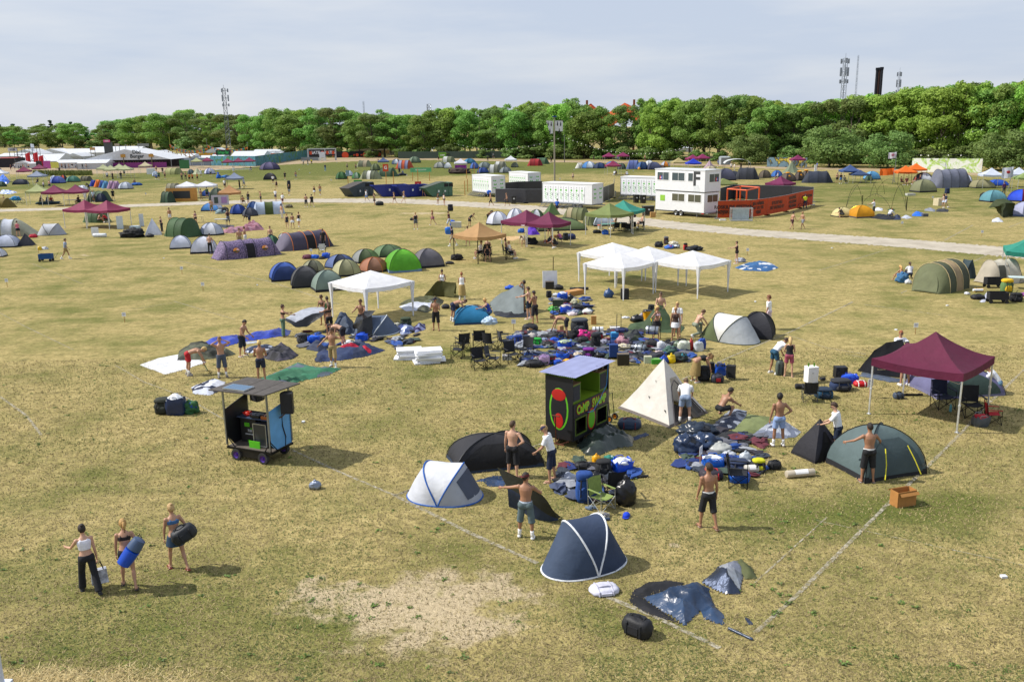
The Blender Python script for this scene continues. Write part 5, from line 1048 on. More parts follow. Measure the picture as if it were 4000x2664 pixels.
for k,bb,c,lb,*kw in(('pack',('U',435,640,410,780),'1c4890','tall blue rucksack by light green camp chair',dict(col3='1a3f80')),('sack',('U',895,1125,470,825),INK,'shiny black refuse sack by light green camp chair'),('duffel',('U',425,605,290,400),'15171e','black toilet bag lying alone near yellow bag'),('sack',('U',628,725,210,338),'e0a010','orange yellow plastic bag by black rucksack'),('pack',('U',665,850,265,465),'1e2024','black rucksack between yellow bag and blue bag'),('heap',('U',780,880,225,290),'2a7a6c','teal cloth heap behind black rucksack',dict(col2='d0d8d8')),('tote',('U',845,1095,240,445),'0f48c0','blue bag with white towel by black rucksack',dict(fill=PALE,yaw=15)),('sack',('U',590,740,400,505),INK,'small black bag behind tall blue rucksack'),('roll',('U',1030,1280,442,518),'1d2028','black pole bag lying right of black camp chair',dict(yaw=8)),('heap',('U',660,815,878,962),'a09c8e','beige clothes heap before light green chair',dict(col2='4a5066')),('roll',('U',650,835,955,1002),'26364e','navy tent pole bag behind slate pop-up tent',dict(bands=())),('heap',('S',130,425,465,620),'1c2838','navy bag heap at top of pile by tipi',dict(mat=FI)),('sack',('S',265,418,455,570),'22252c','dark grey sack on navy pile by tipi'),('heap',('S',90,295,590,770),'22324e','navy plastic tent bag at front of pile by tipi',dict(mat=FI)),('heap',('S',240,475,565,740),'243654','shiny navy flysheet heap on pile by tipi',dict(mat=FI)),('sack',('S',395,600,635,765),'a8aaa6','pale grey plastic sack with bedding',dict(mat=PL)),('tote',('S',335,535,760,895),'0f58b8','blue bag with white pillow behind walking man',dict(fill=PALE,yaw=-8)),('sack',('S',525,640,722,805),'b8bcc4','white and blue bag behind blue bag'),('sack',('S',680,782,728,840),'b4bcc4','clear plastic bag of bedding above navy rucksack',dict(mat=PL)),('pack',('S',560,762,800,915),'1e2b48','navy rucksack under clear plastic bag'),('pack',('S',790,915,795,930),'1b1c1e','black and yellow rucksack by white mattress roll',dict(col3='b8b818')),('duffel',('S',935,1062,812,908),'17191d','round black sleeping bag left of beige mattress roll',dict(mat=FI)),('roll',('S',1092,1375,880,1000),'b4aa98','beige rolled mattress in clear wrap with paper label',dict(lab=1,yaw=10,bands=(),mat=PL)),('roll',('S',722,852,850,945),'c4c0b6','white rolled mattress with paper label by yellow rucksack',dict(lab=1,yaw=6,bands=(),mat=PL)),('duffel',('S',305,525,880,1005),'2a2430','black and red duffel bag behind walking man',dict(col2='a01c28')),('tote',('S',578,772,905,1030),'0e50b0','blue bag by black chair of luggage pile',dict(fill='2a3a58')),('heap',('S',430,525,545,592),'26344c','small navy cloth right of navy pile'),('duffel',('R',1068,1340,785,942),'25364e','navy duffel bag before tipi',dict(col2='6a2a34',yaw=-8)),('tote',('O',155,318,615,762),'b4baa8','large pale canvas bag before white pop-up tent',dict(fill='c8ccc0',hk=.85)),('tote',('O',365,495,620,752),'c0c6cc','pale grey bag by red bag',dict(fill='b0b8c0',hk=.95)),('sack',('O',300,362,580,740),'a01c1c','red and yellow striped bag between two pale bags'),('tote',('O',425,527,575,722),'163a88','dark blue bag behind pale grey bag',dict(fill='1f4ca0')),('sack',('O',108,200,605,690),'6a7a66','sage sleeping bag sack behind large pale bag'),('sack',('O',20,128,775,908),'d8b800','bright yellow plastic bag above tipi peak'),('heap',('O',115,278,765,892),'2a3434','dark green jacket heap right of yellow bag',dict(col2='2a7a8a')),('heap',('O',-10,140,680,792),'3a5a50','green jacket heap behind bright yellow bag',dict(col2='2a3040')),('trolley',('O',545,640,830,1060),INK,'black trolley bag standing by woman in khaki skirt'),('trolley',('O',785,922,855,1128),INK,'black wheeled trolley bag standing alone on grass',dict(yaw=-25)),('tote',('O',640,788,895,1070),'1248b0','blue bag behind black trolley bag',dict(fill='1a1c22')),('duffel',('O',592,762,1035,1168),'24283a','dark duffel bag with red print by blue bag',dict(col3='a0202c')),('pack',('O',418,582,930,1142),INK,'black rucksack under hands of woman in khaki skirt'),('duffel',('O',1440,1548,850,1068),'46524c','upright green sleeping bag between two people',dict(hk=1.9,dk=.9)),('pack',('O',1955,2190,1212,1372),'1c4a68','teal and black rucksack by small black camp chair',dict(col3='1a2c40')),('roll',('O',1700,1842,1165,1252),'1f2126','black foam mat roll behind small black camp chair',dict(yaw=-4)),('speaker',('P',165,296,652,792),'15171c','black loudspeaker standing on navy luggage'),('pack',('P',115,350,785,935),'1e3054','navy rucksack under black loudspeaker',dict(col3='26282e')),('tote',('P',250,428,735,852),'0f3cb8','blue bag right of black loudspeaker',dict(fill='1a50c0')),('duffel',('P',380,528,810,888),'b80c18','bright red sleeping bag sack',dict(mat=PL,col2='d8d8d8')),('box',('S',2075,2280,1075,1240),'a8753c','open cardboard box by grey green dome tent',dict(open=1,yaw=18,dk=.5)),('duffel',('W',620,910,682,812),'c0c0d0','white tent sack lying by slate pop-up tent',dict(col2='b0b0c0',yaw=10)),('duffel',('W',935,1245,955,1220),INK,'black sleeping bag sack with straps, at corner nearest camera',dict(yaw=-38,hk=.62,dk=.62)),('pack',('Z',358,400,912,952),'23281f','dark olive rucksack left of blue bag pile'),('tote',('Z',385,430,905,955),'1a2c50','navy bag with white pillow and trolley handle',dict(fill=PALE)),('heap',('Z',420,456,922,952),'2a5a34','green and blue cloth heap right of navy bag',dict(col2='1c4080')),('sack',('Z',712,738,1102,1126),'8a94a8','crumpled silver and blue wrapper lying alone on grass',dict(mat='foil')),('pack',('L',475,600,650,775),'3a3c40','grey rucksack left of blue bag',dict(yaw=20)),('tote',('L',595,745,670,775),'0f50c8','blue bag behind slate crumpled fabric',dict(fill='1a5cd0')),('tote',('L',1150,1290,645,745),'0f4cc8','blue bag at foot of black sheet',dict(fill='1250c8')),('heap',('L',1040,1135,730,785),'c0c4c8','white clothes heap by bending man with dark cap'),('duffel',('L',1590,1670,525,590),'b8b8a8','pale sleeping bag sack behind slate pop-up tent'),('pack',('L',1660,1790,465,590),'32402c','dark green rucksack behind blue and silver crumple'),):
 kw=dict(*kw);y_=kw.pop('yaw',0);c2=kw.pop('col2','1a1c20');B_(k,bb,c,lb,y_,c2,**kw)
chair(('U',735,850),40,'light green camp chair with silver frame and water bottle','7a8c4a',k=.95,frame='b8bcb8')
chair(('U',880,700),190,'black camp chair behind light green camp chair',INK,INK,k=.95)
chair(('S',665,1050),75,'black camp chair before blue bag right of walking man','1c1e24','22242a')
chair(('O',1890,1400),170,'small black camp chair left of teal rucksack','191a1e','191a1e',k=.9,frame='5a5c60')
for loc,yaw,lb in((('M',545,1360),-100,'black camp chair second from foam slabs'),(('M',620,1250),200,'black camp chair behind first chair of circle'),(('M',870,1200),185,'black camp chair with purple writing on its back'),(('M',1035,1240),150,'black camp chair draped with a pale blue towel'),(('M',1270,1220),110,'grey camp chair by blue sleeping bags'),(('M',870,1530),20,'black camp chair at front of circle, back to camera'),(('M',1080,1500),70,'grey camp chair turned sideways at front of circle'),(('M',1370,1430),25,'black camp chair with grey bag on seat'),(('M',1580,1360),-30,'black camp chair with pink cloth on seat')):
 chair(loc,yaw,lb,'1b1d24' if 'grey camp' not in lb else '3a3d44',group=None,k=1.0)
B_('heap',('M',935,1130,890,1010),'a8bcd0','pale blue towel lying over a black camp chair',col2='e0e4ea',name='towel',cat='towel',z=.5)
text('Kaffe',.14,M('5a2a78'),[o for o in COL.objects if o.get('label','')=='black camp chair with purple writing on its back'][0],(0,.22,.68),(R(78),0,0))
q=MB();P=g('S',140,790);E_=g('S',300,890);d=E_-P
for i in range(9):t0,t1=rnd.uniform(0,.5),rnd.uniform(.6,1);n=V3(-d.y,d.x,0).normalized();q.tube(d*t0+n*rnd.uniform(-.08,.08)+Z*rnd.uniform(.02,.08),d*t1+n*rnd.uniform(-.12,.12)+Z*rnd.uniform(.02,.09),.022,.015,6)
fixed('firewood','small heap of pale sticks left of blue bag','firewood',q,M('c09a70','wood'),P)
sign(('S',315,880),'white plot sign leaning by pale sticks',.45,.26,60)
P=g('K',1225,1085);o=root('shovel','green handled shovel in hands of man in red shorts','shovel',P,-20);MB().tube((-.5,.15,.75),(0,0,.1),.02,n=8).mk('handle',M('2c5a34','wood'),o);MB().loft([[V3(-.1,-.1,.16),V3(0,-.12,.13),V3(.1,-.1,.16)],[V3(-.1,.05,.1),V3(0,.05,.06),V3(.1,.05,.1)],[V3(-.03,.2,.04),V3(0,.22,.02),V3(.03,.2,.04)]],closed=0).mk('blade',M('2a2c2e',ME),o)
P=g('U',1022,935);o=root('baseball_cap','bright blue baseball cap lying on grass','cap',P,160);MB().ell((0,0,.04),(.1,.12,.09),0,16,10,None,lambda d:1 if d.z>-.2 else .8).mk('crown',M('0c3cc0',CL),o,ang=180);MB().prism([V3(x,y,.02)for x,y in((-.09,.06),(-.08,.15),(-.03,.2),(.03,.2),(.08,.15),(.09,.06))],(0,.0,.012)).mk('peak',M('0a34a8',CL),o)
def slabs(pts,n,th,label,w_,d_,yaw):
 P=g(*pts);o=root('foam_slab_stack',label,'foam slabs',P,yaw)
 for i in range(n):MB().box((0,0,0),(w_,d_,th*.92)).flat('slab',M('e2e4ea','paint',.7,.05),o,(rnd.uniform(-.1,.1)*(1.6 if i<3 else .6),rnd.uniform(-.08,.08),th*(i+.5)),rnd.uniform(-9,9)if i<n-2 else 0)
slabs(('L',1765,940),6,.075,'low stack of white foam slabs left of taller stack',1.15,.75,8);slabs(('L',1995,985),8,.075,'taller untidy stack of white foam slabs left of camp chairs',1.15,.75,12)
B_('roll',('W',1945,2225,1010,1195),'2a3c56','navy tent pole bag pointing at chalk corner',-48,bands=(),mat=FI,hk=.1,dk=.12)
cl('W',[(2135,1020),(2165,1030),(2212,1078),(2180,1098),(2150,1090)],.06,['22304a','2a3a56'],'small navy scrap of fabric by chalk corner')
P,W_,D_,H_=place('O',1815,1995,940,1168,.8);o=root('fridge_box','tall white fridge box with two green cans on top','fridge',P,12);q=MB();W_*=.8;q.box((0,0,H_/2),(W_,W_*.8,H_*.99));q.flat('body',M('e4e6ea',PL),o);MB().box((0,0,H_),(W_*1.02,W_*.82,.04)).mk('lid',M('eceef0',PL),o);MB().box((-W_*.05,-W_*.41,H_*.66),(W_*.2,.01,.05)).mk('handle',M('b8bcc0',PL),o)
for x in(-.13,.1):
 q=MB();q.loft([[V3(r_*cos(a),r_*sin(a),z)for a in(2*pi*i/10 for i in range(10))]for z,r_ in((0,.028),(.01,.033),(.13,.033),(.145,.026))],caps=True);fixed('drink_can','green drink can standing on white fridge box','can',q,M('6a9a2c',ME),V3(P.x+x,P.y,H_+.02),0,'cans on the fridge box')
def shoes(loc,label,col,yaw=0,group=None):
 o=root('pair_of_shoes',label,'shoes',g(*loc),yaw,group)
 for s in(-.07,.07):q=MB();q.ell((0,0,.045),(.045,.135,.05),0,12,8,None,lambda d:.85 if d.z<-.6 else 1);q.ell((0,-.06,.07),(.04,.06,.05),0,10,7);q.mk('shoe',M(col,CL),o,(s,0,0),rnd.uniform(-25,25))
shoes(('U',610,850),'blue and white trainers under light green camp chair','5a6c84',30);shoes(('O',2060,1125),'dark shoes between fridge box and loudspeaker','26262a',60);shoes(('M',1190,985),'dark blue shoes behind circle of chairs','2c2c48',20)
def rod(label,a,b,r=.012,col='2a2c30',name='tent_pole',bend=0):
 m=(a+b)/2+V3(bend,0,0);q=MB();q.path([a,a.lerp(m,.6)*1,m,b.lerp(m,.6),b],r,5);o=q.mk(name,M(col,ME));tag(o,label,'tent pole');return o
rod('thin tent pole held by man in purple cap',lift('T',1640,470,790),g('T',1560,600),.012);rod('bent tent pole in hands of man by royal blue tarp',lift('K',1780,640,830),g('K',1850,840),.012)
def wheel(o,p,r_,w_,axis='y',rim='5a3c9a',tyre='2c2c2e'):
 N=20;a=V3(0,1,0)if axis=='y' else V3(1,0,0);u=V3(1,0,0)if axis=='y' else V3(0,1,0)
 def ring(k,off):return[u*(r_*k*cos(t))+Z*(r_*k*sin(t))+a*off for t in(2*pi*i/N for i in range(N))]
 wl=MB().loft([ring(k,f)for k,f in((.6,-w_/2),(.95,-w_/2),(1,-w_/4),(1,w_/4),(.95,w_/2),(.6,w_/2),(.6,-w_/2))]).mk('wheel',M(tyre,'rub'),o,p)
 MB().loft([ring(k,f)for k,f in((.6,-w_*.42),(.5,-w_*.3),(.2,-w_*.3),(.18,-w_*.5),(.02,-w_*.5))],m=0).loft([ring(k,f)for k,f in((.6,w_*.42),(.5,w_*.3),(.2,w_*.3),(.02,w_*.4))]).mk('rim',M(rim,ME),wl)
 return wl
P1,P2=g('Q',505,1378),g('Q',948,1452);yw=yaw2(P1,P2);d=(P2-P1).normalized();n=V3(-d.y,d.x,0);ce=(P1+P2)/2+n*.45
o=root('music_cart','black wheeled music cart with plywood roof and pale blue side','cart',ce,yw);W,D,F0=1.72,1.06,.42;K=M(INK);FR=M('26272b',ME)
MB().box((0,0,F0),(W,D,.04)).flat('deck',M('5c544c','wood'),o)
q=MB()
for y in(-D/2,D/2):q.box((0,y,F0-.03),(W+.06,.05,.07))
for x in(-W/2,W/2):q.box((x,0,F0-.035),(.05,D,.06))
q.tube((-W/2,-D/2,F0),(-W/2,-D/2,F0+.4),.02,n=5);q.tube((W/2,-D/2,F0),(W/2,-D/2,F0+.4),.02,n=5);q.tube((-W/2+.3,-D/2,F0),(-W/2,-D/2,F0+.35),.018,n=5);q.tube((W/2-.25,-D/2,F0),(W/2,-D/2,F0+.35),.018,n=5);q.tube((W/2,-D/2+.3,F0),(W/2,-D/2,F0+.35),.018,n=5)
q.flat('frame',FR,o)
for x in(-.53,.53):
 for y in(-D/2+.02,D/2-.02):wheel(o,(x,y,.19),.19,.13)
MB().box((0,-D/2+.1,.25),(.7,.1,.26)).flat('battery_box',M('2a2620','wood'),o)
MB().box((0,D/2-.02,F0+.46),(W,.03,.9)).flat('back_panel',K,o)
MB().prism([V3(-W/2,y,z)for y,z in((-D/2,F0+.35),(-D/2,F0+1.25),(D/2,F0+1.5),(D/2,F0),(-D/2+.3,F0))],(.025,0,0)).flat('side_panel',K,o)
q=MB();q.prism([V3(W/2,y,z)for y,z in((-D/2,F0+.28),(-D/2,F0+1.32),(D/2,F0+1.5),(D/2,F0+.02),(-D/2+.3,F0-.02))],(-.025,0,0));sp_=q.flat('side_panel',M('5a9ad2'),o);sp_['label']='pale blue side panel'
MB().path([(W/2+.01,.12,F0+1.15),(W/2+.012,.1,F0+.7),(W/2+.012,.22,F0+.3),(W/2+.01,.18,F0+.02)],.02,5).mk('cable',M(INK,'rub'),o)
for x,y in((-W/2-.02,-D/2),(W/2-.02,-D/2),(W/2,D/2),(-W/2,D/2)):MB().box((x,y,F0+1.0),(.05,.05,1.86)).flat('post',M('8c9094',ME),o)
MB().prism([V3(x,y,F0+1.93+.02*x)for x,y in((-1.18,-.82),(1.0,-.82),(1.22,.7),(-.98,.78))],(0,0,.035)).flat('roof',M('494440','wood'),o)
for x in(-.25,.55):MB().box((x,-.02,F0+1.972+.02*x),(.012,1.5,.006)).flat('roof_seam',M('6a645e','wood'),o)
q=MB();q.box((0,0,0),(.86,.5,.045));so_=q.flat('solar_panel',M('c4c8ca',ME),o,(-.28,-.46,F0+1.995))
q=MB()
for i in range(9):
 for j in range(4):q.box((-.36+i*.09,-.18+j*.12,.025),(.082,.11,.004))
q.flat('cell',M('52708e','glass',.25),so_)
MB().box((.0,.2,F0+.86),(W-.1,.55,.03)).flat('table_top',M('3a4a66'),o)
q=MB();q.box((-.42,.0,F0+.44),(.62,.03,.82));bp_=q.flat('front_panel',M('17191c'),o)
text('328',.11,M('b8bcc0'),bp_,(-.36,-.02,F0+.42),UP);text('SOUNDFORCE',.055,M('c8ccd0'),bp_,(-.36,-.02,F0+.3),UP)
q=MB()
for x,z,w_,h_ in((-.45,.62,.2,.13),(-.28,.5,.1,.03),(-.42,.06,.07,.1),(-.2,.06,.06,.1)):q.box((x,-.022,F0+z),(w_,.02,h_))
q.flat('green_plate',M('4aa014'),bp_)
MB().box((.26,-.05,F0+.42),(.5,.46,.72)).flat('speaker_cabinet',M('34363a',PL),o)
q=MB()
for x in(.01,.51):
 for y in(-.28,.18):q.box((x,y,F0+.42),(.03,.03,.76))
for y in(-.28,.18):q.box((.26,y,F0+.79),(.5,.03,.03));q.box((.26,y,F0+.06),(.5,.03,.03))
q.flat('alloy_edge',M('a8aaac',ME),o)
MB().box((.12,-.4,F0+.13),(.42,.03,.24)).flat('green_tray',M('4fae16'),o)
def local(o,p):return o.location+Mx.Rotation(o.rotation_euler.z,3,'Z')@V(p)
def gear(nm,lb,cat,x,y,w_,d_,h_,c,top=None):
 e=root(nm,lb,cat,local(o,(x,y,F0+.876)),yw);MB().box((0,0,h_/2),(w_,d_,h_)).flat('case',M(c,PL),e);q=MB();r_=random.Random(len(lb))
 for i in range(14):q.tube((r_.uniform(-w_,w_)*.42,r_.uniform(-d_,d_)*.42,h_),(0,0,0),.01)if 0 else q.box((r_.uniform(-w_,w_)*.42,r_.uniform(-d_,d_)*.4,h_+.012),(.025,.025,.024))
 q.flat('control_knob',M(top or '8a8e96',PL),e)
gear('music_player','black music player on cart table by mixer','music player',-.12,.12,.36,.32,.08,INK);gear('sound_mixer','orange fronted mixer on cart table','mixer',.38,.1,.46,.3,.1,'b0602a','3a3c42')
q=MB();r_=random.Random(3);q.path([V3(-.5+r_.uniform(-.13,.13),.1+r_.uniform(-.1,.1),r_.uniform(.01,.16))for i in range(60)],.012,4);e=q.mk('cable_tangle',M('e02c10',PL),None,local(o,(0,0,F0+.88)),yw);tag(e,'bright red orange cable tangle on music cart table','cable')
def cab(lb,p,yaw,s=1):
 e=root('loudspeaker',lb,'speaker',p,yaw);MB().prism([V3(x*.38*s,y*.36*s,0)for x,y in((-.5,-.5),(.5,-.5),(.5,.1),(.3,.5),(-.3,.5),(-.5,.1))],(0,0,.66*s)).flat('cabinet',M(INK,PL,.55),e)
 MB().box((.192*s,-.1,.4*s),(.012,.13,.13)).flat('handle',M('26272c',PL),e);MB().box((0,-.183*s,.33*s),(.33*s,.012,.6*s)).flat('grille',M('1d1e23','rub'),e);MB().box((.192*s,.06,.14),(.01,.05,.05)).flat('socket_plate',M('8a8c90',ME),e);return e
cab('black loudspeaker on a bracket at pale blue side of cart',local(o,(W/2+.28,.1,F0+1.18)),yw+25);cab('black loudspeaker under plywood roof at back left corner of cart',local(o,(-W/2+.3,D/2+.2,F0+1.22)),yw-15)
MB().path([(W/2,.0,F0+1.0),(W/2+.1,.02,F0+1.06),(W/2+.22,.06,F0+1.17)],.022,6).mk('bracket',M('6a4a38',ME),o)
A,B,C_=g('R',262,1035),g('R',552,1165),g('R',990,925);d=(C_-B).normalized();n=V3(-d.y,d.x,0);W=(C_-B).length;W=min(2.3,W);D=1.05
ce=B+d*W/2+n*D/2;yw=math.degrees(atan2(d.y,d.x));o=root('painted_cart','tall black painted cart with green counter and lavender corrugated roof','cart',ce,yw);z0,z1=.28,2.42;zc=1.5;X0,X1,Y0,Y1=-W/2,W/2,-D/2,D/2
BK,LM=M(INK),M('7a9a1c')
MB().box((X0,0,(z0+z1)/2-.02),(.04,D,z1-z0-.06)).flat('end_panel',BK,o);MB().box((X1,0,(z0+z1)/2),(.04,D,z1-z0)).flat('end_panel',BK,o)
MB().box((0,Y1,(z0+z1)/2),(W-.04,.04,z1-z0)).flat('back_panel',LM,o)
q=MB();a,b_=X0+.12,X1-.12
q.box((0,Y0,z0+.06),(W-.04,.035,.12));q.box((0,Y0,1.26),(W-.04,.035,.48));q.box((0,Y0,z0+.42),(.62,.035,.6))
for x in(X0+.07,X1-.07):q.box((x,Y0,z0+.42),(.1,.035,.6))
q.flat('front_panel',BK,o)
for s in(-1,1):
 cx=s*(W/2+.19)/2;ww=W/2-.31-.12;q=MB();zt=z0+.72
 for x in(cx-ww/2+.025,cx+ww/2-.025):q.box((x,Y0-.012,z0+.42),(.05,.02,.6))
 for z in(z0+.145,zt-.025):q.box((cx,Y0-.012,z),(ww-.1,.02,.05))
 q.flat('opening_frame',M('4a6014'),o);MB().box((cx,Y0+.3,z0+.42),(ww,.02,.58)).flat('opening_back',M('0c0d0e'),o)
MB().box((0,0,z0),(W,D,.05)).flat('deck',M('2a241e','wood'),o);MB().box((0,0,zc-.02),(W-.05,D-.05,.04)).flat('counter',M('7e9c24'),o)
for s,lb in((-1,'left'),(1,'right')):
 cx=s*(W/2-.3);h_=.62 if s<0 else .66;q=MB();q.box((cx,0,zc+h_/2+.01),(.5,D-.1,h_));bx=q.flat('speaker_box',M('5e7c1a'),o);MB().box((cx,Y0+.045,zc+h_/2+.02),(.4,.012,h_-.12)).flat('grille',M('34363c',CL),bx);MB().box((cx,0,zc+h_+.02),(.52,D-.08,.02)).flat('wooden_top',M('8a6a4a','wood'),bx)
for s in(-1,1):MB().box((s*.27,Y1-.03,zc+.4),(.5,.02,.75)).flat('back_door',M('86a824'),o)
MB().box((0,Y1-.045,zc+.35),(.05,.02,.1)).flat('latch',M('b89a3a',ME),o)
q=MB();rows=[]
for i in range(41):
 y=Y0-.18+(D+.36)*i/40;rows.append([V3(x,y,z1+.06+.016*sin(i*pi*.9)+.012*NZ.noise((x*2,y*3,0)))for x in[X0-.14+(W+.28)*j/12 for j in range(13)]])
q.loft(rows,closed=0);q.mk('roof',M('8c92b8','paint',.5),o,ang=180)
q=MB()
for s in(-.3,.1):q.tube((s+.62,Y0-.02,z1-.02),(s+.62,Y0+.02,z1-.02),.09,n=14)
q.mk('disc_lamp',M('1d1e22',PL),o)
for x,z,w_,h_,a,b_ in((0,.74,.25,.38,'b01c14','5fae1e'),):[MB().ell((x,Y0-.018-.004*i,z),(w_*k,.006,h_*k),0,20,10).mk('painted_oval',M(c),o)for i,(k,c)in enumerate(((1,a),(.84,b_)))]
[MB().ell((X0-.022-.004*i,0,z),(.006,y,h_),0,20,10).mk('painted_oval',M(c),o)for i,(z,y,h_,c)in enumerate(((1.3,.37,.72,'5fae1e'),(1.3,.31,.65,INK),(1.78,.27,.2,'b01c14'),(.9,.17,.26,'b01c14')))]
ctx=('CaMP',-.56),('SWaMP',.48)
for wd,x in ctx:
 text(wd,.4,M('c81c14'),o,(x,Y0-.022,1.26),UP,ext=.002,sx=.7 if x>0 else .78).data.offset=.03
 text(wd,.4,M('7ac81e'),o,(x,Y0-.026,1.26),UP,ext=.003,sx=.7 if x>0 else .78)
for x in(-.55,.55):
 for y in(Y0+.1,Y1-.1):wheel(o,(x,y,.18),.18,.1,'y','3a3230','1c1c1e')
q=MB();q.path([(X0-.02,0,.25),(X0-.28,-.05,.2),(X0-.3,-.05,1.15)],.022,6);q.tube((X0-.3,-.2,1.15),(X0-.3,.1,1.15),.022);q.tube((X0-.3,-.38,.2),(X0-.3,.3,.2),.025);q.tube((X0-.02,.3,.25),(X0-.3,.1,.2),.02);q.tube((X0-.02,-.38,.25),(X0-.3,-.2,.2),.02);q.mk('drawbar',M('6a4030',ME),o)
MB().path([V3(X1-.1,Y0-.03,z1),V3(X1-.25,Y0-.06,1.7),V3(.4,Y0-.06,1.25),V3(.05,Y0-.05,1.0),V3(-.3,Y0-.05,1.05)],.012,5).mk('rope',M('4a86c8',CL),o)
P=g('R',1005,835);e=root('hand_truck','small hand truck with orange wheel behind painted black cart','hand truck',P,yw);MB().path([(-.15,0,.1),(-.15,.1,1.0),(.15,.1,1.0),(.15,0,.1)],.016,5).mk('frame',M(INK,ME),e);wheel(e,(.2,0,.12),.12,.06,'x','d88a1c','1c1c1e');wheel(e,(-.2,0,.12),.12,.06,'x','d88a1c','1c1c1e')
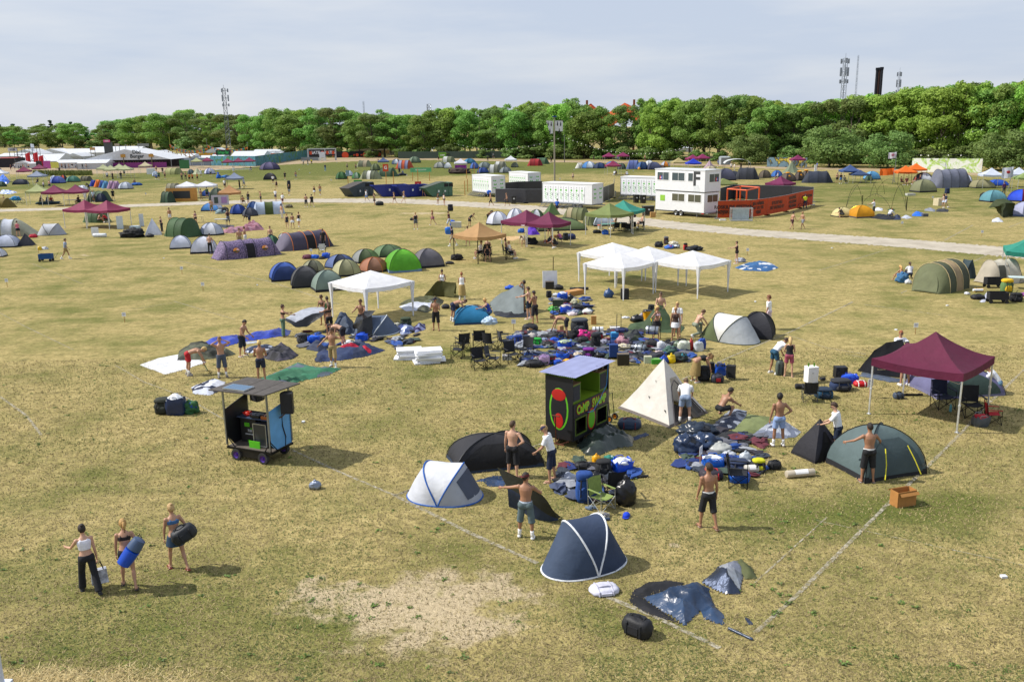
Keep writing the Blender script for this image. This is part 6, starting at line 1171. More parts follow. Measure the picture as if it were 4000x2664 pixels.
for k,bb,c,lb,*kw in(('tote',('N',140,298,500,640),'0f40b8','blue bag with beige blanket behind bending man',dict(fill='c4bcae')),('duffel',('N',295,465,500,585),'16181d','black duffel bag by blanket filled blue bag'),('heap',('N',225,400,575,650),'6a7896','slate blue clothes heap before black duffel',dict(col2='b0b4c0')),('heap',('N',250,370,615,665),'d8c8cc','pink and white cloth below slate clothes'),('sack',('N',455,590,560,645),'d4d6da','clear white plastic bag lying right of luggage pile',dict(mat=PL)),('tote',('N',100,245,325,440),'1450c8','blue bag at back of pile near foam board',dict(fill=PALE)),('sack',('N',240,325,355,460),INK,'black sack behind plastic crate'),('heap',('N',300,430,430,520),'a8a890','yellow and grey cloth heap right of crate',dict(col2='c8b020')),('sack',('N',30,130,340,395),'c8ccd0','white plastic bag by plastic crate',dict(mat=PL)),('pack',('N',-60,20,310,410),'191b20','black rucksack at far end of pile'),('heap',('N',160,280,430,500),'24262c','dark cloth heap behind crate'),('box',('N',35,180,430,550),'3a4434','dark plastic storage crate with green bottles',dict(mat=PL,dk=.6)),('heap',('N',-20,110,535,610),'4a9a3c','green plastic bottle pack below storage crate',dict(mat=PL,name='bottle_pack',cat='bottles')),('box',('N',262,392,290,388),'b08048','long cardboard box near black roll bag',dict(yaw=-50,dk=2.2,hk=.5)),('box',('N',575,648,662,790),'b0844c','tall narrow cardboard box standing alone',dict(dk=.8)),('box',('N',105,180,800,895),'b08c5c','cardboard box by bending man',dict(yaw=40)),('roll',('N',270,542,250,318),'1a1d26','black roll bag behind long cardboard box',dict(yaw=6,mat=FI)),('pack',('N',285,540,690,900),'1c2026','big black wagon load with grey cover right of bending man',dict(col3='3a4048')),('heap',('N',265,400,860,1010),INK,'black bag heap under wagon load'),('duffel',('N',385,545,950,1060),INK,'round black bag before pink bag'),('heap',('N',365,560,870,1005),'c8207c','hot pink beach tent bag',dict(mat=FI,col3=INK,name='beach_tent_bag')),('roll',('N',590,750,812,905),PALE,'white inflatable mats strapped on a red rucksack',dict(bands=(-.2,.12))),('pack',('N',590,745,890,1000),'8c1420','red rucksack carrying white mats',dict(col3='1c2230')),('pack',('N',570,705,910,1140),'16181d','black rucksack before red rucksack'),('heap',('N',480,590,1030,1095),'3c6a68','teal cloth heap left of black rucksack'),('heap',('N',700,830,1000,1085),'8a8ca0','grey clothes heap between rucksack and trolley',dict(col2='505468')),('box',('N',765,838,970,1040),'7a3448','boxed drinks pack by grey clothes',dict(mat=PL)),('tote',('N',100,305,995,1140),'1048b8','blue bag with green and pink clothes',dict(fill='a8b890')),('tote',('N',-5,120,970,1060),'1254cc','blue bag lying behind bag of clothes',dict(fill='1450c0')),('bucket',('N',112,185,920,1010),'1c4a90','dark blue bin standing behind blue bags'),('tote',('N',80,272,1150,1285),'0f50c4','blue bag with black content near painted cart',dict(fill='101116',yaw=-20)),('tote',('N',45,170,1285,1365),'0f48b4','small blue bag behind lavender roof',dict(fill='0f48b4')),('heap',('N',150,345,1275,1365),'d89a10','yellow and red cloth bundle behind lavender roof',dict(col2='b81820')),('pack',('N',455,625,1110,1265),'1e2230','black and purple rucksack above lavender roof',dict(col3='6a1a80',yaw=-15)),('sack',('N',595,755,1170,1270),'131417','black refuse sack right of purple rucksack'),('heap',('N',330,465,1180,1250),'c0b4a0','cream cloth heap left of purple rucksack'),('duffel',('N',910,1100,1005,1060),'1c2854','navy cushion on top of trolley',dict(z=.55,hk=.3)),('heap',('N',940,1095,1045,1160),'a87c88','pink cloth hanging over trolley',dict(z=.3)),('trolley',('N',820,965,985,1280),'183a7a','blue covered trolley with yellow handles'),('box',('N',945,1110,1190,1370),'201c1a','black plastic basket full of groceries',dict(mat=PL,open=0)),('heap',('N',940,1115,1185,1260),'c0b8a0','grocery packets in black plastic basket',dict(z=.42,name='groceries',cat='groceries',col2='8a8c98')),('cooler',('N',860,958,890,1035),'2a88d0','light blue cooler box on a hand truck',dict(col3='48a8e0')),('cooler',('N',850,978,812,890),'b8bab4','pale cooler box stacked behind light blue cooler'),('roll',('N',1350,1530,900,1040),'9aa0a8','silver foil mat on top of grey bag',dict(mat='foil',yaw=-18,z=.35,rough=.35)),('roll',('N',1195,1352,1050,1190),'8c949c','silver foil mat lying on grass',dict(mat='foil',yaw=-28,rough=.35)),('duffel',('N',1325,1515,990,1125),'2a2a2c','dark grey bag under silver foil mat'),('tote',('N',1508,1622,1010,1142),'d0d2d6','white bag right of dark grey bag',dict(fill=PALE,hk=.95)),('sack',('N',1155,1212,1160,1212),'b8bcc0','small clear bottle bag on grass',dict(mat=PL)),('sack',('N',1140,1312,645,760),'191a1f','black rucksack left of yellow bucket'),('sack',('N',1258,1320,620,710),'a09cb0','lilac plastic bag by yellow bucket'),('bucket',('N',1305,1428,590,720),'d89c0c','yellow bucket with black bag'),('pack',('N',1380,1475,505,610),'1b1c22','black bag behind yellow bucket'),('heap',('N',1020,1112,672,706),PALE,'small white plastic bag alone on grass',dict(mat=PL)),('box',('N',1325,1430,1230,1340),'b4bca4','pack of cans in white and green wrap',dict(mat=PL)),('box',('N',1428,1565,1265,1350),'3a9a2c','green wrapped pack of cans',dict(mat=PL)),('sack',('N',1545,1670,1220,1345),'1240a0','blue plastic sack by green can pack'),('heap',('N',1410,1570,1195,1270),'30343c','dark jacket heap behind can packs'),('heap',('N',1485,1590,1160,1225),'c0b0b0','pale pink cloth heap above dark jacket'),('sack',('N',760,890,282,415),'2c4a78','clear plastic bag with blue bedding under white gazebo',dict(mat=PL)),('speaker',('N',995,1108,278,435),'131418','black loudspeaker cabinet under white gazebo'),('box',('M',1885,2015,190,315),INK,'black equipment case leaning at white foam board',dict(mat=PL)),('duffel',('M',2010,2160,245,325),'1b1c20','black bag right of equipment case'),('sack',('M',1270,1400,245,320),'1a54c4','blue bag behind grey half raised tent'),('pack',('M',1405,1530,1010,1180),'16337a','blue sleeping bags on grey camp chair'),('sack',('M',1465,1545,1005,1100),'1c54c0','bright blue sack behind blue sleeping bags'),('pack',('M',1525,1650,1010,1120),'202a44','navy rucksack in row of bags'),('sack',('M',1605,1735,975,1075),'c8c0b8','white sack in row of bags'),('heap',('M',1470,1665,1090,1195),'8a90a0','grey clothes heap before navy rucksack',dict(col2='a8b8c8')),('pack',('M',1685,1830,1050,1190),'18a838','bright green rucksack in row of bags',dict(col3='149030')),('duffel',('M',1795,1920,1045,1140),'8c98b4','blue and white lettered bag right of green rucksack'),('duffel',('M',1830,2000,1105,1205),'1b1c1e','black bag with white label right of green rucksack',dict(col3='c8c8c4')),('heap',('M',1810,1950,1000,1060),'20242e','dark clothes heap behind lettered bag'),('heap',('M',1940,2110,955,1060),'3a3c44','grey and black bag under hands of bending man'),('duffel',('M',1530,1770,825,965),'1b1c20','black oval inner tube bag with red tag',dict(hk=.45)),('sack',('M',1595,1700,905,985),'6a4c18','brown bag before black oval bag'),('duffel',('M',1570,1845,1380,1515),INK,'black film wrapped duffel below camp chairs',dict(mat=FI)),('tote',('M',1785,1950,1320,1475),'a88cb0','purple checked bag behind lavender roof',dict(fill='8a70a0',hk=.9)),('pack',('M',1910,2035,1325,1435),'b01420','red rucksack right of purple checked bag',dict(col3=INK)),('sack',('M',1935,2005,1290,1335),'5a98b8','pale blue bag on red rucksack'),('box',('M',1225,1370,1310,1400),'a8acb4','pale grey box under a camp chair',dict(mat=PL)),('heap',('M',1700,1790,1355,1420),'9a9c98','grey cloth bag on black film wrapped duffel'),('duffel',('M',295,420,500,615),'24262b','dark grey case behind man in navy cap',dict(hk=.5)),('duffel',('M',490,570,540,620),INK,'black bag behind bending man in navy shorts'),):
 kw=dict(*kw);y_=kw.pop('yaw',0);c2=kw.pop('col2','1a1c20');bag(k,bb,c,lb,y_,c2,**kw)
P=g('M',1955,290);o=root('foam_board','white foam board standing upright behind luggage pile','board',P,4);MB().box((0,0,.55),(.95,.12,1.1)).flat('board',M('dcdee6'),o).rotation_euler=(R(-8),0,0)
P=g('n',885,250);rod('black pole stuck in grass near bending man',P,P+V3(-.05,0,1.5),.014,INK);P=g('G',1945,1105);rod('dark forked pole leaning behind white foam board',P,P+V3(.02,.05,1.3),.03,'3a2a20')
o=root('hand_truck','hand truck with raised handle behind light blue cooler','hand truck',g('N',965,1000),-10);MB().path([(-.12,0,.05),(-.1,.15,1.25),(.1,.15,1.25),(.12,0,.05)],.016,5).mk('frame',M('4a4c50',ME),o);[wheel(o,(s*.18,.02,.1),.1,.05,'x','888888','1c1c1e')for s in(-1,1)]
P=g('N',1500,1010);o=root('folding_cart','black folding cart with yellow grips before woman in bikini top','cart',P,15);MB().path([(-.2,0,.05),(-.25,.05,1.0)],.016,5).path([(.2,0,.05),(.25,.05,.95)],.016,5).path([(-.2,0,.5),(.2,0,.5)],.014,5).mk('frame',M('18191c',ME),o)
for s in(-1,1):MB().tube((s*.25,.05,.95),(s*.27,.1,1.1),.024).mk('grip',M('d8c010',PL),o)
r_=random.Random(12);q=MB();SCRAP=('202226','1c3068','8c9098','2c3440','5a2430','24488c','3c4660','3a4a40','2c2a34','5c5e68')
for c,x0,x1,y0,y1,n in(('N',0,560,420,640,90),('N',0,1250,880,1280,230),('N',1150,1950,1020,1330,90),('M',1400,2050,980,1220,110),('M',1560,2240,1300,1480,70),('S',120,900,560,960,80),('U',230,1100,300,760,36),('L',480,1850,600,830,70)):
 for i in range(n):
  p=g(c,r_.uniform(x0,x1),r_.uniform(y0,y1));k=r_.uniform(.08,.3);s=r_.random()*99
  q.ell(p+Z*k*.25,(k,k*r_.uniform(.3,.8),k*r_.uniform(.12,.3)),r_.randrange(10),11,7,Mx.Rotation(s,3,'Z'),lambda d:wr(d,s,.6,.5,2))
tag(q.mk('loose_clutter',[M(c,'cloth')for c in SCRAP],sm=False),kind='stuff')
WH=dict(st='party',leg='e4e6ec')
gz2(('L',872,468),('L',1278,562),'e8e9f0','white party gazebo standing alone over campers with sheets',**WH)
GW='white party gazebos of cluster of four'
gz2(('H',240,1330),('H',692,1400),'e8e9f0','white gazebo at front left of cluster of four',**WH);gz2(('H',1050,1302),('H',1545,1378),'e8e9f0','white gazebo at front right of cluster of four',**WH)
gz2(('H',170,1178),('H',597,1242),'e8e9f0','white gazebo at back left of cluster of four',**WH);gz2(('H',605,1240),('H',1038,1297),'e8e9f0','white gazebo at back right of cluster of four',**WH)
MR='6a1c44'
gz2(('G',1340,740),('G',1640,778),MR,'burgundy gazebo by white igloo tents, left of a pair',logo=('CAMP','d8d0d4',1.2));gz2(('G',1640,777),('G',1943,802),MR,'burgundy gazebo by green dome tent, right of a pair')
gz2(('G',800,935),('G',1082,978),'b08a5c','tan gazebo with black legs over a circle of seated people',leg='1c1d20')
gz2(('H',247,638),('H',547,670),'74824a','olive gazebo joined to a teal gazebo by gravel path');gz2(('H',768,626),('H',957,576),'2f8c7c','teal gazebo joined to olive gazebo by gravel path')
gz2(('E',1242,878),('E',1540,836),'82284e','burgundy gazebo below gravel path, front one of two');gz2(('E',1242,878),('E',1540,836),'82284e','burgundy gazebo below gravel path, back one of two',back=1)
def gz(c,x,y,yaw,col,lb,st='pop',leg='d8dadc',k=1.0,**kw):return gazebo(g(c,x,y),yaw,col,lb,st,leg,k=k,**kw)
for a in(('E',650,600,12,'7a2a50','burgundy gazebo beyond gravel path, left of a joined pair'),('E',895,594,12,'7a2a50','burgundy gazebo beyond gravel path, right of a joined pair'),('E',455,585,18,'a8b07c','pale green gazebo left of joined burgundy pair'),('E',290,300,20,'7c2c50','small distant burgundy gazebo before rough grass'),('E',467,262,15,'7c2c50','small distant burgundy gazebo before pink banners'),('E',445,370,10,'8a94ac','grey gazebo by navy and blue dome tents'),('E',10,330,8,'d8dce6','pale gazebo cut by left edge'),('E',1200,270,20,'b0b48c','cream gazebo at left end of cream four'),('E',1285,285,15,'b0b48c','cream gazebo with most people under it'),('E',1385,262,12,'b0b48c','cream gazebo at back of cream four'),('E',1455,280,8,'b0b48c','cream gazebo at right end of cream four'),('E',1680,232,14,'c0b494','beige gazebo before burger tent'),('A',1815,1195,10,'a8ae80','pale green gazebo before grey fence'),('A',1912,1190,8,'7c2c50','burgundy gazebo touching pale green gazebo'),('A',2100,1205,8,'7c2c50','burgundy gazebo at left of three before mural fence'),('A',2198,1200,8,'7c2c50','burgundy gazebo in middle of three before mural fence'),('A',2300,1195,8,'7c2c50','burgundy gazebo at right of three before mural fence'),('A',1540,1135,8,'9aa070','small olive gazebo left of three by pink sign'),('A',1595,1132,8,'9aa070','small olive gazebo in middle of three by pink sign'),('A',1640,1130,8,'9aa070','small olive gazebo right of three by pink sign'),('b',1010,335,12,'7e8aa4','blue grey gazebo with dark legs above tan gazebo','pop','2a2c34'),('b',565,420,10,'dcdee8','white gazebo behind wooden notice board','party','e0e2e8'),('b',742,415,8,'dcdee8','white gazebo right of wooden notice board','party','e0e2e8'),('b',965,500,14,'b08458','peach gazebo with posters by gravel path','pop','a08060'),('B',1175,850,8,'4a5a80','navy gazebo among olive tents beyond skips'),('B',1885,870,6,'d4d2e0','white gazebo with purple patterned side wall'),('B',2345,835,4,'d8dae2','white gazebo left of red tunnel tent'),('C',10,752,10,'a8ae7c','pale green gazebo left of beige one by dirt road'),('C',103,745,10,'b8ac84','beige gazebo by dirt road'),('C',890,800,6,'842458','burgundy gazebo behind row of domes, left of two'),('C',1020,796,6,'842458','burgundy gazebo behind row of domes, right of two'),('C',928,905,4,'82284e','burgundy gazebo standing alone before row of domes'),('C',1660,830,6,'842458','burgundy gazebo behind royal blue gazebo, left of two'),('C',1750,822,6,'842458','burgundy gazebo behind royal blue gazebo, right of two'),('C',1530,870,4,'a89c6c','khaki gazebo left of royal blue gazebo'),('C',1665,880,2,'1234b4','royal blue gazebo behind two-storey cabin'),('D',268,1195,0,'7a2254','burgundy gazebo behind olive bell tent'),('D',745,1325,-4,'3c5486','navy gazebo with white legs and people under it'),('D',840,1330,-6,'34486e','second navy gazebo with low roof behind first','pop','d8dadc',.72),('D',1255,1340,-8,'e06a14','orange gazebo with black legs and printed valance','pop','1c1c1e'),('D',1350,1310,-8,'e06a14','orange gazebo behind printed orange gazebo','pop','1c1c1e'),('D',2040,1375,-12,'c4ccdc','pale blue white gazebo left of white flag'),('D',2290,1370,-14,'c4ccdc','pale blue white gazebo right of white flag'),('I',2370,440,-14,'84985a','light green gazebo at right edge'),('e',1490,300,40,'6e1c4c','burgundy gazebo inside orange banner enclosure'),('J',2400,330,-25,'2a8a78','teal gazebo cut by right edge')):gz(*a)
gazebo(g('C',1935,1100),20,'78824a','flat olive gazebo roof behind two-storey cabin','flat',k=.95)
o=[o for o in COL.objects if o.get('label','').startswith('orange gazebo with black')][0];text('ORANGE CAMP',.17,M('5a1c10'),o,(0,-1.54,1.95),UP)
GR,OL,NV,WT='3c5238','5e6448','1f2e52','d6dae6'
T_=tent
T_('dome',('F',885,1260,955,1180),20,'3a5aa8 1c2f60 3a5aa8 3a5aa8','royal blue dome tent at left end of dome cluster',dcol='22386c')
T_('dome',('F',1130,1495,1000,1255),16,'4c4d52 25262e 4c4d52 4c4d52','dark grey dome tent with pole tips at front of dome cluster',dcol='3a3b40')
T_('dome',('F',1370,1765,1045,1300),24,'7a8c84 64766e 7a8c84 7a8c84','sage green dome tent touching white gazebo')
T_('hex',('F',1258,1530,930,1080),10,'96987c 8a8c70 56584a','beige green dome tent behind dark grey dome')
T_('hex',('F',1510,1900,865,1040),14,'5a6c9c 5a6c9c 1e2a44','slate blue dome tent in second row of dome cluster')
T_('hex',('F',1590,1960,920,1130),12,'a8a880 b4b28c 8c8c6c','cream dome tent in middle of dome cluster',dcol='96966e')
T_('hex',('F',1900,2285,898,1085),14,'a06a50 a87258 8a6450','terracotta dome tent with orange trim',dcol='7a5a4c',rod='c87030')
T_('hex',('F',1825,2170,803,975),10,'6a8650 8c9090 4c5c3c','moss green and grey dome tent in back row of cluster')
T_('hex',('G',-140,245,752,905),6,'5a7450 647e58 4a6444','dark sage dome tent at back of dome cluster')
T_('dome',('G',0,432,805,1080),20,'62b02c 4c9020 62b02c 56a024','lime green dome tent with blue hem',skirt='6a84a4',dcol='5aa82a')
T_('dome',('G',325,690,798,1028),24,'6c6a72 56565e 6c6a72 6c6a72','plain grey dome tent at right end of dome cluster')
def print_mat():
 m,nt,b,out=newmat('printed_floral');tc=nn(nt,'ShaderNodeTexCoord');c=ramp(nt,noise(nt,tc.outputs['Object'],14,3,.8,1.0),[(.38,'2a2440'),(.5,'54486c'),(.6,'a08ab0'),(.7,'2c2642')]);nt.links.new(c,b.inputs['Base Color']);b.inputs['Roughness'].default_value=.75;return m
PM=print_mat()
def tun2(c,A,B,top,half,cols,label,**kw):
 P,Q_=g(c,*A),g(c,*B);W=(Q_-P).length;d=(Q_-P).normalized();n=V3(-d.y,d.x,0);ce=(P+Q_)/2+n*half*.6;H=hz(ce,px(c,0,top)[1]);o=root('tunnel_tent',label,'tent',V3(ce.x,ce.y,0),yaw2(P,Q_),kw.get('group'))
 st=[(W*(x-.5),half*(.7 if i in(0,len(kw['xs'])-1)else 1),.05 if i in(0,len(kw['xs'])-1)else H)for i,x in enumerate(kw['xs'])];tunnel_parts(st,cols,o,kw.get('hoop','2a2c34'),doors=kw.get('doors',()));return o,st,half,H
o,st,hf,H=tun2('F',(285,935),(1030,860),690,1.15,['3c3450'],'purple floral printed tunnel tent with two sunset pictures',xs=(0,.14,.42,.58,.86,1),doors=((2,-1,'1a1820',.12,.9),))
for ch in o.children:
 if ch.name.startswith('flysheet'):ow(ch,PM)
for x in(.28,.72):
 q=MB();q.ell((0,0,0),(.26,.02,.2),0,14,8);e=q.mk('sun_print',M('d88a3c',CL),o,(st[0][0]+(st[-1][0]-st[0][0])*x,-hf*.93,H*.5));e.rotation_euler=(R(-22),0,0);MB().ell((0,-.012,-.1),(.24,.02,.07),0,12,6).mk('palm_print',M('27402a',CL),e);MB().ell((.12,-.014,.03),(.12,.02,.09),0,12,6).mk('cloud_print',M('c8a0a8',CL),e)
tun2('F',(1010,835),(1630,765),600,1.2,['6a6478','4a465c','4c485e','48445a','3e3a50'],'grey purple tunnel tent with orange hoops',xs=(0,.2,.46,.62,.86,1),hoop='d87a2c',doors=((2,-1,'17161d',.1,.95),))
T_('hex',('F',835,1012,645,785),0,'3a6a50 336048','small green dome tent between two tunnel tents',dcol='22402f')
T_('dome',('F',1010,1140,628,680),0,PALE,'small white dome tent behind grey purple tunnel tent')
T_('dome',('F',-5,295,660,860),12,'d4d8e6 c4c8da d4d8e6 d4d8e6','white dome tent with dark hem by man in black trousers',skirt='20222c')
T_('dome',('E',1955,2208,943,1102),16,'ccd2e4 c0c8de','pale blue white dome tent before green tunnel tent',skirt='23252e')
T_('hex',('F',85,372,500,655),8,'b8c0d4 aab2ca d0d4e0','light grey blue dome tent right of green tunnel tent')
T_('tun',('E',1880,2345,740,970),-28,'3c5a38 44623e 3a5636','large green tunnel tent near white tents',n=3,hoop='33502f',ratio=.7)
T_('quad',('E',1648,1885,745,945),20,'d0d4e2 c4c8d8','white pointed tent left of green tunnel tent',con=-.05)
T_('tun',('E',-150,430,752,960),10,'9a9c88 3c4434 c2c8d6','white and dark green family tent at left edge',n=3,hoop='b4b8a8',ends=(.2,.4),ratio=.6)
T_('pop',('E',442,758,808,945),6,'b4b8c0 c0c4cc a8acb6','pale grey pop-up tent with dark hoops standing alone',rim='32353c',lean=.5)
T_('dome',('E',-40,216,935,1085),8,'b8c0d6 c4cade','pale blue dome tent at left edge')
T_('quad',('E',205,405,918,1068),14,'1c2130 262c3c','navy pointed tent right of pale blue dome',con=-.08)
T_('dome',('E',-120,52,1085,1195),4,'d0d4e0','white tent corner cut by left edge')
T_('tun',('E',955,1285,652,800),-20,'56724a 3e5a3a 35502f','green tunnel tent behind burgundy gazebo pair',n=3,hoop='4a6642')
T_('tun',('F',700,1072,258,410),16,'aebcd4 b8c6dc 4c5c2c b8c6dc','white tunnel tent with olive stripe by gravel path',n=4,hoop='8a96ac',ends=(.12,.1),ratio=.55)
T_('hex',('F',630,790,258,390),0,'1e4680 28508c','blue dome tent end of striped tunnel tent')
T_('hex',('F',438,632,290,410),4,'20459a 1a3a80','bright blue dome tent left of dark grey dome')
T_('hex',('F',583,757,328,430),2,'383d4c 444a5a','small dark grey dome tent before striped tunnel tent')
T_('dome',('F',138,330,270,370),0,'4a8ad0 c8d2e6','light blue and white dome tent under peach gazebo')
T_('hex',('F',180,405,103,250),-10,'3c4c40 46584a','dark green dome tent behind peach gazebo')
T_('dome',('F',120,200,130,200),0,'2452a8','blue dome tent behind people at white gazebos')
T_('tun',('b',345,510,280,358),-14,'a09c84 8a8670 6a6a58','beige tunnel tent behind wooden notice board',n=3)
T_('tun',('b',298,455,358,466),-24,'34503a 2c4432','dark green tunnel tent left of wooden notice board',n=3)
T_('hex',('G',1172,1442,372,535),6,'d8dce8 ccd0e0','white igloo tent with small window left of burgundy pair')
T_('hex',('G',1405,1625,338,540),0,'d4d8e6 c8ccdc','white igloo tent behind first igloo tent')
T_('hex',('G',1670,1835,350,460),0,'c8ccd6 4c6040','grey and green dome behind burgundy pair')
T_('quad',('G',1825,2035,268,420),20,'5a7444 4e683c','green pointed tent behind burgundy pair')
T_('tun',('G',2035,2400,325,480),-26,'70764e a89c7c 787c56 6c724c','olive and beige long tunnel tent by gravel path',n=4,hoop='5c6244',ratio=.6)
T_('dome',('G',1750,2305,445,600),6,'5e7048 425638 4a5e3e 42563a','dark green dome tent right of burgundy gazebo',ratio=.7)
T_('tun',('H',215,395,405,540),-60,'6c724c','olive tunnel entrance with arched black door',n=3,dcol='101210')
T_('dome',('H',340,575,405,545),4,'aab4c4 bcc6d4','pale blue white tent under olive gazebo')
o=T_('tun',('J',790,1690,68,500),40,'6a7050 4c5440 a08c6c 4a5040','large olive and beige tunnel tent by two seated women',n=4,hoop='b0a078',ratio=.62,ends=(.2,.14),dcol='6e7454',hmax=2.2)
T_('pop',('J',1450,1742,48,305),-40,'2e4046 36484e 2a3a42','dark green blue pop-up tent behind large olive tunnel tent',rim='25323a',ratio=.8)
T_('tun',('J',1715,2330,45,375),14,'b0a898 c8c2b4 d0ccc2','cream tent with open front and white bedding',n=3,hoop='9a9282',doors=((1,-1,'56564c',.1,.7),),ratio=.6,hmax=2.2)
bag('heap',('J',1925,2140,230,350),'d8dae4','white bedding heap in open cream tent',col2='c8ccd8')
T_('dome',('I',1880,2115,420,562),10,'6aa0ac 5c92a0','sky blue dome tent by pale gazebo')
T_('hex',('I',2145,2500,412,560),6,'143cc0 1a48d0 8a1838','royal blue and red dome tent at right edge')
T_('hex',('I',2195,2500,553,728),0,'b0b4cc a4a8c4','pale lilac dome tent with grey hem at right edge',skirt='56668a')
T_('dome',('I',160,372,620,735),12,'d4c890 c8ba80 d4c890','pale yellow dome tent by amber tent',skirt='3a362c')
T_('dome',('I',358,602,598,745),10,'d8980c c88a0a','amber dome tent under bare pole arches',skirt='45454a',rod='e0a828')
T_('dome',('I',1072,1312,298,450),12,'8a8c6a 7c7e5e','olive beige dome tent standing before big grey tent')
T_('tun',('I',1262,1745,178,398),8,'6c7080 7a7e90 74788a 6a6e80','big grey family tent with red tags',n=4,ends=(.16,.22),ratio=.5)
T_('tun',('I',1430,1665,176,270),4,'2a3450','navy tent behind big grey family tent',n=3)
T_('hex',('I',1640,1755,248,360),0,'ccd2e0','white dome tent right of big grey family tent')
T_('hex',('I',1085,1300,220,320),0,'d4d8e2 28324a','white and navy dome tent behind orange gazebos')
T_('dome',('I',1740,1972,300,400),4,'a09c78 8e8a68','khaki cabin tent under pale gazebo')
T_('dome',('I',1955,2135,300,375),0,'1c50b8','blue tent between two pale gazebos')
T_('dome',('I',525,680,205,305),10,'5a9ac8 6aa8d4','light blue dome tent right of navy gazebos')
T_('hex',('D',890,960,1262,1312),0,'33553c','small green tent under second navy gazebo')
T_('tun',('D',305,598,1220,1335),-16,'2c3342 323a4c 2c3342','dark navy tunnel tent with yellow guy ropes',n=3,hoop='222834')
for x0,x1,yt,yb,lb in((90,266,1238,1320,'brown dome tent with yellow top, front one of three'),(228,342,1225,1312,'brown dome tent with yellow top, middle of three'),(308,388,1215,1272,'brown dome tent with yellow top, rear one of three')):
 o=T_('hex',('D',x0,x1,yt,yb),8,'4c443e 564c46',lb,group='brown dome tents with yellow tops');H=max(v.co.z for ch in o.children if ch.name.startswith('fly')for v in ch.data.vertices);MB().ell((0,0,H),(.42,.4,.12),0,12,7).mk('vent_cap',M('d8900c',CL),o);MB().prism([(-.3,-.95,H*.6),(.1,-1.0,H*.55),(-.1,-.85,H*.78)],(0,-.05,.02)).mk('door_tab',M('d8900c',CL),o)
T_('cone',('D',128,302,1135,1240),0,'74806a 6a765f','olive bell tent before a burgundy gazebo',con=.18)
T_('hex',('D',28,132,1215,1280),0,'2858a0 3468b4','blue dome tent left of olive bell tent')
T_('tun',('C',2040,2278,835,950),-18,'2e323c 363a46 2e323c','charcoal tunnel tent right of two-storey cabin',n=3)
T_('dome',('C',1880,2042,845,958),8,'54566c 343648','purple grey dome tent touching cabin roof')
T_('dome',('C',1982,2092,868,938),0,'2c3444','dark blue dome tent between two charcoal tents')
T_('hex',('C',2268,2380,860,935),0,'50483e 5a5044','brown dome tent with orange tab right of charcoal tunnel',dcol='b87a1c')
for kind,x0,x1,yt,yb,cols,lb in(('pop',580,668,793,846,'d0d0cc c4c4c0 d0d0cc','white pop-up tent at left end of long row'),('hex',642,772,780,847,'c8d4e4 3c78b8 d0dae8','white and sky blue dome tent in long row'),('hex',748,868,790,847,'26406c 1e3458','navy dome tent in long row'),('hex',862,978,778,822,'2a5a98 346aa8','blue dome tent behind lone burgundy gazebo'),('hex',968,1048,795,852,'4a5a50 40504a','grey green dome tent in long row'),('tun',1048,1186,768,852,'6070a8 5464a0','lavender blue tunnel tent in long row'),('hex',1138,1252,783,857,'20406c 305a94','dark blue dome tent with yellow ball before it'),('hex',1195,1245,785,850,'3a3444','dark plum dome tent behind dark blue one'),('hex',1213,1312,770,825,'d4d8dc c8ccd2','white dome tent at back of long row'),('dome',1248,1364,785,858,'485070 3c4462','slate dome tent at right end of long row'),('hex',1365,1452,780,832,'d0802c b0b8cc','orange and lilac dome tent by khaki gazebo'),('hex',1338,1412,813,847,'5c4c44','brown low dome tent by khaki gazebo'),('hex',1440,1510,770,800,'6a7a60','green dome tent behind khaki gazebo'),('cone',1745,1882,770,856,'a890a0 b49cac','pale mesh tent under burgundy pair'),('hex',1770,1882,820,858,'b0a890','beige tent before pale mesh tent'),('tun',140,288,755,822,'a02028 901c24','red tunnel tent by dirt road'),('tun',200,348,745,806,'48684a 3e5c40','green tunnel tent behind red one'),('hex',-10,60,790,835,'7c8274','grey green tent behind white gazebo')):
 T_(kind,('C',x0,x1,yt,yb),(-14 if kind=='tun' else 4),cols,lb,**(dict(n=3)if kind=='tun' else{}))
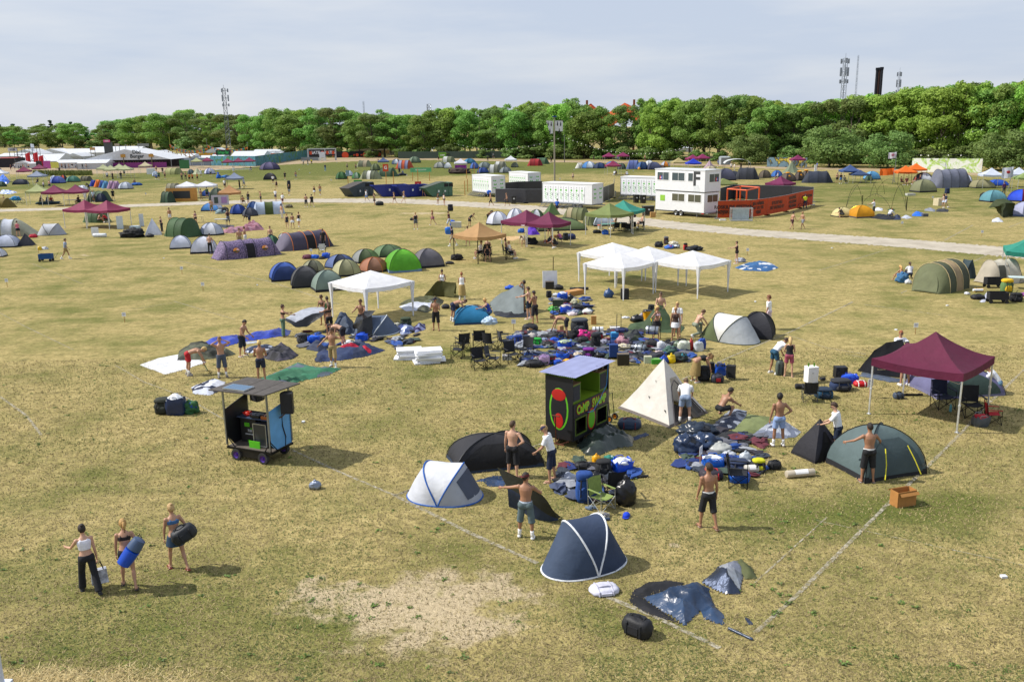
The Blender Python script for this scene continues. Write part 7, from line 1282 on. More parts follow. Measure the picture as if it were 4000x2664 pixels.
for kind,x0,x1,yt,yb,cols,lb in(('hex',35,222,785,860,'5a5478 4c4668','purple dome tent standing alone near mural fence'),('dome',78,182,887,950,'23252e 2c2e3a','black dome tent standing alone on green field'),('tun',922,1072,770,832,'8a9070 5e6450 968c74','olive and beige tunnel tent behind navy gazebo'),('hex',1052,1146,800,865,'6a7452 5e684a','olive dome tent left of big green tunnel'),('tun',1115,1312,838,922,'3e5a40 34503a 3a563c','big green tunnel tent with two arches',),('tun',952,1160,864,945,'8a9072 5c644e d0d2cc 5c644e','olive tunnel tent with white stripe beyond skips'),('hex',733,842,875,946,'3a6a3c 325e36','green dome tent left of white one'),('hex',818,896,864,916,'c0cce0 d0d8e6','white dome tent between two green ones'),('hex',882,968,880,942,'8aa490 3c7a40','light green dome tent with red chair'),('hex',1248,1334,757,808,'d4dae4 324a6c','white and blue dome tent behind orange tent'),('tun',1282,1455,768,850,'b8502c 8c90b0 b8502c 7a7ea0','orange and lilac tunnel tent beyond skips'),('hex',1402,1518,735,795,'60745e 6c806a','grey green dome tent near dirt road'),('tun',1698,1842,733,790,'78805e c0c4c0 6c7458','grey tunnel tent with white stripe near yellow notice'),('hex',1634,1748,785,842,'a0a4a0 7c807c','pale grey dome tent left of purple walled gazebo'),('dome',1730,1800,790,846,PALE,'white tent at edge of purple walled gazebo'),('hex',1908,2024,753,802,'28688a 3078a0','teal dome tent behind purple walled gazebo'),('hex',1968,2052,788,850,'3c5ca0 4468b0','blue dome tent by purple walled gazebo'),('hex',2038,2168,785,848,'6c7878 788484','grey dome tent in right group beyond skips'),('hex',2033,2142,835,890,'1e3c80 28488c','navy dome tent before grey dome'),('tun',2126,2268,808,886,'7c8070 c4c8c8 6a6e60','grey and white striped tunnel tent near toilet trailers'),('tun',2180,2312,780,836,'8a8c7c c8cccc 74766a','striped tunnel tent behind another striped tunnel'),('hex',2238,2352,830,888,'70787c 7c8488','grey dome tent right of striped tunnel')):
 T_(kind,('B',x0,x1,yt,yb),(-14 if kind=='tun' else 4),cols,lb,**(dict(n=4 if len(cols.split())>3 else 3)if kind=='tun' else{}))
for kind,x0,x1,yt,yb,cols,lb in(('dome',135,250,1295,1347,'232c40','navy dome tent by grey gazebo'),('hex',460,608,1268,1338,'2c449c 6a7cc0','blue dome tent right of grey gazebo'),('hex',462,530,1262,1300,'c8d0e4','pale dome tent behind blue dome'),('hex',548,625,1258,1315,'c8502c 2c3448','orange and navy dome tent left of teal dome'),('hex',608,742,1265,1325,'3c7264 4a8272','teal green dome tent in far left field'),('hex',735,800,1268,1312,'6a6a54','olive dome tent behind dark one'),('tun',745,856,1268,1316,'4c4a3c 5a5848','dark olive tunnel tent in far left field'),('hex',-30,64,1318,1368,'36503c','dark green tent at left edge'),('pop',822,905,1305,1365,'2038a8 2038a8 2038a8','royal blue pop-up tent at left end of striped line'),('pop',865,950,1302,1372,'e8781c e8781c d86c14','orange pop-up tent in striped line'),('pop',908,985,1308,1376,'2c4c98 3a5cac 2c4c98','dark blue pop-up tent in striped line'),('pop',935,1020,1313,1382,'5a98c4 4a88b8 5a98c4','sky blue pop-up tent in striped line'),('pop',985,1075,1312,1386,'a888a8 b494b4 a888a8','pink patterned pop-up tent in striped line, left of two'),('pop',1030,1120,1314,1388,'a080a4 b090b0 a080a4','pink patterned pop-up tent in striped line, right of two'),('hex',1088,1230,1322,1390,'c0c8d8 b0b8ca','pale grey dome tent at right end of striped line'),('tun',1505,1692,1193,1256,'8c905c a0a26c 8c905c','olive yellow tunnel tent near grey fence'),('hex',1725,1790,1205,1252,'54686c','slate dome tent near pale green gazebo'),('cone',1760,1872,1195,1252,'b0b494','pale bell tent near pale green gazebo'),('hex',1400,1460,1220,1272,'c8d4e8','white and blue dome tent near beige gazebo'),('hex',1878,1985,1195,1252,'a0a8d0 c4c8e0','lilac tent among crowd by burgundy gazebos'),('hex',705,815,1352,1400,'d8dcea','white dome tent behind joined burgundy pair')):
 T_(kind,('A',x0,x1,yt,yb),(-14 if kind=='tun' else 6),cols,lb,**(dict(n=3)if kind=='tun' else(dict(rim='2a3450',lean=.35)if kind=='pop' else{})))
T_('tun',('E',1000,1290,432,560),-12,'4c6048 40543e','dark green tunnel tent behind joined burgundy gazebos',n=3)
T_('hex',('E',1098,1235,458,562),0,'1c2842','dark blue dome tent before dark green tunnel tent')
T_('pop',('E',-60,185,513,625),0,'6a5c24 746428 6a5c24','ochre pop-up tent with a person standing before it',rim='4a4020',lean=.3)
drape('half_raised_tent',[[lift('I',1935,630,720),lift('I',2010,540,720),lift('I',2110,522,720)],[lift('I',2010,625,725),lift('I',2120,575,735),lift('I',2235,580,735)],[g('I',2060,690),g('I',2110,742),g('I',2225,720)]],['34401f','2a351a'],'dark green tent collapsing in wind by lilac dome','tent',wr_=.12,mrow=[0,1])
P0,P1,P2,P3=g('I',308,625),g('I',493,590),g('I',825,660),g('I',1000,660)
def arch(a,b_,h,r_=.035):
 return[a.lerp(b_,t)+Z*(h*sin(pi*t)**.7)for t in[i/14 for i in range(15)]]
q=MB();q.path(arch(P0,P1,2.6),.022,5).path(arch(g('I',580,510),g('I',752,468),2.4),.022,5).path(arch(P2,P3,3.0),.022,5).path(arch(P0,g('I',680,500),2.9),.02,5).path(arch(g('I',640,500),P3,3.0),.02,5).path(arch(P1,P2,1.6),.02,5).path([P3,P3+Z*1.6],.05,5).path([P1,P1+Z*1.2],.05,5)
fixed('tent_pole_arches','bare black tent pole arches standing over spread fabric','tent frame',q,M('2a2c22',ME),V())
for c_,pts,h,cols,lb,mt in(('I',[(590,745),(650,715),(760,715),(860,735),(940,765),(760,765)],.25,['171920','20242e'],'black fabric by crouching person in white','fab'),('I',[(850,765),(870,710),(930,715),(940,765)],.35,['1c2438','2a3450'],'navy clothes heap by black fabric',CL),('I',[(940,740),(990,710),(1075,740),(1000,755)],.2,['aab2c4','c0c6d4'],'pale grey fabric under pole arches','fab'),('I',[(1065,720),(1075,695),(1200,690),(1190,725)],.3,['1458b8','1a64c8'],'bright blue bag row under pole arches','film'),('I',[(1210,660),(1215,640),(1340,650),(1330,672)],.25,['7a808c','8a909c'],'grey rolled fabric near man with trolley','fab'),('I',[(1340,672),(1350,645),(1490,650),(1480,675)],.25,['22262a','3a3e44'],'black rolled fabric near man with trolley','fab'),('I',[(630,660),(650,630),(730,635),(730,660)],.2,['c8ccd8','dcdee6'],'white fabric behind man in white shirt','fab'),('I',[(1985,790),(1990,760),(2100,765),(2120,790)],.25,['c4c8d4',PALE],'white tent sack near collapsing green tent','fab'),('I',[(780,655),(800,640),(875,645),(860,660)],.15,['24482c'],'green coil of cloth at a pole arch foot',CL),('F',[(345,610),(430,585),(560,570),(640,530),(700,493),(790,530),(832,585),(720,592),(600,602),(480,622),(380,622)],.4,['8c5868','b08898','9a6a7c'],'pink patterned tent half spread on grass','fab'),('F',[(270,545),(300,520),(480,535),(490,545),(380,565)],.08,['16181e'],'black groundsheet under folding table','film'),('F',[(180,862),(220,835),(330,835),(320,862)],.12,['1c2838','2a3a50'],'dark blue fabric at feet of man in black trousers','fab'),('G',[(1295,695),(1380,660),(1560,655),(1580,680),(1480,712)],.06,['b08c58','c0a070'],'plywood sheets lying under burgundy gazebo','wood'),('G',[(1640,640),(1650,565),(1745,570),(1795,640),(1700,645)],.5,['4a1c9c','5824b0'],'purple flag heap under burgundy gazebo','fab'),('E',[(0,465),(10,430),(110,430),(200,450),(120,470)],.25,['b8c0d0','2a60b0','d8dce4'],'blue and white laundry heap in far left field',CL),('E',[(0,350),(0,270),(60,260),(110,320),(90,350)],.5,['1c58c0','2468cc'],'bright blue tarp heap under pale gazebo','film')):
 cloth(c_,pts,h,cols,lb,mat=mt,rough=.8)
WHT=M('dcdee2','paint',.45,.03);ALU=M('8c9094',ME);DK=M('1a1b1d','rub');GRN=M('4cb022','paint',.5)
def leafdecal(q,x,z,s,y):
 q.poly([(x,y,z-s*.5),(x+s*.45,y,z),(x+s*.35,y,z+s*.5),(x-s*.35,y,z+s*.45),(x-s*.45,y,z)])
L_,D_,H_=6.1,2.3,2.45;zb=.62
def toilet_trailer(p,yaw,label,nd=8,L_=6.1):
 o=root('toilet_trailer',label,'toilet trailer',p,yaw,'white toilet trailers');q=MB();q.box((0,0,zb+H_/2),(L_,D_,H_));q.box((0,0,zb+H_+.04),(L_+.08,D_+.08,.1));q.flat('body',WHT,o)
 q=MB()
 for x in(-L_/2,L_/2):
  for y in(-D_/2,D_/2):q.box((x,y,zb+H_/2),(.07,.07,H_-.02))
 q.flat('corner_trim',M('c4c8cc',ME),o)
 w_=L_*.84/nd
 for i in range(nd):
  x=-L_/2+.12+w_*(i+.5);q=MB();q.box((0,0,0),(w_*.88,.04,2.0));d=q.flat('door',M('e4e6ea','paint',.4,.03),o,(x,-D_/2-.015,zb+1.1))
  q=MB();leafdecal(q,0,.5,.3,-.024)
  for j,(a,b_)in enumerate(((-.1,.2),(.08,.08),(-.06,-.04),(.1,-.16),(-.1,-.28),(.08,-.4),(-.06,-.52),(.1,-.64))):q.poly([(a-.12,-.024,b_-.03),(a+.1,-.024,b_-.02),(a+.13,-.024,b_+.05),(a-.06,-.024,b_+.03)])
  q.flat('leaf_print',GRN,d)
  q=MB()
  for s in(-.05,.05):q.box((s,-.024,.83),(.035,.006,.12));q.ell((s,-.024,.915),(.022,.006,.022),0,8,5)
  q.flat('pictogram',DK,d);MB().box((w_*.36,-.03,-.05),(.035,.03,.3)).flat('handle',M('3a3c40',ME),d)
 q=MB();q.box((0,0,0),(.012,D_*.74,1.75));e=q.flat('end_panel',M(PALE),o,(L_/2+.004,0,zb+1.25));q=MB()
 for y,z in((-.62,.55),(-.55,.0),(-.62,-.5),(.62,.6),(.55,.05),(.6,-.5)):
  for a in(-1,1):q.poly([(.009,y,z),(.009,y+a*.2,z+.16),(.009,y+a*.26,z-.02),(.009,y+a*.1,z-.12)])
 q.flat('leaf_print',GRN,e)
 q=MB();q.box((0,0,zb-.08),(L_,D_-.2,.14));q.box((L_/2+.5,0,zb-.1),(1.2,.12,.12));q.flat('chassis',ALU,o)
 for s in(-.5,.5):wheel(o,(L_*.2+s,-D_/2+.12,.3),.3,.2,'y','9a9c9e','18181a')
 for i in range(nd):
  x=-L_/2+.12+w_*(i+.5);q=MB()
  for k in range(4):q.box((x,-D_/2-.2-.24*(3-k),.14+.16*k),(w_*.8,.22,.035))
  for s in(-1,1):q.tube((x+s*w_*.4,-D_/2-1.02,.0),(x+s*w_*.4,-D_/2-.1,zb),.025,n=5)
  q.flat('steps',ALU,o)
 return o
def ttr(c,x,y,yaw,label,nd,fl):
 p=g(c,x,y)+V3(-sin(R(yaw)),cos(R(yaw)),0)*1.15;toilet_trailer(V3(p.x,p.y,0),yaw,label,nd,fl)
ttr('C',505,1208,-41,'white toilet trailer with eight green leaf doors, nearest to path',8,8.0)
ttr('C',1218,1135,-41,'white toilet trailer half hidden behind two-storey cabin',8,8.0)
ttr('B',2080,1100,-60,'white toilet trailer at left end behind black mesh fence',7,6.2)
ttr('C',61,1062,-60,'white toilet trailer at back behind black mesh fence',8,6.0)
A,B,C_=g('C',1318,1262),g('C',1762,1300),g('C',1882,1276);A.z=B.z=0;yw=yaw2(A,B);L=(B-A).length;dv_=(B-A).normalized();n=V3(-dv_.y,dv_.x,0);D=min(2.6,max(2.2,(C_-B).dot(n)))
ce=(A+B)/2+n*D/2;o=root('site_cabin','white two-storey cabin with large windows standing on a trailer','cabin',V3(ce.x,ce.y,0),yw);z0=.55;ztop=hz(B,px('C',0,868)[1]);zm=z0+(ztop-z0)*.485
q=MB();q.box((0,0,(z0+zm)/2),(L,D,zm-z0));lo=q.flat('lower_storey',WHT,o);q=MB();q.box((0,0,(zm+ztop)/2+.03),(L+.16,D+.16,ztop-zm-.06));up=q.flat('upper_storey',WHT,o)
MB().box((0,0,ztop+.04),(L+.24,D+.24,.1)).flat('roof',M('c8ccd0'),o);MB().box((0,0,zm),(L+.1,D+.1,.05)).flat('joint',M('6a6e72',ME),o)
def win(par,u0,u1,v0,v1,zlo,zhi,side=0,split=True,sticker=None,warm=False):
 dd=D/2+(.08 if par is up else 0);ll=L/2+(.08 if par is up else 0);h=zhi-zlo;z=zlo+(v0+v1)/2*h;hh=(v1-v0)*h
 if side==0:x=-L/2+(u0+u1)/2*L;w_=(u1-u0)*L;p=(x,-dd-.012,z);rz=0
 else:y=-D/2+(u0+u1)/2*D;w_=(u1-u0)*D;p=(ll+.012,y,z);rz=90
 wd=MB().box((0,0,0),(w_+.1,.03,hh+.1)).flat('window',M('eceef0'),par,p,rz);nn_=2 if split else 1
 for i in range(nn_):
  pw=w_/nn_-.05;MB().box((0,0,0),(pw,.012,hh-.03)).flat('pane',M('4a565c' if not warm else '5a5a4c','glass',.08),wd,(-w_/2+w_/nn_*(i+.5),-.016,0))
 if sticker:
  e=MB().box((0,0,0),(.2,.006,.42)).flat('sticker',M('b02434'),wd,(sticker-.12,-.026,-.18));MB().box((0,0,0),(.2,.006,.42)).flat('sticker',M('1c48a0'),wd,(sticker+.1,-.0265,-.18));text('BEI',.16,M('f0f0f0'),e,(.1,-.008,0),UP)
 return wd
for u0,u1,sp,st_ in((.04,.285,True,-.28),(.35,.61,True,None),(.68,.78,False,None)):win(up,u0,u1,.5,.88,zm,ztop,0,sp,st_)
win(up,.25,.9,.46,.84,zm,ztop,1,True,.45)
for u0,u1 in((.35,.61),(.68,.94)):win(lo,u0,u1,.5,.88,z0,zm,0,True,None,True)
win(lo,.2,.9,.5,.87,z0,zm,1,True,None,True)
MB().box((-L/2+L*.15,-D/2-.012,z0+(zm-z0)*.62),(.72,.02,.66)).flat('notice',M('8abc3c'),o)
zz=(zm+ztop)/2;q=MB();x=-L/2+L*.845
text('F',2.15,M('3a3c3e'),o,(x,-D/2-.095,zz+.22),UP,sx=1.05)
MB().poly([(x-.42,-D/2-.089,zm+.1),(x+.55,-D/2-.089,zm+.1),(x+.3,-D/2-.089,zm+.78),(x-.25,-D/2-.089,zm+.78)]).flat('poster',M('d0d4d8'),o)
q=MB();q.box((.2,0,z0-.08),(L+.6,D-.3,.14));q.box((-L/2-.6,0,z0-.08),(1.2,.14,.14));q.flat('chassis',ALU,o)
for x in(-.45,.3):wheel(o,(x,-D/2+.08,.34),.34,.22,'y','a0a2a4','18181a')
for x in(-L/2+.05,L/2-1.0):MB().tube((x,-D/2+.05,0),(x,-D/2+.05,z0),.05).mk('prop',ALU,o)
MB().box((L/2-.2,-D/2+.05,z0-.1),(.3,.04,.1)).flat('tail_lamp',M('b01818',PL),o);MB().box((L/2+.12,.3,z0-.1),(.02,.5,.12)).flat('number_plate',M('d8b010'),o)
def fence(name,label,pts,h,mat,post='a4a8ac',step=3.4,z=.08,wav=.03,cat='fence',group=None,thick=.02):
 ce=pts[0];o=root(name,label,cat,V3(ce.x,ce.y,0),0,group)
 for a,b_ in zip(pts,pts[1:]):
  n_=max(1,round((b_-a).length/step));rows=[]
  for i in range(n_*6+1):
   p=a.lerp(b_,i/(n_*6))-ce;d=(b_-a).normalized();nn_=V3(-d.y,d.x,0)*wav*NZ.noise((i*.6,a.x,2));rows.append([V3(p.x,p.y,z)+nn_,V3(p.x,p.y,z+h*.5)+nn_*2,V3(p.x,p.y,z+h*(1-.0))+nn_*.3])
  q=MB();q.loft(rows,closed=0);q.add([(x+d.y*thick,y-d.x*thick,zz_)for x,y,zz_ in q.v],[tuple(f[::-1])for f in q.f]);q.mk('panel',mat,o)
  for i in range(n_+1):p=a.lerp(b_,i/n_)-ce;MB().tube((p.x,p.y,0),(p.x,p.y,z+h+.04),.03,n=6).box((p.x,p.y,.06),(.6,.22,.12)).mk('post',M(post,ME),o)
  MB().tube(V((a-ce).to_tuple())+Z*(z+h),V((b_-ce).to_tuple())+Z*(z+h),.02,n=5).mk('rail',M(post,ME),o)
 return o
BLK=M('2c2d33','film',.5)
fence('mesh_fence','black screened mesh fence between two toilet trailers',[g('C',-150,1160),g('C',128,1168),g('C',285,1168)],1.85,BLK)
fence('mesh_fence','black screened mesh fence behind toilet trailers',[g('B',2215,1105),g('C',60,1085),g('C',278,1080)],1.9,BLK)
fence('mesh_fence','black screened fence corner right of front toilet trailer',[g('C',838,1160),g('C',935,1118),g('C',940,1060)],2.0,BLK)
OR=M('c04a1c','fab',.7)
E0=[g('e',118,762),g('e',845,742),g('e',1215,690),g('e',1625,610),g('e',1920,530),g('e',2205,462)]
fo=fence('banner_fence','orange banner fence with black lettering by two-storey cabin',E0,1.85,OR,'b4b8bc',9,.12,.03)
def on_fence(a,b_,lines,size,t=.5,sl=0):
 d=(b_-a);m=a.lerp(b_,t)-fo.location;yw_=math.degrees(atan2(d.y,d.x));nrm=V3(d.y,-d.x,0).normalized()*.07
 for i,(s,it)in enumerate(lines):text(s,size,M('17120f'),fo,(m.x+nrm.x,m.y+nrm.y,1.05+(len(lines)-1)*size*.5-i*size*1.02+sl),(R(90),0,R(yw_)),shear=.25 if it else 0,ext=.003)
on_fence(E0[0],E0[1],[('ROSKILDE FESTIVAL',0),('HØJSKOLE            ',0)],.52,.5,-.05)
on_fence(E0[1],E0[2],[('JEG HÅBER',0),('AT DU ER',1),('VEJSE',1)],.46,.42)
on_fence(E0[2],E0[3],[('KYS DET NU',0),('DET SATANS LIV',1)],.5,.47)
on_fence(E0[3],E0[4],[('FÆLLESSKÅL',0),('FÆLLESSANG',1),('FÆLLESSKAB',0)],.48,.42)
on_fence(E0[4],E0[5],[('ROSKILDE FESTIVAL',1)],.44,.5,.25)
fence('mesh_fence','black screened fence closing back of banner enclosure',[g('e',180,420),g('e',470,330),g('e',1010,345),g('e',1760,365),g('e',2215,400)],1.9,BLK)
A,B=g('e',330,560),g('e',750,600);C_=g('e',1025,520);q=MB();D__=A+C_-B;h=2.5
for p in(A,B,C_,D__,(A+B)/2):q.box((p.x,p.y,h/2),(.14,.14,h))
for a,b_ in((A,B),(B,C_),(C_,D__),(D__,A)):q.tube(a+Z*h,b_+Z*h,.08,n=6)
fixed('orange_frame','orange painted timber frame inside banner enclosure','frame',q,M('d8581c'),V(),sm=False)
P=g('e',640,800);o=root('metal_cage','grey steel cage with plate side before orange banner','cage',P,-8);q=MB();w_,d_,h=2.25,1.1,1.35
for x in(-w_/2,w_/2):
 for y in(-d_/2,d_/2):q.box((x,y,h/2),(.07,.07,h))
for z in(.06,h):[q.box((0,y,z),(w_,.06,.06))for y in(-d_/2,d_/2)];[q.box((x,0,z),(.06,d_,.06))for x in(-w_/2,w_/2)]
for z in(.5,.95):q.box((w_/2,0,z),(.04,d_,.04))
q.flat('frame',M('c4c8cc',ME),o);MB().box((0,d_/2-.1,h/2),(w_*.8,.03,h*.92)).flat('plate',M('a8b4bc',ME,.5),o);MB().box((0,-d_*.2,.06),(w_*.95,d_*.6,.03)).flat('floor_plate',M('b4bcc0',ME,.5),o)
def wheelie(c,x,y,lb,col='202226',yaw=10,k=1.0,group=None):
 o=root('wheeled_bin',lb,'bin',g(c,x,y),yaw,group);MB().box((0,0,.55),(.58*k,.6,.95),taper=1.15).flat('body',M(col,PL),o);MB().box((0,-.02,1.07),(.68*k,.74,.08)).flat('lid',M(col,PL),o);MB().box((0,-.36,.72),(.22,.01,.16)).flat('label_plate',M('c8ccd0'),o)
 for s in(-1,1):wheel(o,(s*.26*k,.28,.1),.1,.06,'x','444444','1a1a1a')
 return o
wheelie('G',1490,285,'black wheeled bin before black mesh fence');wheelie('H',838,275,'black wheeled bin left of two under trailer steps');wheelie('H',918,280,'black wheeled bin right of two under trailer steps');wheelie('H',975,420,'big black wheeled bin left of two-storey cabin',k=2.0)
bag('box',('H',1000,1060,380,442),'b08850','stack of cardboard boxes by cabin drawbar')
def skip(A,B,h,d_,col,lb,over=(.5,.35),lid=None,wins=False):
 yw=yaw2(A,B);L=(B-A).length;u=(B-A).normalized();n=V3(-u.y,u.x,0);ce=(A+B)/2+n*d_/2;o=root('skip',lb,'skip',V3(ce.x,ce.y,0),yw);y=d_/2;m=M(col,'paint',.5)
 pr=[(-L/2,.06),(L/2,.06),(L/2+over[1],h),(-L/2-over[0],h)]
 q=MB();q.prism([V3(x,-y,z)for x,z in pr],(0,.06,0));q.prism([V3(x,y-.06,z)for x,z in pr],(0,.06,0));q.add([(pr[0][0],-y+.06,pr[0][1]),(pr[0][0],y-.06,pr[0][1]),(pr[3][0],y-.06,h),(pr[3][0],-y+.06,h)],[(0,1,2,3)]);q.add([(pr[1][0],-y+.06,pr[1][1]),(pr[1][0],y-.06,pr[1][1]),(pr[2][0],y-.06,h),(pr[2][0],-y+.06,h)],[(0,1,2,3)]);q.box((0,0,.1),(L,d_-.12,.06));q.flat('body',m,o)
 q=MB()
 for s in(-1,1):q.box(((over[1]-over[0])/2,s*y,h+.04),(L+sum(over)+.1,.12,.1))
 for x in(-L*.3,0,L*.3):q.box((x,-y-.035,h*.5),(.07,.06,h*.86))
 for x,z in((pr[3][0],h),(pr[2][0],h)):q.box((x,0,z+.04),(.1,d_,.1))
 q.flat('rim',m,o);q=MB();q.box((-L*.2,-y-.04,h*.62),(.26,.02,.32));q.box((L*.12,-y-.04,h*.6),(.24,.02,.26));q.flat('sticker',M('d0d4dc'),o)
 if lid:
  MB().prism([V3(x,-y-.02,z)for x,z in((pr[3][0]-.05,h+.02),(-L*.05,h+.75),(pr[2][0]+.02,h+.75),(pr[2][0]+.02,h+.02))],(0,d_+.04,0)).flat('hood',m,o);MB().prism([V3(x,-y-.06,z)for x,z in((pr[3][0]-.1,h+.06),(-L*.05,h+.82),(L*.2,h+.84),(L*.2,h+.78),(-L*.05,h+.77),(pr[3][0]-.1,h))],(0,d_+.12,0)).flat('lid',M(lid,ME,.6),o)
  q=MB()
  for x in(L*.18,L*.42):q.box((x,-y-.05,h+.36),(L*.2,.04,.5))
  q.flat('filling_hatch',M('17191c','rub'),o)
 return o
skip(g('B',905,1108),g('B',1085,1090),1.35,2.0,'3a4650','grey covered waste skip with sloping lid left of blue skips',(1.1,.0),'5a5450')
skip(g('B',1165,1108),g('B',1390,1098),1.7,2.0,'14287e','dark blue open waste skip, left one of two',(1.4,.1));skip(g('B',1382,1110),g('B',1590,1098),1.7,2.0,'14287e','dark blue open waste skip, right one of two',(1.4,.1))
skip(g('B',1628,1108),g('B',1810,1098),1.35,2.0,'456a58','green covered waste skip with sloping lid right of blue skips',(1.3,.0),'5a6258')
o=root('bottle_bank','rounded green bottle bank left of grey covered skip','bottle bank',g('B',862,1095),0);MB().ell((0,0,.85),(.8,.8,1.0),0,18,12,None,lambda d:1 if d.z>-.6 else .88).mk('shell',M('3f6a5c',PL),o,ang=180);MB().tube((0,-.62,1.3),(0,-.78,1.25),.14,n=14).mk('opening',DK,o);MB().box((0,0,1.86),(.2,.2,.12)).flat('lifting_ring',ALU,o);MB().tube((0,0,0),(0,0,.3),.6,n=16).mk('base',M('2c4a40',PL),o)
def post(c,x,yb,yt,lb,board=None,col='c08a48',txt=None,w_=.9,h_=.7,tc='e8e8e8',n=1,dz=0):
 p=g(c,x,yb);H=hz(p,px(c,x,yt)[1]);o=root('sign_post' if board else 'timber_post',lb,'sign' if board else 'post',p,4)
 for i in range(n):MB().box(((i-(n-1)/2)*w_*.8,0,H/2),(.12,.12,H)).flat('post',M(col,'wood'),o)
 if board:
  b_=MB().box((0,-.08,H-h_/2-dz),(w_,.03,h_)).flat('board',M(board),o)
  if txt:text(txt,h_*.34 if len(txt)>2 else h_*.6,M(tc),b_,(0,-.1,H-h_/2-dz),UP,sx=min(1,2.6*w_/h_/max(1,len(txt))))
 return o
post('B',1200,1015,805,'orange red sign on a tall timber post behind blue skips','c0441c',txt='G',w_=1.0,h_=1.3);post('B',1268,1015,872,'bare timber post behind blue skips');post('B',1492,1015,850,'tall timber post with red triangle sign and purple sign','b01c24',txt='!',w_=1.15,h_=1.2,dz=2.2);post('B',848,985,862,'slim timber post with blue grey sign left of grey skip','7090a0',w_=.7,h_=1.1);post('B',940,1010,950,'green square sign behind grey covered skip','2c8a3a',txt='R',w_=1.5,h_=1.2)
post('B',1520,960,838,'wide green sign on two timber posts in green field','58a878',txt='RECYCLE STATION',w_=4.2,h_=.85,n=2);post('B',1922,1092,958,'bare timber post left of toilet trailers');post('B',1948,1060,942,'second bare timber post left of toilet trailers');post('B',1978,900,850,'short timber post before navy dome');post('B',2008,905,805,'timber post before purple walled gazebo');post('B',2048,895,830,'timber post right of purple walled gazebo');post('B',1938,935,855,'timber post left of purple walled gazebo')
post('B',1715,755,697,'green and yellow notice board by dirt road','6aa02c',w_=2.6,h_=1.9,n=2,txt='CAMP');post('B',105,780,708,'orange notice board on timber posts before mural','d04a18',w_=5.2,h_=2.6,n=2,txt='OBS')
o=post('b',512,450,325,'wooden notice board on two posts by white gazebos','b8843c',w_=4.6,h_=2.0,n=2);MB().box((0,-.11,hz(g('b',512,450),px('b',0,325)[1])-1.0),(2.5,.03,1.1)).flat('blackboard',M('24282c'),o)
P=g('C',392,962);H=hz(P,px('C',0,368)[1]);o=root('flood_light_pole','tall wooden lamp pole with white illustrated banners near its top','pole',P,0);MB().tube((0,0,0),(0,0,H),.17,.11,10).mk('pole',M('8a8478','wood'),o)
for a,b_,s in((-1.55,-.25,.3),(.15,1.6,0)):
 zt=hz(P,px('C',0,405)[1]);zb_=hz(P,px('C',0,505 if s==0 else 525)[1]);q=MB();q.prism([V3(a,-.15,zt),V3(b_,-.15,zt-.1),V3(b_-.05,-.15,zb_),V3(a+(.7 if s else 0),-.15,zb_+(0 if s else .1))],(0,.03,0));e=q.flat('banner',M(PALE,'fab'),o);q=MB()
 for i,(x,z)in enumerate((((a+b_)/2-.3,zt-.7),((a+b_)/2+.3,zt-.75),((a+b_)/2+.05,zt-2.0))):q.ell((x,-.16,z),(.13,.02,.3),0,8,6);q.ell((x,-.16,z+.4),(.1,.02,.1),0,8,6)
 q.mk('figure_print',M('22252a'),e)
MB().tube((-1.6,-.13,hz(P,px('C',0,404)[1])),(1.65,-.13,hz(P,px('C',0,406)[1])),.04).mk('cross_bar',M('7a7468','wood'),o);MB().box((0,-.2,H),(.9,.3,.25)).flat('lamp',M('2a4a7a',ME),o)
def lattice(c,x,yb,yt,w0,w1,lb,top=True,thin=False,col='6a7078',far=None):
 p=g(c,x,yb);H=hz(p,px(c,x,yt)[1]);o=root('radio_mast',lb,'mast',p,20);q=MB();N=14;r_=.05*(w0/1.4)
 def cn(z):w_=w0+(w1-w0)*z/H;return[V3(w_/2*a,w_/2*b_,z)for a,b_ in((-1,-1),(1,-1),(1,1),(-1,1))]
 for i in range(N):
  a,b_=cn(H*i/N),cn(H*(i+1)/N)
  for j in range(4):q.tube(a[j],b_[j],r_*1.5,n=4);q.tube(a[j],b_[(j+1)%4],r_,n=4);q.tube(b_[j],b_[(j+1)%4],r_,n=4)
 q.flat('lattice',M(col,ME),o)
 if top:
  q=MB()
  for i in range(3):
   for z,h in((H*.97,H*.05),(H*.86,H*.09),(H*.76,H*.04)):a=2*pi*i/3;q.box((cos(a)*w0*.85,sin(a)*w0*.85,z),(w0*.3,w0*.3,h));q.tube((0,0,z),(cos(a)*w0*.8,sin(a)*w0*.8,z),r_*1.5,n=4)
  q.tube((0,0,H),(0,0,H*1.05),r_);q.flat('antenna',M('8a9098',ME),o)
 return o
lattice('A',2112,1095,462,1.7,1.1,'lattice radio mast with antennas rising before trees')
lattice('B',1605,690,255,1.6,1.4,'grey lattice mast behind trees left of lamp pole',False);lattice('B',1012,690,228,.7,.5,'thin faint mast behind trees above gate',False,col='9aa2ac')
lattice('D',655,1060,185,1.5,.9,'tall lattice radio mast left of chimneys',True,col='98a0aa');lattice('D',768,1060,160,.5,.3,'slender mast between radio mast and chimneys',False,col='98a0aa');lattice('D',1152,1060,310,.8,.5,'small faint mast right of chimneys',True,col='9aa2b0')
for x,yt,lb,cc in((948,282,'left chimney of three dark chimneys','2e3038'),(970,280,'middle chimney of three dark chimneys','3a2a28'),(988,276,'right chimney of three dark chimneys','30323a')):
 p=g('D',x,1058);H=hz(p,px('D',x,yt)[1]);o=root('chimney',lb,'chimney',p,0,'three dark chimneys');MB().tube((0,0,0),(0,0,H),.5,.45,14).mk('stack',M(cc,ME,.7),o);MB().tube((0,0,H-.5),(0,0,H+.3),.56,n=14).mk('rim',M('22242a',ME),o)
POLES=[]
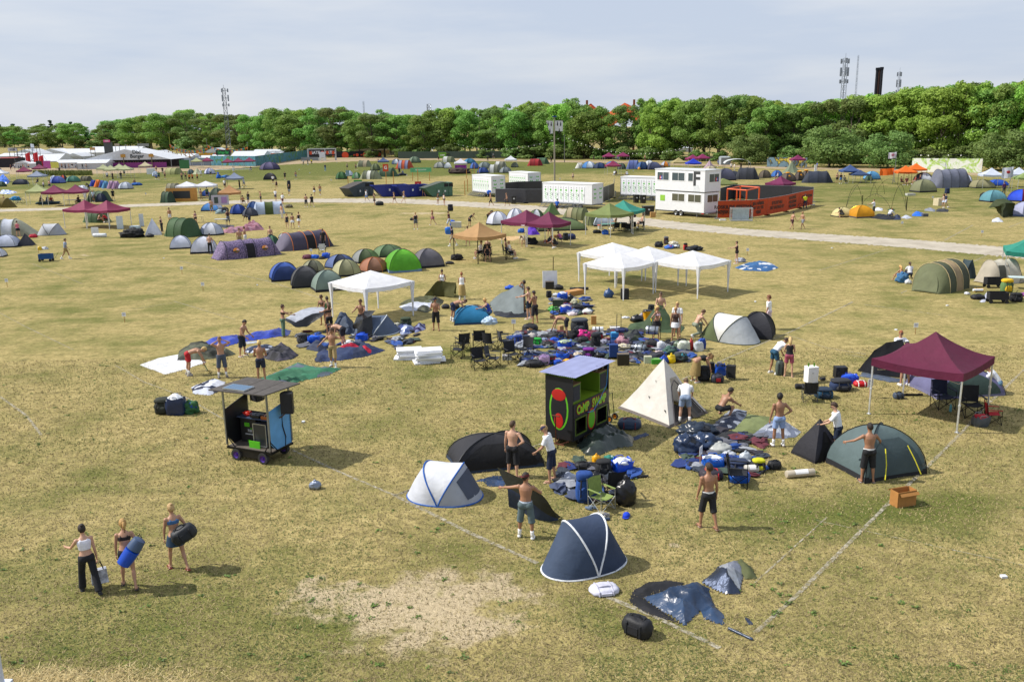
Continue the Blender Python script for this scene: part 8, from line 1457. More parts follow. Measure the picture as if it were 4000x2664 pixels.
for c,x,yb,yt,lb in(('B',352,700,505,'thin grey light pole behind green hedge by mural'),('B',730,700,540,'thin grey light pole behind gate'),('B',1790,745,595,'thin light pole by green notice board'),('C',483,790,540,'leaning light pole right of lamp pole'),('C',1815,770,560,'light pole behind burgundy pair near bushes'),('A',1178,1190,980,'dark light pole before burger tent'),('A',1915,1100,930,'light pole by bunting'),('A',2288,1130,960,'light pole behind three burgundy gazebos'),('A',1575,1090,870,'yellow green flag pole left of bunting')):
 p=g(c,x,yb);H=hz(p,px(c,x,yt)[1]);o=root('light_pole',lb,'pole',p,0);MB().tube((0,0,0),(0,0,H),.12,.08,8).mk('pole',M('6a6a64' if 'yellow' not in lb else '9aa040','wood'),o);MB().box((0,0,H),(.4,.2,.15)).flat('lamp',M('8a8e94',ME),o);POLES.append((p,H))
def string(a,b_,sag,n,lb):
 q=MB();pts=[a.lerp(b_,t)-Z*sag*4*t*(1-t)for t in[i/24 for i in range(25)]];o=root('light_string',lb,'string lights',V3(a.x,a.y,0));of=V3(a.x,a.y,0);MB().path([p-of for p in pts],.022,4).mk('wire',M('2a2c2e','rub'),o);q=MB()
 for i in range(1,n):t=i/n;p=a.lerp(b_,t)-Z*(sag*4*t*(1-t)+.14)-of;q.ell(p,(.12,.12,.15),0,7,5)
 q.mk('bulb',M('e8e8e0',PL),o)
tp=lambda i:POLES[i][0]+Z*POLES[i][1]*.96
string(tp(0),tp(1),3.2,22,'string of white bulbs from mural to gate');string(tp(1),tp(2),6,40,'string of white bulbs across trees left of lamp pole');string(tp(2),tp(3),3.0,22,'string of white bulbs passing lamp pole');string(tp(3),tp(4),4.5,34,'string of white bulbs behind burgundy gazebos');string(tp(4),g('D',2100,1180)+Z*9,4,40,'string of white bulbs along round bushes')
GM_=M('2c3c34',CL,.8)
fence('mesh_fence','dark green screened fence before trees',[g('B',1310,755),g('B',2000,752),g('C',460,748),g('C',830,752),g('C',1300,762)],2.3,GM_,'5a6460',9,.05,.05)
q=MB();a,b_=g('f',830,480),g('f',1920,455);fence('mesh_fence','dark fence with orange signs right of gate',[a,b_],2.2,M('20242c',CL),'50545a',6,.05);
for i,(x0,x1)in enumerate(((735,780),(805,885),(905,945),(965,1130),(1240,1280),(1300,1375),(1420,1455),(1470,1620),(1760,1795),(1830,1915))):
 t0=g('f',(x0+x1)/2,480-(x0-735)*.02);p=t0-V3(t0.x,t0.y,0).normalized()*.25;w_=(x1-x0)/6.197*mpp(p);z=hz(p,px('f',0,425-(x0-735)*.025)[1]);o=root('fence_sign','round orange sign on dark fence by gate' if w_<2.7 else 'long orange red sign on dark fence by gate','sign',V3(p.x,p.y,0),0,'round orange fence signs' if w_<2.7 else 'long orange fence signs')
 q=MB();q.ell((0,0,z),(w_/2,.04,w_/2),0,16,8)if w_<2.7 else q.box((0,0,z),(w_,.06,2.1));q.flat('board',M('d8481c'),o)
o=root('gate','dark gate building with white lettering on two boards','gate',g('f',380,545),2);k=mpp(o.location)/6.197*1.0
def gx(x):return(x-380)*k
zt=hz(o.location,px('f',0,265)[1]);MB().box((gx(360),1.2,zt*.5),(gx(570)-gx(165),2.2,zt*.55)).flat('booth',M('34363c'),o)
for x in(160,565,815):MB().box((gx(x),0,zt/2),(.55,.5,zt)).flat('post',M('b0b4b8'),o)
MB().box((gx(490),0,zt),(gx(830)-gx(150),.6,.3)).flat('beam',M('b8bcc0'),o)
for x0,x1,tx in((180,555,'GATE 6'),(580,810,'GATE 6')):
 e=MB().box((gx((x0+x1)/2),-.3,zt-1.25),(gx(x1)-gx(x0),.08,2.1)).flat('board',M('22232a'),o);text(tx,1.35,M('e4e4e8'),e,(gx((x0+x1)/2),-.36,zt-1.25),UP,sx=.75 if x0>300 else 1)
 for x in(x0+45,x1-45):MB().box((gx(x),-.36,zt-1.3),(.9,.03,1.1)).flat('orange_mark',M('c8481c'),e)
MB().box((gx(500),-.5,1.9),(gx(565)-gx(425),.3,1.9)).flat('white_panel',M(PALE),o)
for x in(430,540):bag('box',('f',x-40,x+45,480,552),'d4d6d0','white counter box by gate' if x<500 else 'white counter box under gate beam',mat='paint',dk=.6,name='counter',cat='counter')
fence('barrier','grey steel crowd barriers left of gate',[g('f',-20,560),g('f',395,555)],1.15,M('8a949c',ME),'a0a8ac',2.5,.1)
def mural(name,label,pts,h,cols,sc_=.35):
 m,nt,b,out=newmat('mural');tc=nn(nt,'ShaderNodeTexCoord');n_=noise(nt,tc.outputs['Object'],sc_,4,.6,1.2);nt.links.new(ramp(nt,n_,cols),b.inputs['Base Color']);b.inputs['Roughness'].default_value=.8;return fence(name,label,pts,h,m,'7a8088',5,.02,0,'wall')
mural('mural_fence','blue green fence painted with leafy graffiti behind gazebos',[g('A',1940,1172),g('A',2355,1178),g('f',160,480)],2.9,[(.3,'2e5a68'),(.46,'437c8c'),(.56,'4f8898'),(.6,'2c5a38'),(.66,'62a046'),(.75,'4a8a94')])
mural('graffiti_wall','long yellow and white graffiti fence behind orange gazebos',[g('j',30,215),g('j',420,222),g('j',850,228)],2.7,[(.3,'c8b418'),(.4,'d8d8d0'),(.52,'e0e4dc'),(.6,'9ac02c'),(.66,'d0d4d0'),(.75,'8ca4a4')],.3)
mural('graffiti_wall','blue grey graffiti fence behind olive bell tent',[g('k',-10,208),g('k',160,210),g('k',340,212)],2.2,[(.3,'5a7484'),(.48,'6c8896'),(.56,'1c2024'),(.62,'c8b430'),(.7,'d0d0cc')],.35)
mural('grey_fence','plain grey blue fence with doors right of burger tent',[g('A',1505,1175),g('A',1760,1175),g('A',1940,1172)],2.3,[(.3,'7a8694'),(.7,'8a96a4')])
for i,(a,b_)in enumerate(((40,300),(300,740))):
 A,B=g('j',a,215)+Z*3.1,g('j',b_,222)+Z*3.0;string(A,B,-.4,3,'wavy wooden trim on top of the yellow graffiti fence, piece %s'%('behind orange gazebos' if i==0 else 'left of the round bush'))
p=at(2330,611);p2=p+V3(p.x,p.y,0).normalized()*14
o=root('festival_stage','big orange stage canopy showing between treetops','stage',V3(p2.x,p2.y,0),0);q=MB();m_=mpp(p2)
def sx_(x):return(x-2330)*m_
for x0,xp,x1,zp,ze in((2225,2305,2390,402,468),(2350,2440,2560,402,470)):
 rows=[]
 for i in range(13):
  t=i/12;x=x0+(x1-x0)*t;u=abs(x-xp)/max(xp-x0,x1-xp);z=hz(p2,zp+(ze-zp)*min(1,u)**.9);rows.append([V3(sx_(x),-4,z-5),V3(sx_(x),0,z),V3(sx_(x),8,z-4)])
 q.loft(rows,closed=0)
q.mk('canopy',M('d8602c','fab'),o);q=MB()
for x in(2292,2474):q.tube((sx_(x),0,0),(sx_(x),0,hz(p2,392)),.4,n=8)
q.mk('mast',M('8a4a2c',ME),o)
def marquee(c,x0,x1,yr,ye,yb,lb,yaw=0,dp=12,col=PALE,wall='c8ccd2',back=0,ridge=1,group=None):
 A,B=g(c,x0,yb),g(c,x1,yb);f=V3((A.x+B.x)/2,(A.y+B.y)/2,0).normalized()*back;A,B=A+f,B+f;W=(B-A).length*(1 if not back else(A.length/(A-f).length));ce=(A+B)/2+V3(0,dp/2,0);H,he=hz(ce-V3(0,dp/2,0),px(c,0,yr)[1]),hz(ce-V3(0,dp/2,0),px(c,0,ye)[1]);he=max(1.4,he);H=max(he+.3,H)
 o=root('marquee',label_fix(lb),'marquee',V3(ce.x,ce.y,0),yaw,group);w2,d2=W/2,dp/2;q=MB()
 if ridge:q.loft([[V3(-w2,y,he),V3(-w2*.5,y,he+(H-he)*.54),V3(0,y,H),V3(w2*.5,y,he+(H-he)*.54),V3(w2,y,he)]for y in(-d2,0,d2)],closed=0);q.poly([(-w2,-d2-.02,he),(w2,-d2-.02,he),(0,-d2-.02,H)]);q.poly([(-w2,d2,he),(w2,d2,he),(0,d2,H)])
 else:q.loft([[V3(x,-d2,he),V3(x,0,H),V3(x,d2,he)]for x in(-w2,0,w2)],closed=0);q.poly([(-w2-.02,-d2,he),(-w2-.02,d2,he),(-w2-.02,0,H)]);q.poly([(w2+.02,-d2,he),(w2+.02,d2,he),(w2+.02,0,H)])
 q.flat('roof',M(col,'fab'),o)
 if wall:MB().box((0,.15,he/2),(W*.98,dp*.96,he)).flat('wall',M(wall,'fab'),o)
 q=MB()
 for x in(-w2,w2):
  for y in(-d2,d2):q.box((x,y,he/2),(.15,.15,he))
 q.flat('post',ALU,o);return o
label_fix=lambda s:s
for c,x0,x1,yr,ye,yb,lb,kw in(('A',835,1505,1022,1120,1195,'large white burger tent with purple counters and its name on gable',dict(dp=16,wall=None)),('A',870,1230,998,1050,1130,'white marquee roof rising behind burger tent',dict(back=40,ridge=0)),('A',155,330,1022,1068,1180,'white marquee with pointed roof at far left',dict(back=45)),('A',180,490,1070,1135,1185,'wide white marquee behind red banners',dict(back=12,ridge=0)),('A',330,620,1018,1075,1150,'white marquee with grey gable in second row',dict(back=60)),('A',540,760,1020,1070,1140,'white marquee left of pink lettered tower',dict(back=50,ridge=0)),('A',620,740,1058,1090,1140,'small white marquee before lettered tower',dict(back=20)),('A',545,765,1120,1145,1200,'white walled stall row left of burger tent',dict(dp=6,ridge=0)),('A',740,960,1120,1150,1205,'white walled stall with pink marks left of burger tent',dict(dp=6,ridge=0)),('A',0,170,1060,1085,1180,'white stall roof at left edge',dict(back=20,ridge=0)),('A',150,260,1130,1150,1195,'small white stall with awning at far left',dict(dp=5)),('A',262,345,1150,1162,1195,'white cabin stall by dark box',dict(dp=5,ridge=0)),('A',1370,1500,1035,1070,1150,'white marquee behind right side of burger tent',dict(back=35)),('A',1530,1740,1068,1095,1170,'white marquee with pink lettered sign',dict(back=16,ridge=0)),('A',1830,2020,1075,1100,1165,'low white marquee under bunting',dict(back=20,ridge=0)),('A',2145,2400,1042,1092,1165,'white marquee behind mural fence',dict(back=14,ridge=0)),('A',1900,2020,1012,1050,1130,'white peaked marquee by green lettered board',dict(back=25)),('B',-10,220,672,715,745,'white low marquee behind mural near gate',dict(back=10,ridge=0)),('B',1580,1720,515,600,700,'white marquee seen between trees below lattice mast',dict(back=60)),('B',900,1260,655,680,735,'beige hall wall seen behind tree trunks',dict(back=30,ridge=0,col='c8b088',wall='c8ac7c')),('B',1240,1320,650,665,735,'pale grey cabin behind trunks right of beige hall',dict(back=28,ridge=0,wall='b8bcc4')),('C',200,330,520,560,700,'white marquee glimpsed behind trees by lamp pole',dict(back=70)),('C',1270,1660,640,665,720,'white vehicles and tents glimpsed between trunks',dict(back=30,ridge=0)),('C',1925,2010,735,745,812,'pale grey cabin by round bush',dict(dp=3,ridge=0,wall='a8b0b8',col='b0b8c0'))):marquee(c,x0,x1,yr,ye,yb,lb,**kw)
bt=[o for o in COL.objects if o.get('label','').startswith('large white burger')][0];W=(g('A',1505,1195)-g('A',835,1195)).length;zg=hz(bt.location-V3(0,8,0),px('A',0,1068)[1])
for i,s in enumerate(('Dixi','Burger')):text(s,1.5,M('3a4248'),bt,(W*.13,-8.1,zg+.55-i*1.2),UP)
MB().box((W*.08,-7.6,.8),(W*.72,.3,1.5)).flat('counter',M('7a2474'),bt);MB().box((W*.08,2,1.1),(W*.8,.2,2.2)).flat('back_wall',M('2c2228'),bt);MB().box((-W*.39,-7.7,1.1),(W*.2,.2,2.2)).flat('side_wall',M('c8ccd2','fab'),bt)
for x in(-W*.02,W*.29):MB().tube((x,-8.2,0),(x,-8.2,4.2),.12).mk('sign_pole',M('6a6048','wood'),bt);MB().box((x,-8.35,3.6),(1.4,.1,.9)).flat('burger_sign',M('b88a3c'),bt)
def board(c,x0,x1,yt,yb,yg,col,txt,tc,lb,name='sign_board',leg=True,ts=.55):
 p=g(c,(x0+x1)/2,yg);w_=(x1-x0)/CROP[c][2]*mpp(p);z1,z0_=hz(p,px(c,0,yt)[1]),hz(p,px(c,0,yb)[1]);o=root(name,lb,'sign',p,0);e=MB().box((0,0,(z0_+z1)/2),(w_,.15,z1-z0_)).flat('board',M(col),o)
 if txt:text(txt,(z1-z0_)*ts*1.35,M(tc),e,(0,-.09,(z0_+z1)/2),UP,sx=min(1,w_/max(.1,(z1-z0_)*ts*.82*len(txt))))
 if leg:
  for s in(-.4,.4):MB().tube((s*w_,.1,0),(s*w_,.1,z1),.1).mk('leg',M('6a6a68',ME),o)
 return o
board('A',1648,1702,1092,1120,1170,'d83c80','DIXI','f0e8ec','pink DIXI sign on marquee by grey fence');board('A',1995,2132,1028,1075,1160,'1f3a30','Gringo Bar','3ac05c','dark board with green Gringo lettering behind mural fence',ts=.6)
o=board('A',975,1035,935,958,1150,'d85a98','DIXI','f4e8ee','pink DIXI sign on a grey tower above white tents',leg=False);p=o.location;MB().box((-.2,1.3,hz(p,px('A',0,958)[1])/2),(2.6,1.2,hz(p,px('A',0,958)[1]))).flat('tower',M('4a4e54'),o)
board('A',95,180,1010,1042,1180,'c8ccd0','IVSIA','4a4e54','pale lettered board on a scaffold at far left');board('A',338,390,1130,1195,1200,'23242c',None,'','dark box stall by pink banner',leg=False);board('A',405,472,1128,1200,1206,'b0509c',None,'','pink patterned banner wall before white stalls',leg=False);board('A',472,545,1140,1195,1208,'c8c858',None,'','yellow patterned banner wall right of pink one',leg=False)
board('A',1655,1745,1120,1200,1205,'2c6a3c',None,'','green stall hatch in grey fence',leg=False);board('A',1280,1385,970,995,1130,'8a8e90',None,'','row of grey panels on a roof behind burger tent');board('A',1070,1115,970,992,1130,'b0a494',None,'','small brown panel board behind burger tent');board('A',840,888,1005,1030,1130,'c09868',None,'','orange striped board behind marquee');board('A',1840,1960,1060,1078,1150,'c89418',None,'','yellow and red board below bunting')
def flag(c,x,yb,yt,w_,h_,col,lb,lean=.1,txt=None):
 p=g(c,x,yb);H=hz(p,px(c,x,yt)[1]);o=root('flag',lb,'flag',p,0);MB().tube((0,0,0),(lean,0,H),.04,n=6).mk('flag_pole',M('a8aab0',ME),o);MB().loft([[V3(lean+w_*i/8,.12*abs(w_)*sin(i*1.1),H-.1-h_*v-.1*i/8*h_)for i in range(9)]for v in(0,.5,1)],closed=0).mk('cloth',M(col,'fab'),o)
 if txt:MB().ell((lean+w_*.5,-.05-.1,H-h_*.55),(.28,.05,.24),0,10,6).mk('emblem',M(txt,CL),o)
 return o
for x,yb,yt,lb in((350,1190,1045,'red feather banner, left of three over stalls'),(422,1190,1042,'red feather banner, middle of three over stalls'),(470,1190,1070,'red feather banner, right of three over stalls')):flag('A',x,yb,yt,-1.6,5.5,'b0242c',lb,-2.0)
flag('A',300,1150,968,1.2,2.4,'d8dce8','white flag above far left stalls');flag('D',1160,1330,1042,-1.3,1.0,'d0d0dc','small white flag before round bush',.0,'b07888');flag('D',1145,1340,1190,-2.3,1.1,'e06a1c','orange flag blowing left of printed orange gazebo',.1);flag('D',2200,1410,1178,-1.6,1.5,'c8ccdc','white flag with red emblem between two pale gazebos',.6,'a8303c')
cols_=['c8442c','d88a1c','2c9a8a','c83c6c','d8c020','3a6ac0','5aa83c']
for k_,(x0,y0,x1,y1,yb0)in enumerate(((1575,975,1830,1040,1120),(1575,985,1920,1010,1120),(1700,1020,2050,1040,1120),(1920,985,2290,1000,1130),(1830,1030,2110,1010,1120))):
 A,B=lift('A',x0,y0,yb0),lift('A',x1,y1,yb0+5);o=root('bunting','string of colourful flags over stalls','bunting',V3(A.x,A.y,0),0,'bunting over the stalls');of=V3(A.x,A.y,0);n_=30;MB().path([A.lerp(B,t/12)-Z*1.4*4*(t/12)*(1-t/12)-of for t in range(13)],.03,4).mk('cord',M('8a8a80',CL),o);q=MB()
 for i in range(n_):t=(i+.5)/n_;p=A.lerp(B,t)-Z*1.4*4*t*(1-t)-of;q.prism([p+V3(-.32,0,0),p+V3(.32,0,0),p+V3(rnd.uniform(-.1,.1),0,-.85)],(0,.03,0),i%7)
 q.flat('pennant',[M(c,CL)for c in cols_],o)
q=MB()
for x in(0,2.4,4.8,7.2):
 for y in(0,2):q.tube((x,y,0),(x,y,6),.07,n=5)
for z in(2,4,6):
 for y in(0,2):q.tube((0,y,z),(7.2,y,z),.07,n=5)
for x in(0,2.4,4.8):q.tube((x,0,0+2),(x+2.4,0,4),.06,n=5)
fixed('scaffold','dark scaffold frame behind stalls at far left','scaffold',q,M('3a3e46',ME),g('A',150,1190));q=MB()
for i in range(8):q.tube((i*1.3,0,0),(i*1.3-1,.5,4.2),.14,n=5);q.tube((i*1.3,0,2.2+(i%2)),(i*1.3+1.3,0,2.4),.12,n=5)
fixed('timber_stand','rough timber stand left of bunting','timber stand',q,M('a88a64','wood'),g('A',1510,1160));marquee('A',10,130,1095,1105,1190,'red roofed dark stall at far left',dp=6,ridge=0,col='8a3434',wall='2c2a30')
q=MB();r_=random.Random(4)
for i in range(5200):
 t=r_.random();p=at(130+230*t,683+r_.uniform(-6,3));a=r_.uniform(0,pi);h=r_.uniform(.4,1.1);q.add([p+V3(cos(a)*.12,sin(a)*.12,0),p-V3(cos(a)*.12,sin(a)*.12,0),p+V3(r_.uniform(-.2,.2),r_.uniform(-.2,.2),h)],[(0,1,2)],r_.randint(0,2))
tag(q.flat('rough_grass',[M(c,CL,.9)for c in('6a7434','7c8242','565f2a')]),kind='stuff')
P,W_,D__,H=bbox('C',1950,2180,757,862,0,.5);o=root('arched_pavilion','white arched pavilion with people beneath it by charcoal tents','pavilion',P,-6);rows=[[V3(W_/2*cos(pi-pi*i/10)*(1.0),y,H*.62+H*.38*sin(pi*i/10))for i in range(11)]for y in(-1.6,0,1.6)];MB().loft(rows,closed=0).mk('roof',M('d0d4d8','fab'),o)
for x in(-1,1):
 for y in(-1.6,1.6):MB().box((x*W_/2,y,H*.31),(.08,.08,H*.62)).flat('post',ALU,o)
P=g('B',1885,885);o=root('patterned_wall','purple patterned cloth hung under white gazebo',CL,P,4);MB().box((0,0,1.35),(2.7,.03,.9)).flat('cloth',M('9a3c9c','fab',None,.5),o);MB().box((0,.1,.06),(2.7,.2,.12)).flat('weight_bar',ALU,o)
P=g('F',335,375);o=root('poster_wall','white sheet with pictures hung on peach gazebo','poster',P,10);MB().box((0,0,1.5),(2.2,.03,1.3)).flat('sheet',M('c8c4d0','fab'),o);MB().box((-.5,-.03,1.5),(.5,.02,.8)).flat('picture',M('3a4a44'),o);MB().box((.5,-.03,1.5),(.7,.02,.8)).flat('picture',M('a884b8'),o)
P=at(-26,2700);fixed('tower_post','pale grey post cut by lower left corner of frame','post',MB().box((0,0,1.0),(.3,.3,2.0)).box((0,0,.05),(.5,.5,.1)),M('c4ccd8'),P,sm=False)
SCOL=['e0e2e8',INK,'2c3a58','8a9ab0','b8bcc4','5a2028','303438'];BCOL=[INK,'1c2438','4a5260','8a7c5c','d0d2d8','2a3c5c']
HCOL=['2a1c12','4a3220','a88450','15100c','6a4a2a']
def fp(c,x,y,pose,yaw,outfit,label,top=None,bot=None,hair=None,**kw):
 r_=random.Random(len(label)*31+int(x));return person((c,x,y),pose,yaw,outfit,label,r_.choice('mmtl'),top or r_.choice(SCOL),bot or r_.choice(BCOL),hair or r_.choice(HCOL),**kw)
A_,B_,C3,D3,E3,F3='m tee shorts hs sh','m bare shorts hs sh','f bra skirt hl','f tank brief hp','m tee pants hs sh','f dress none hl'
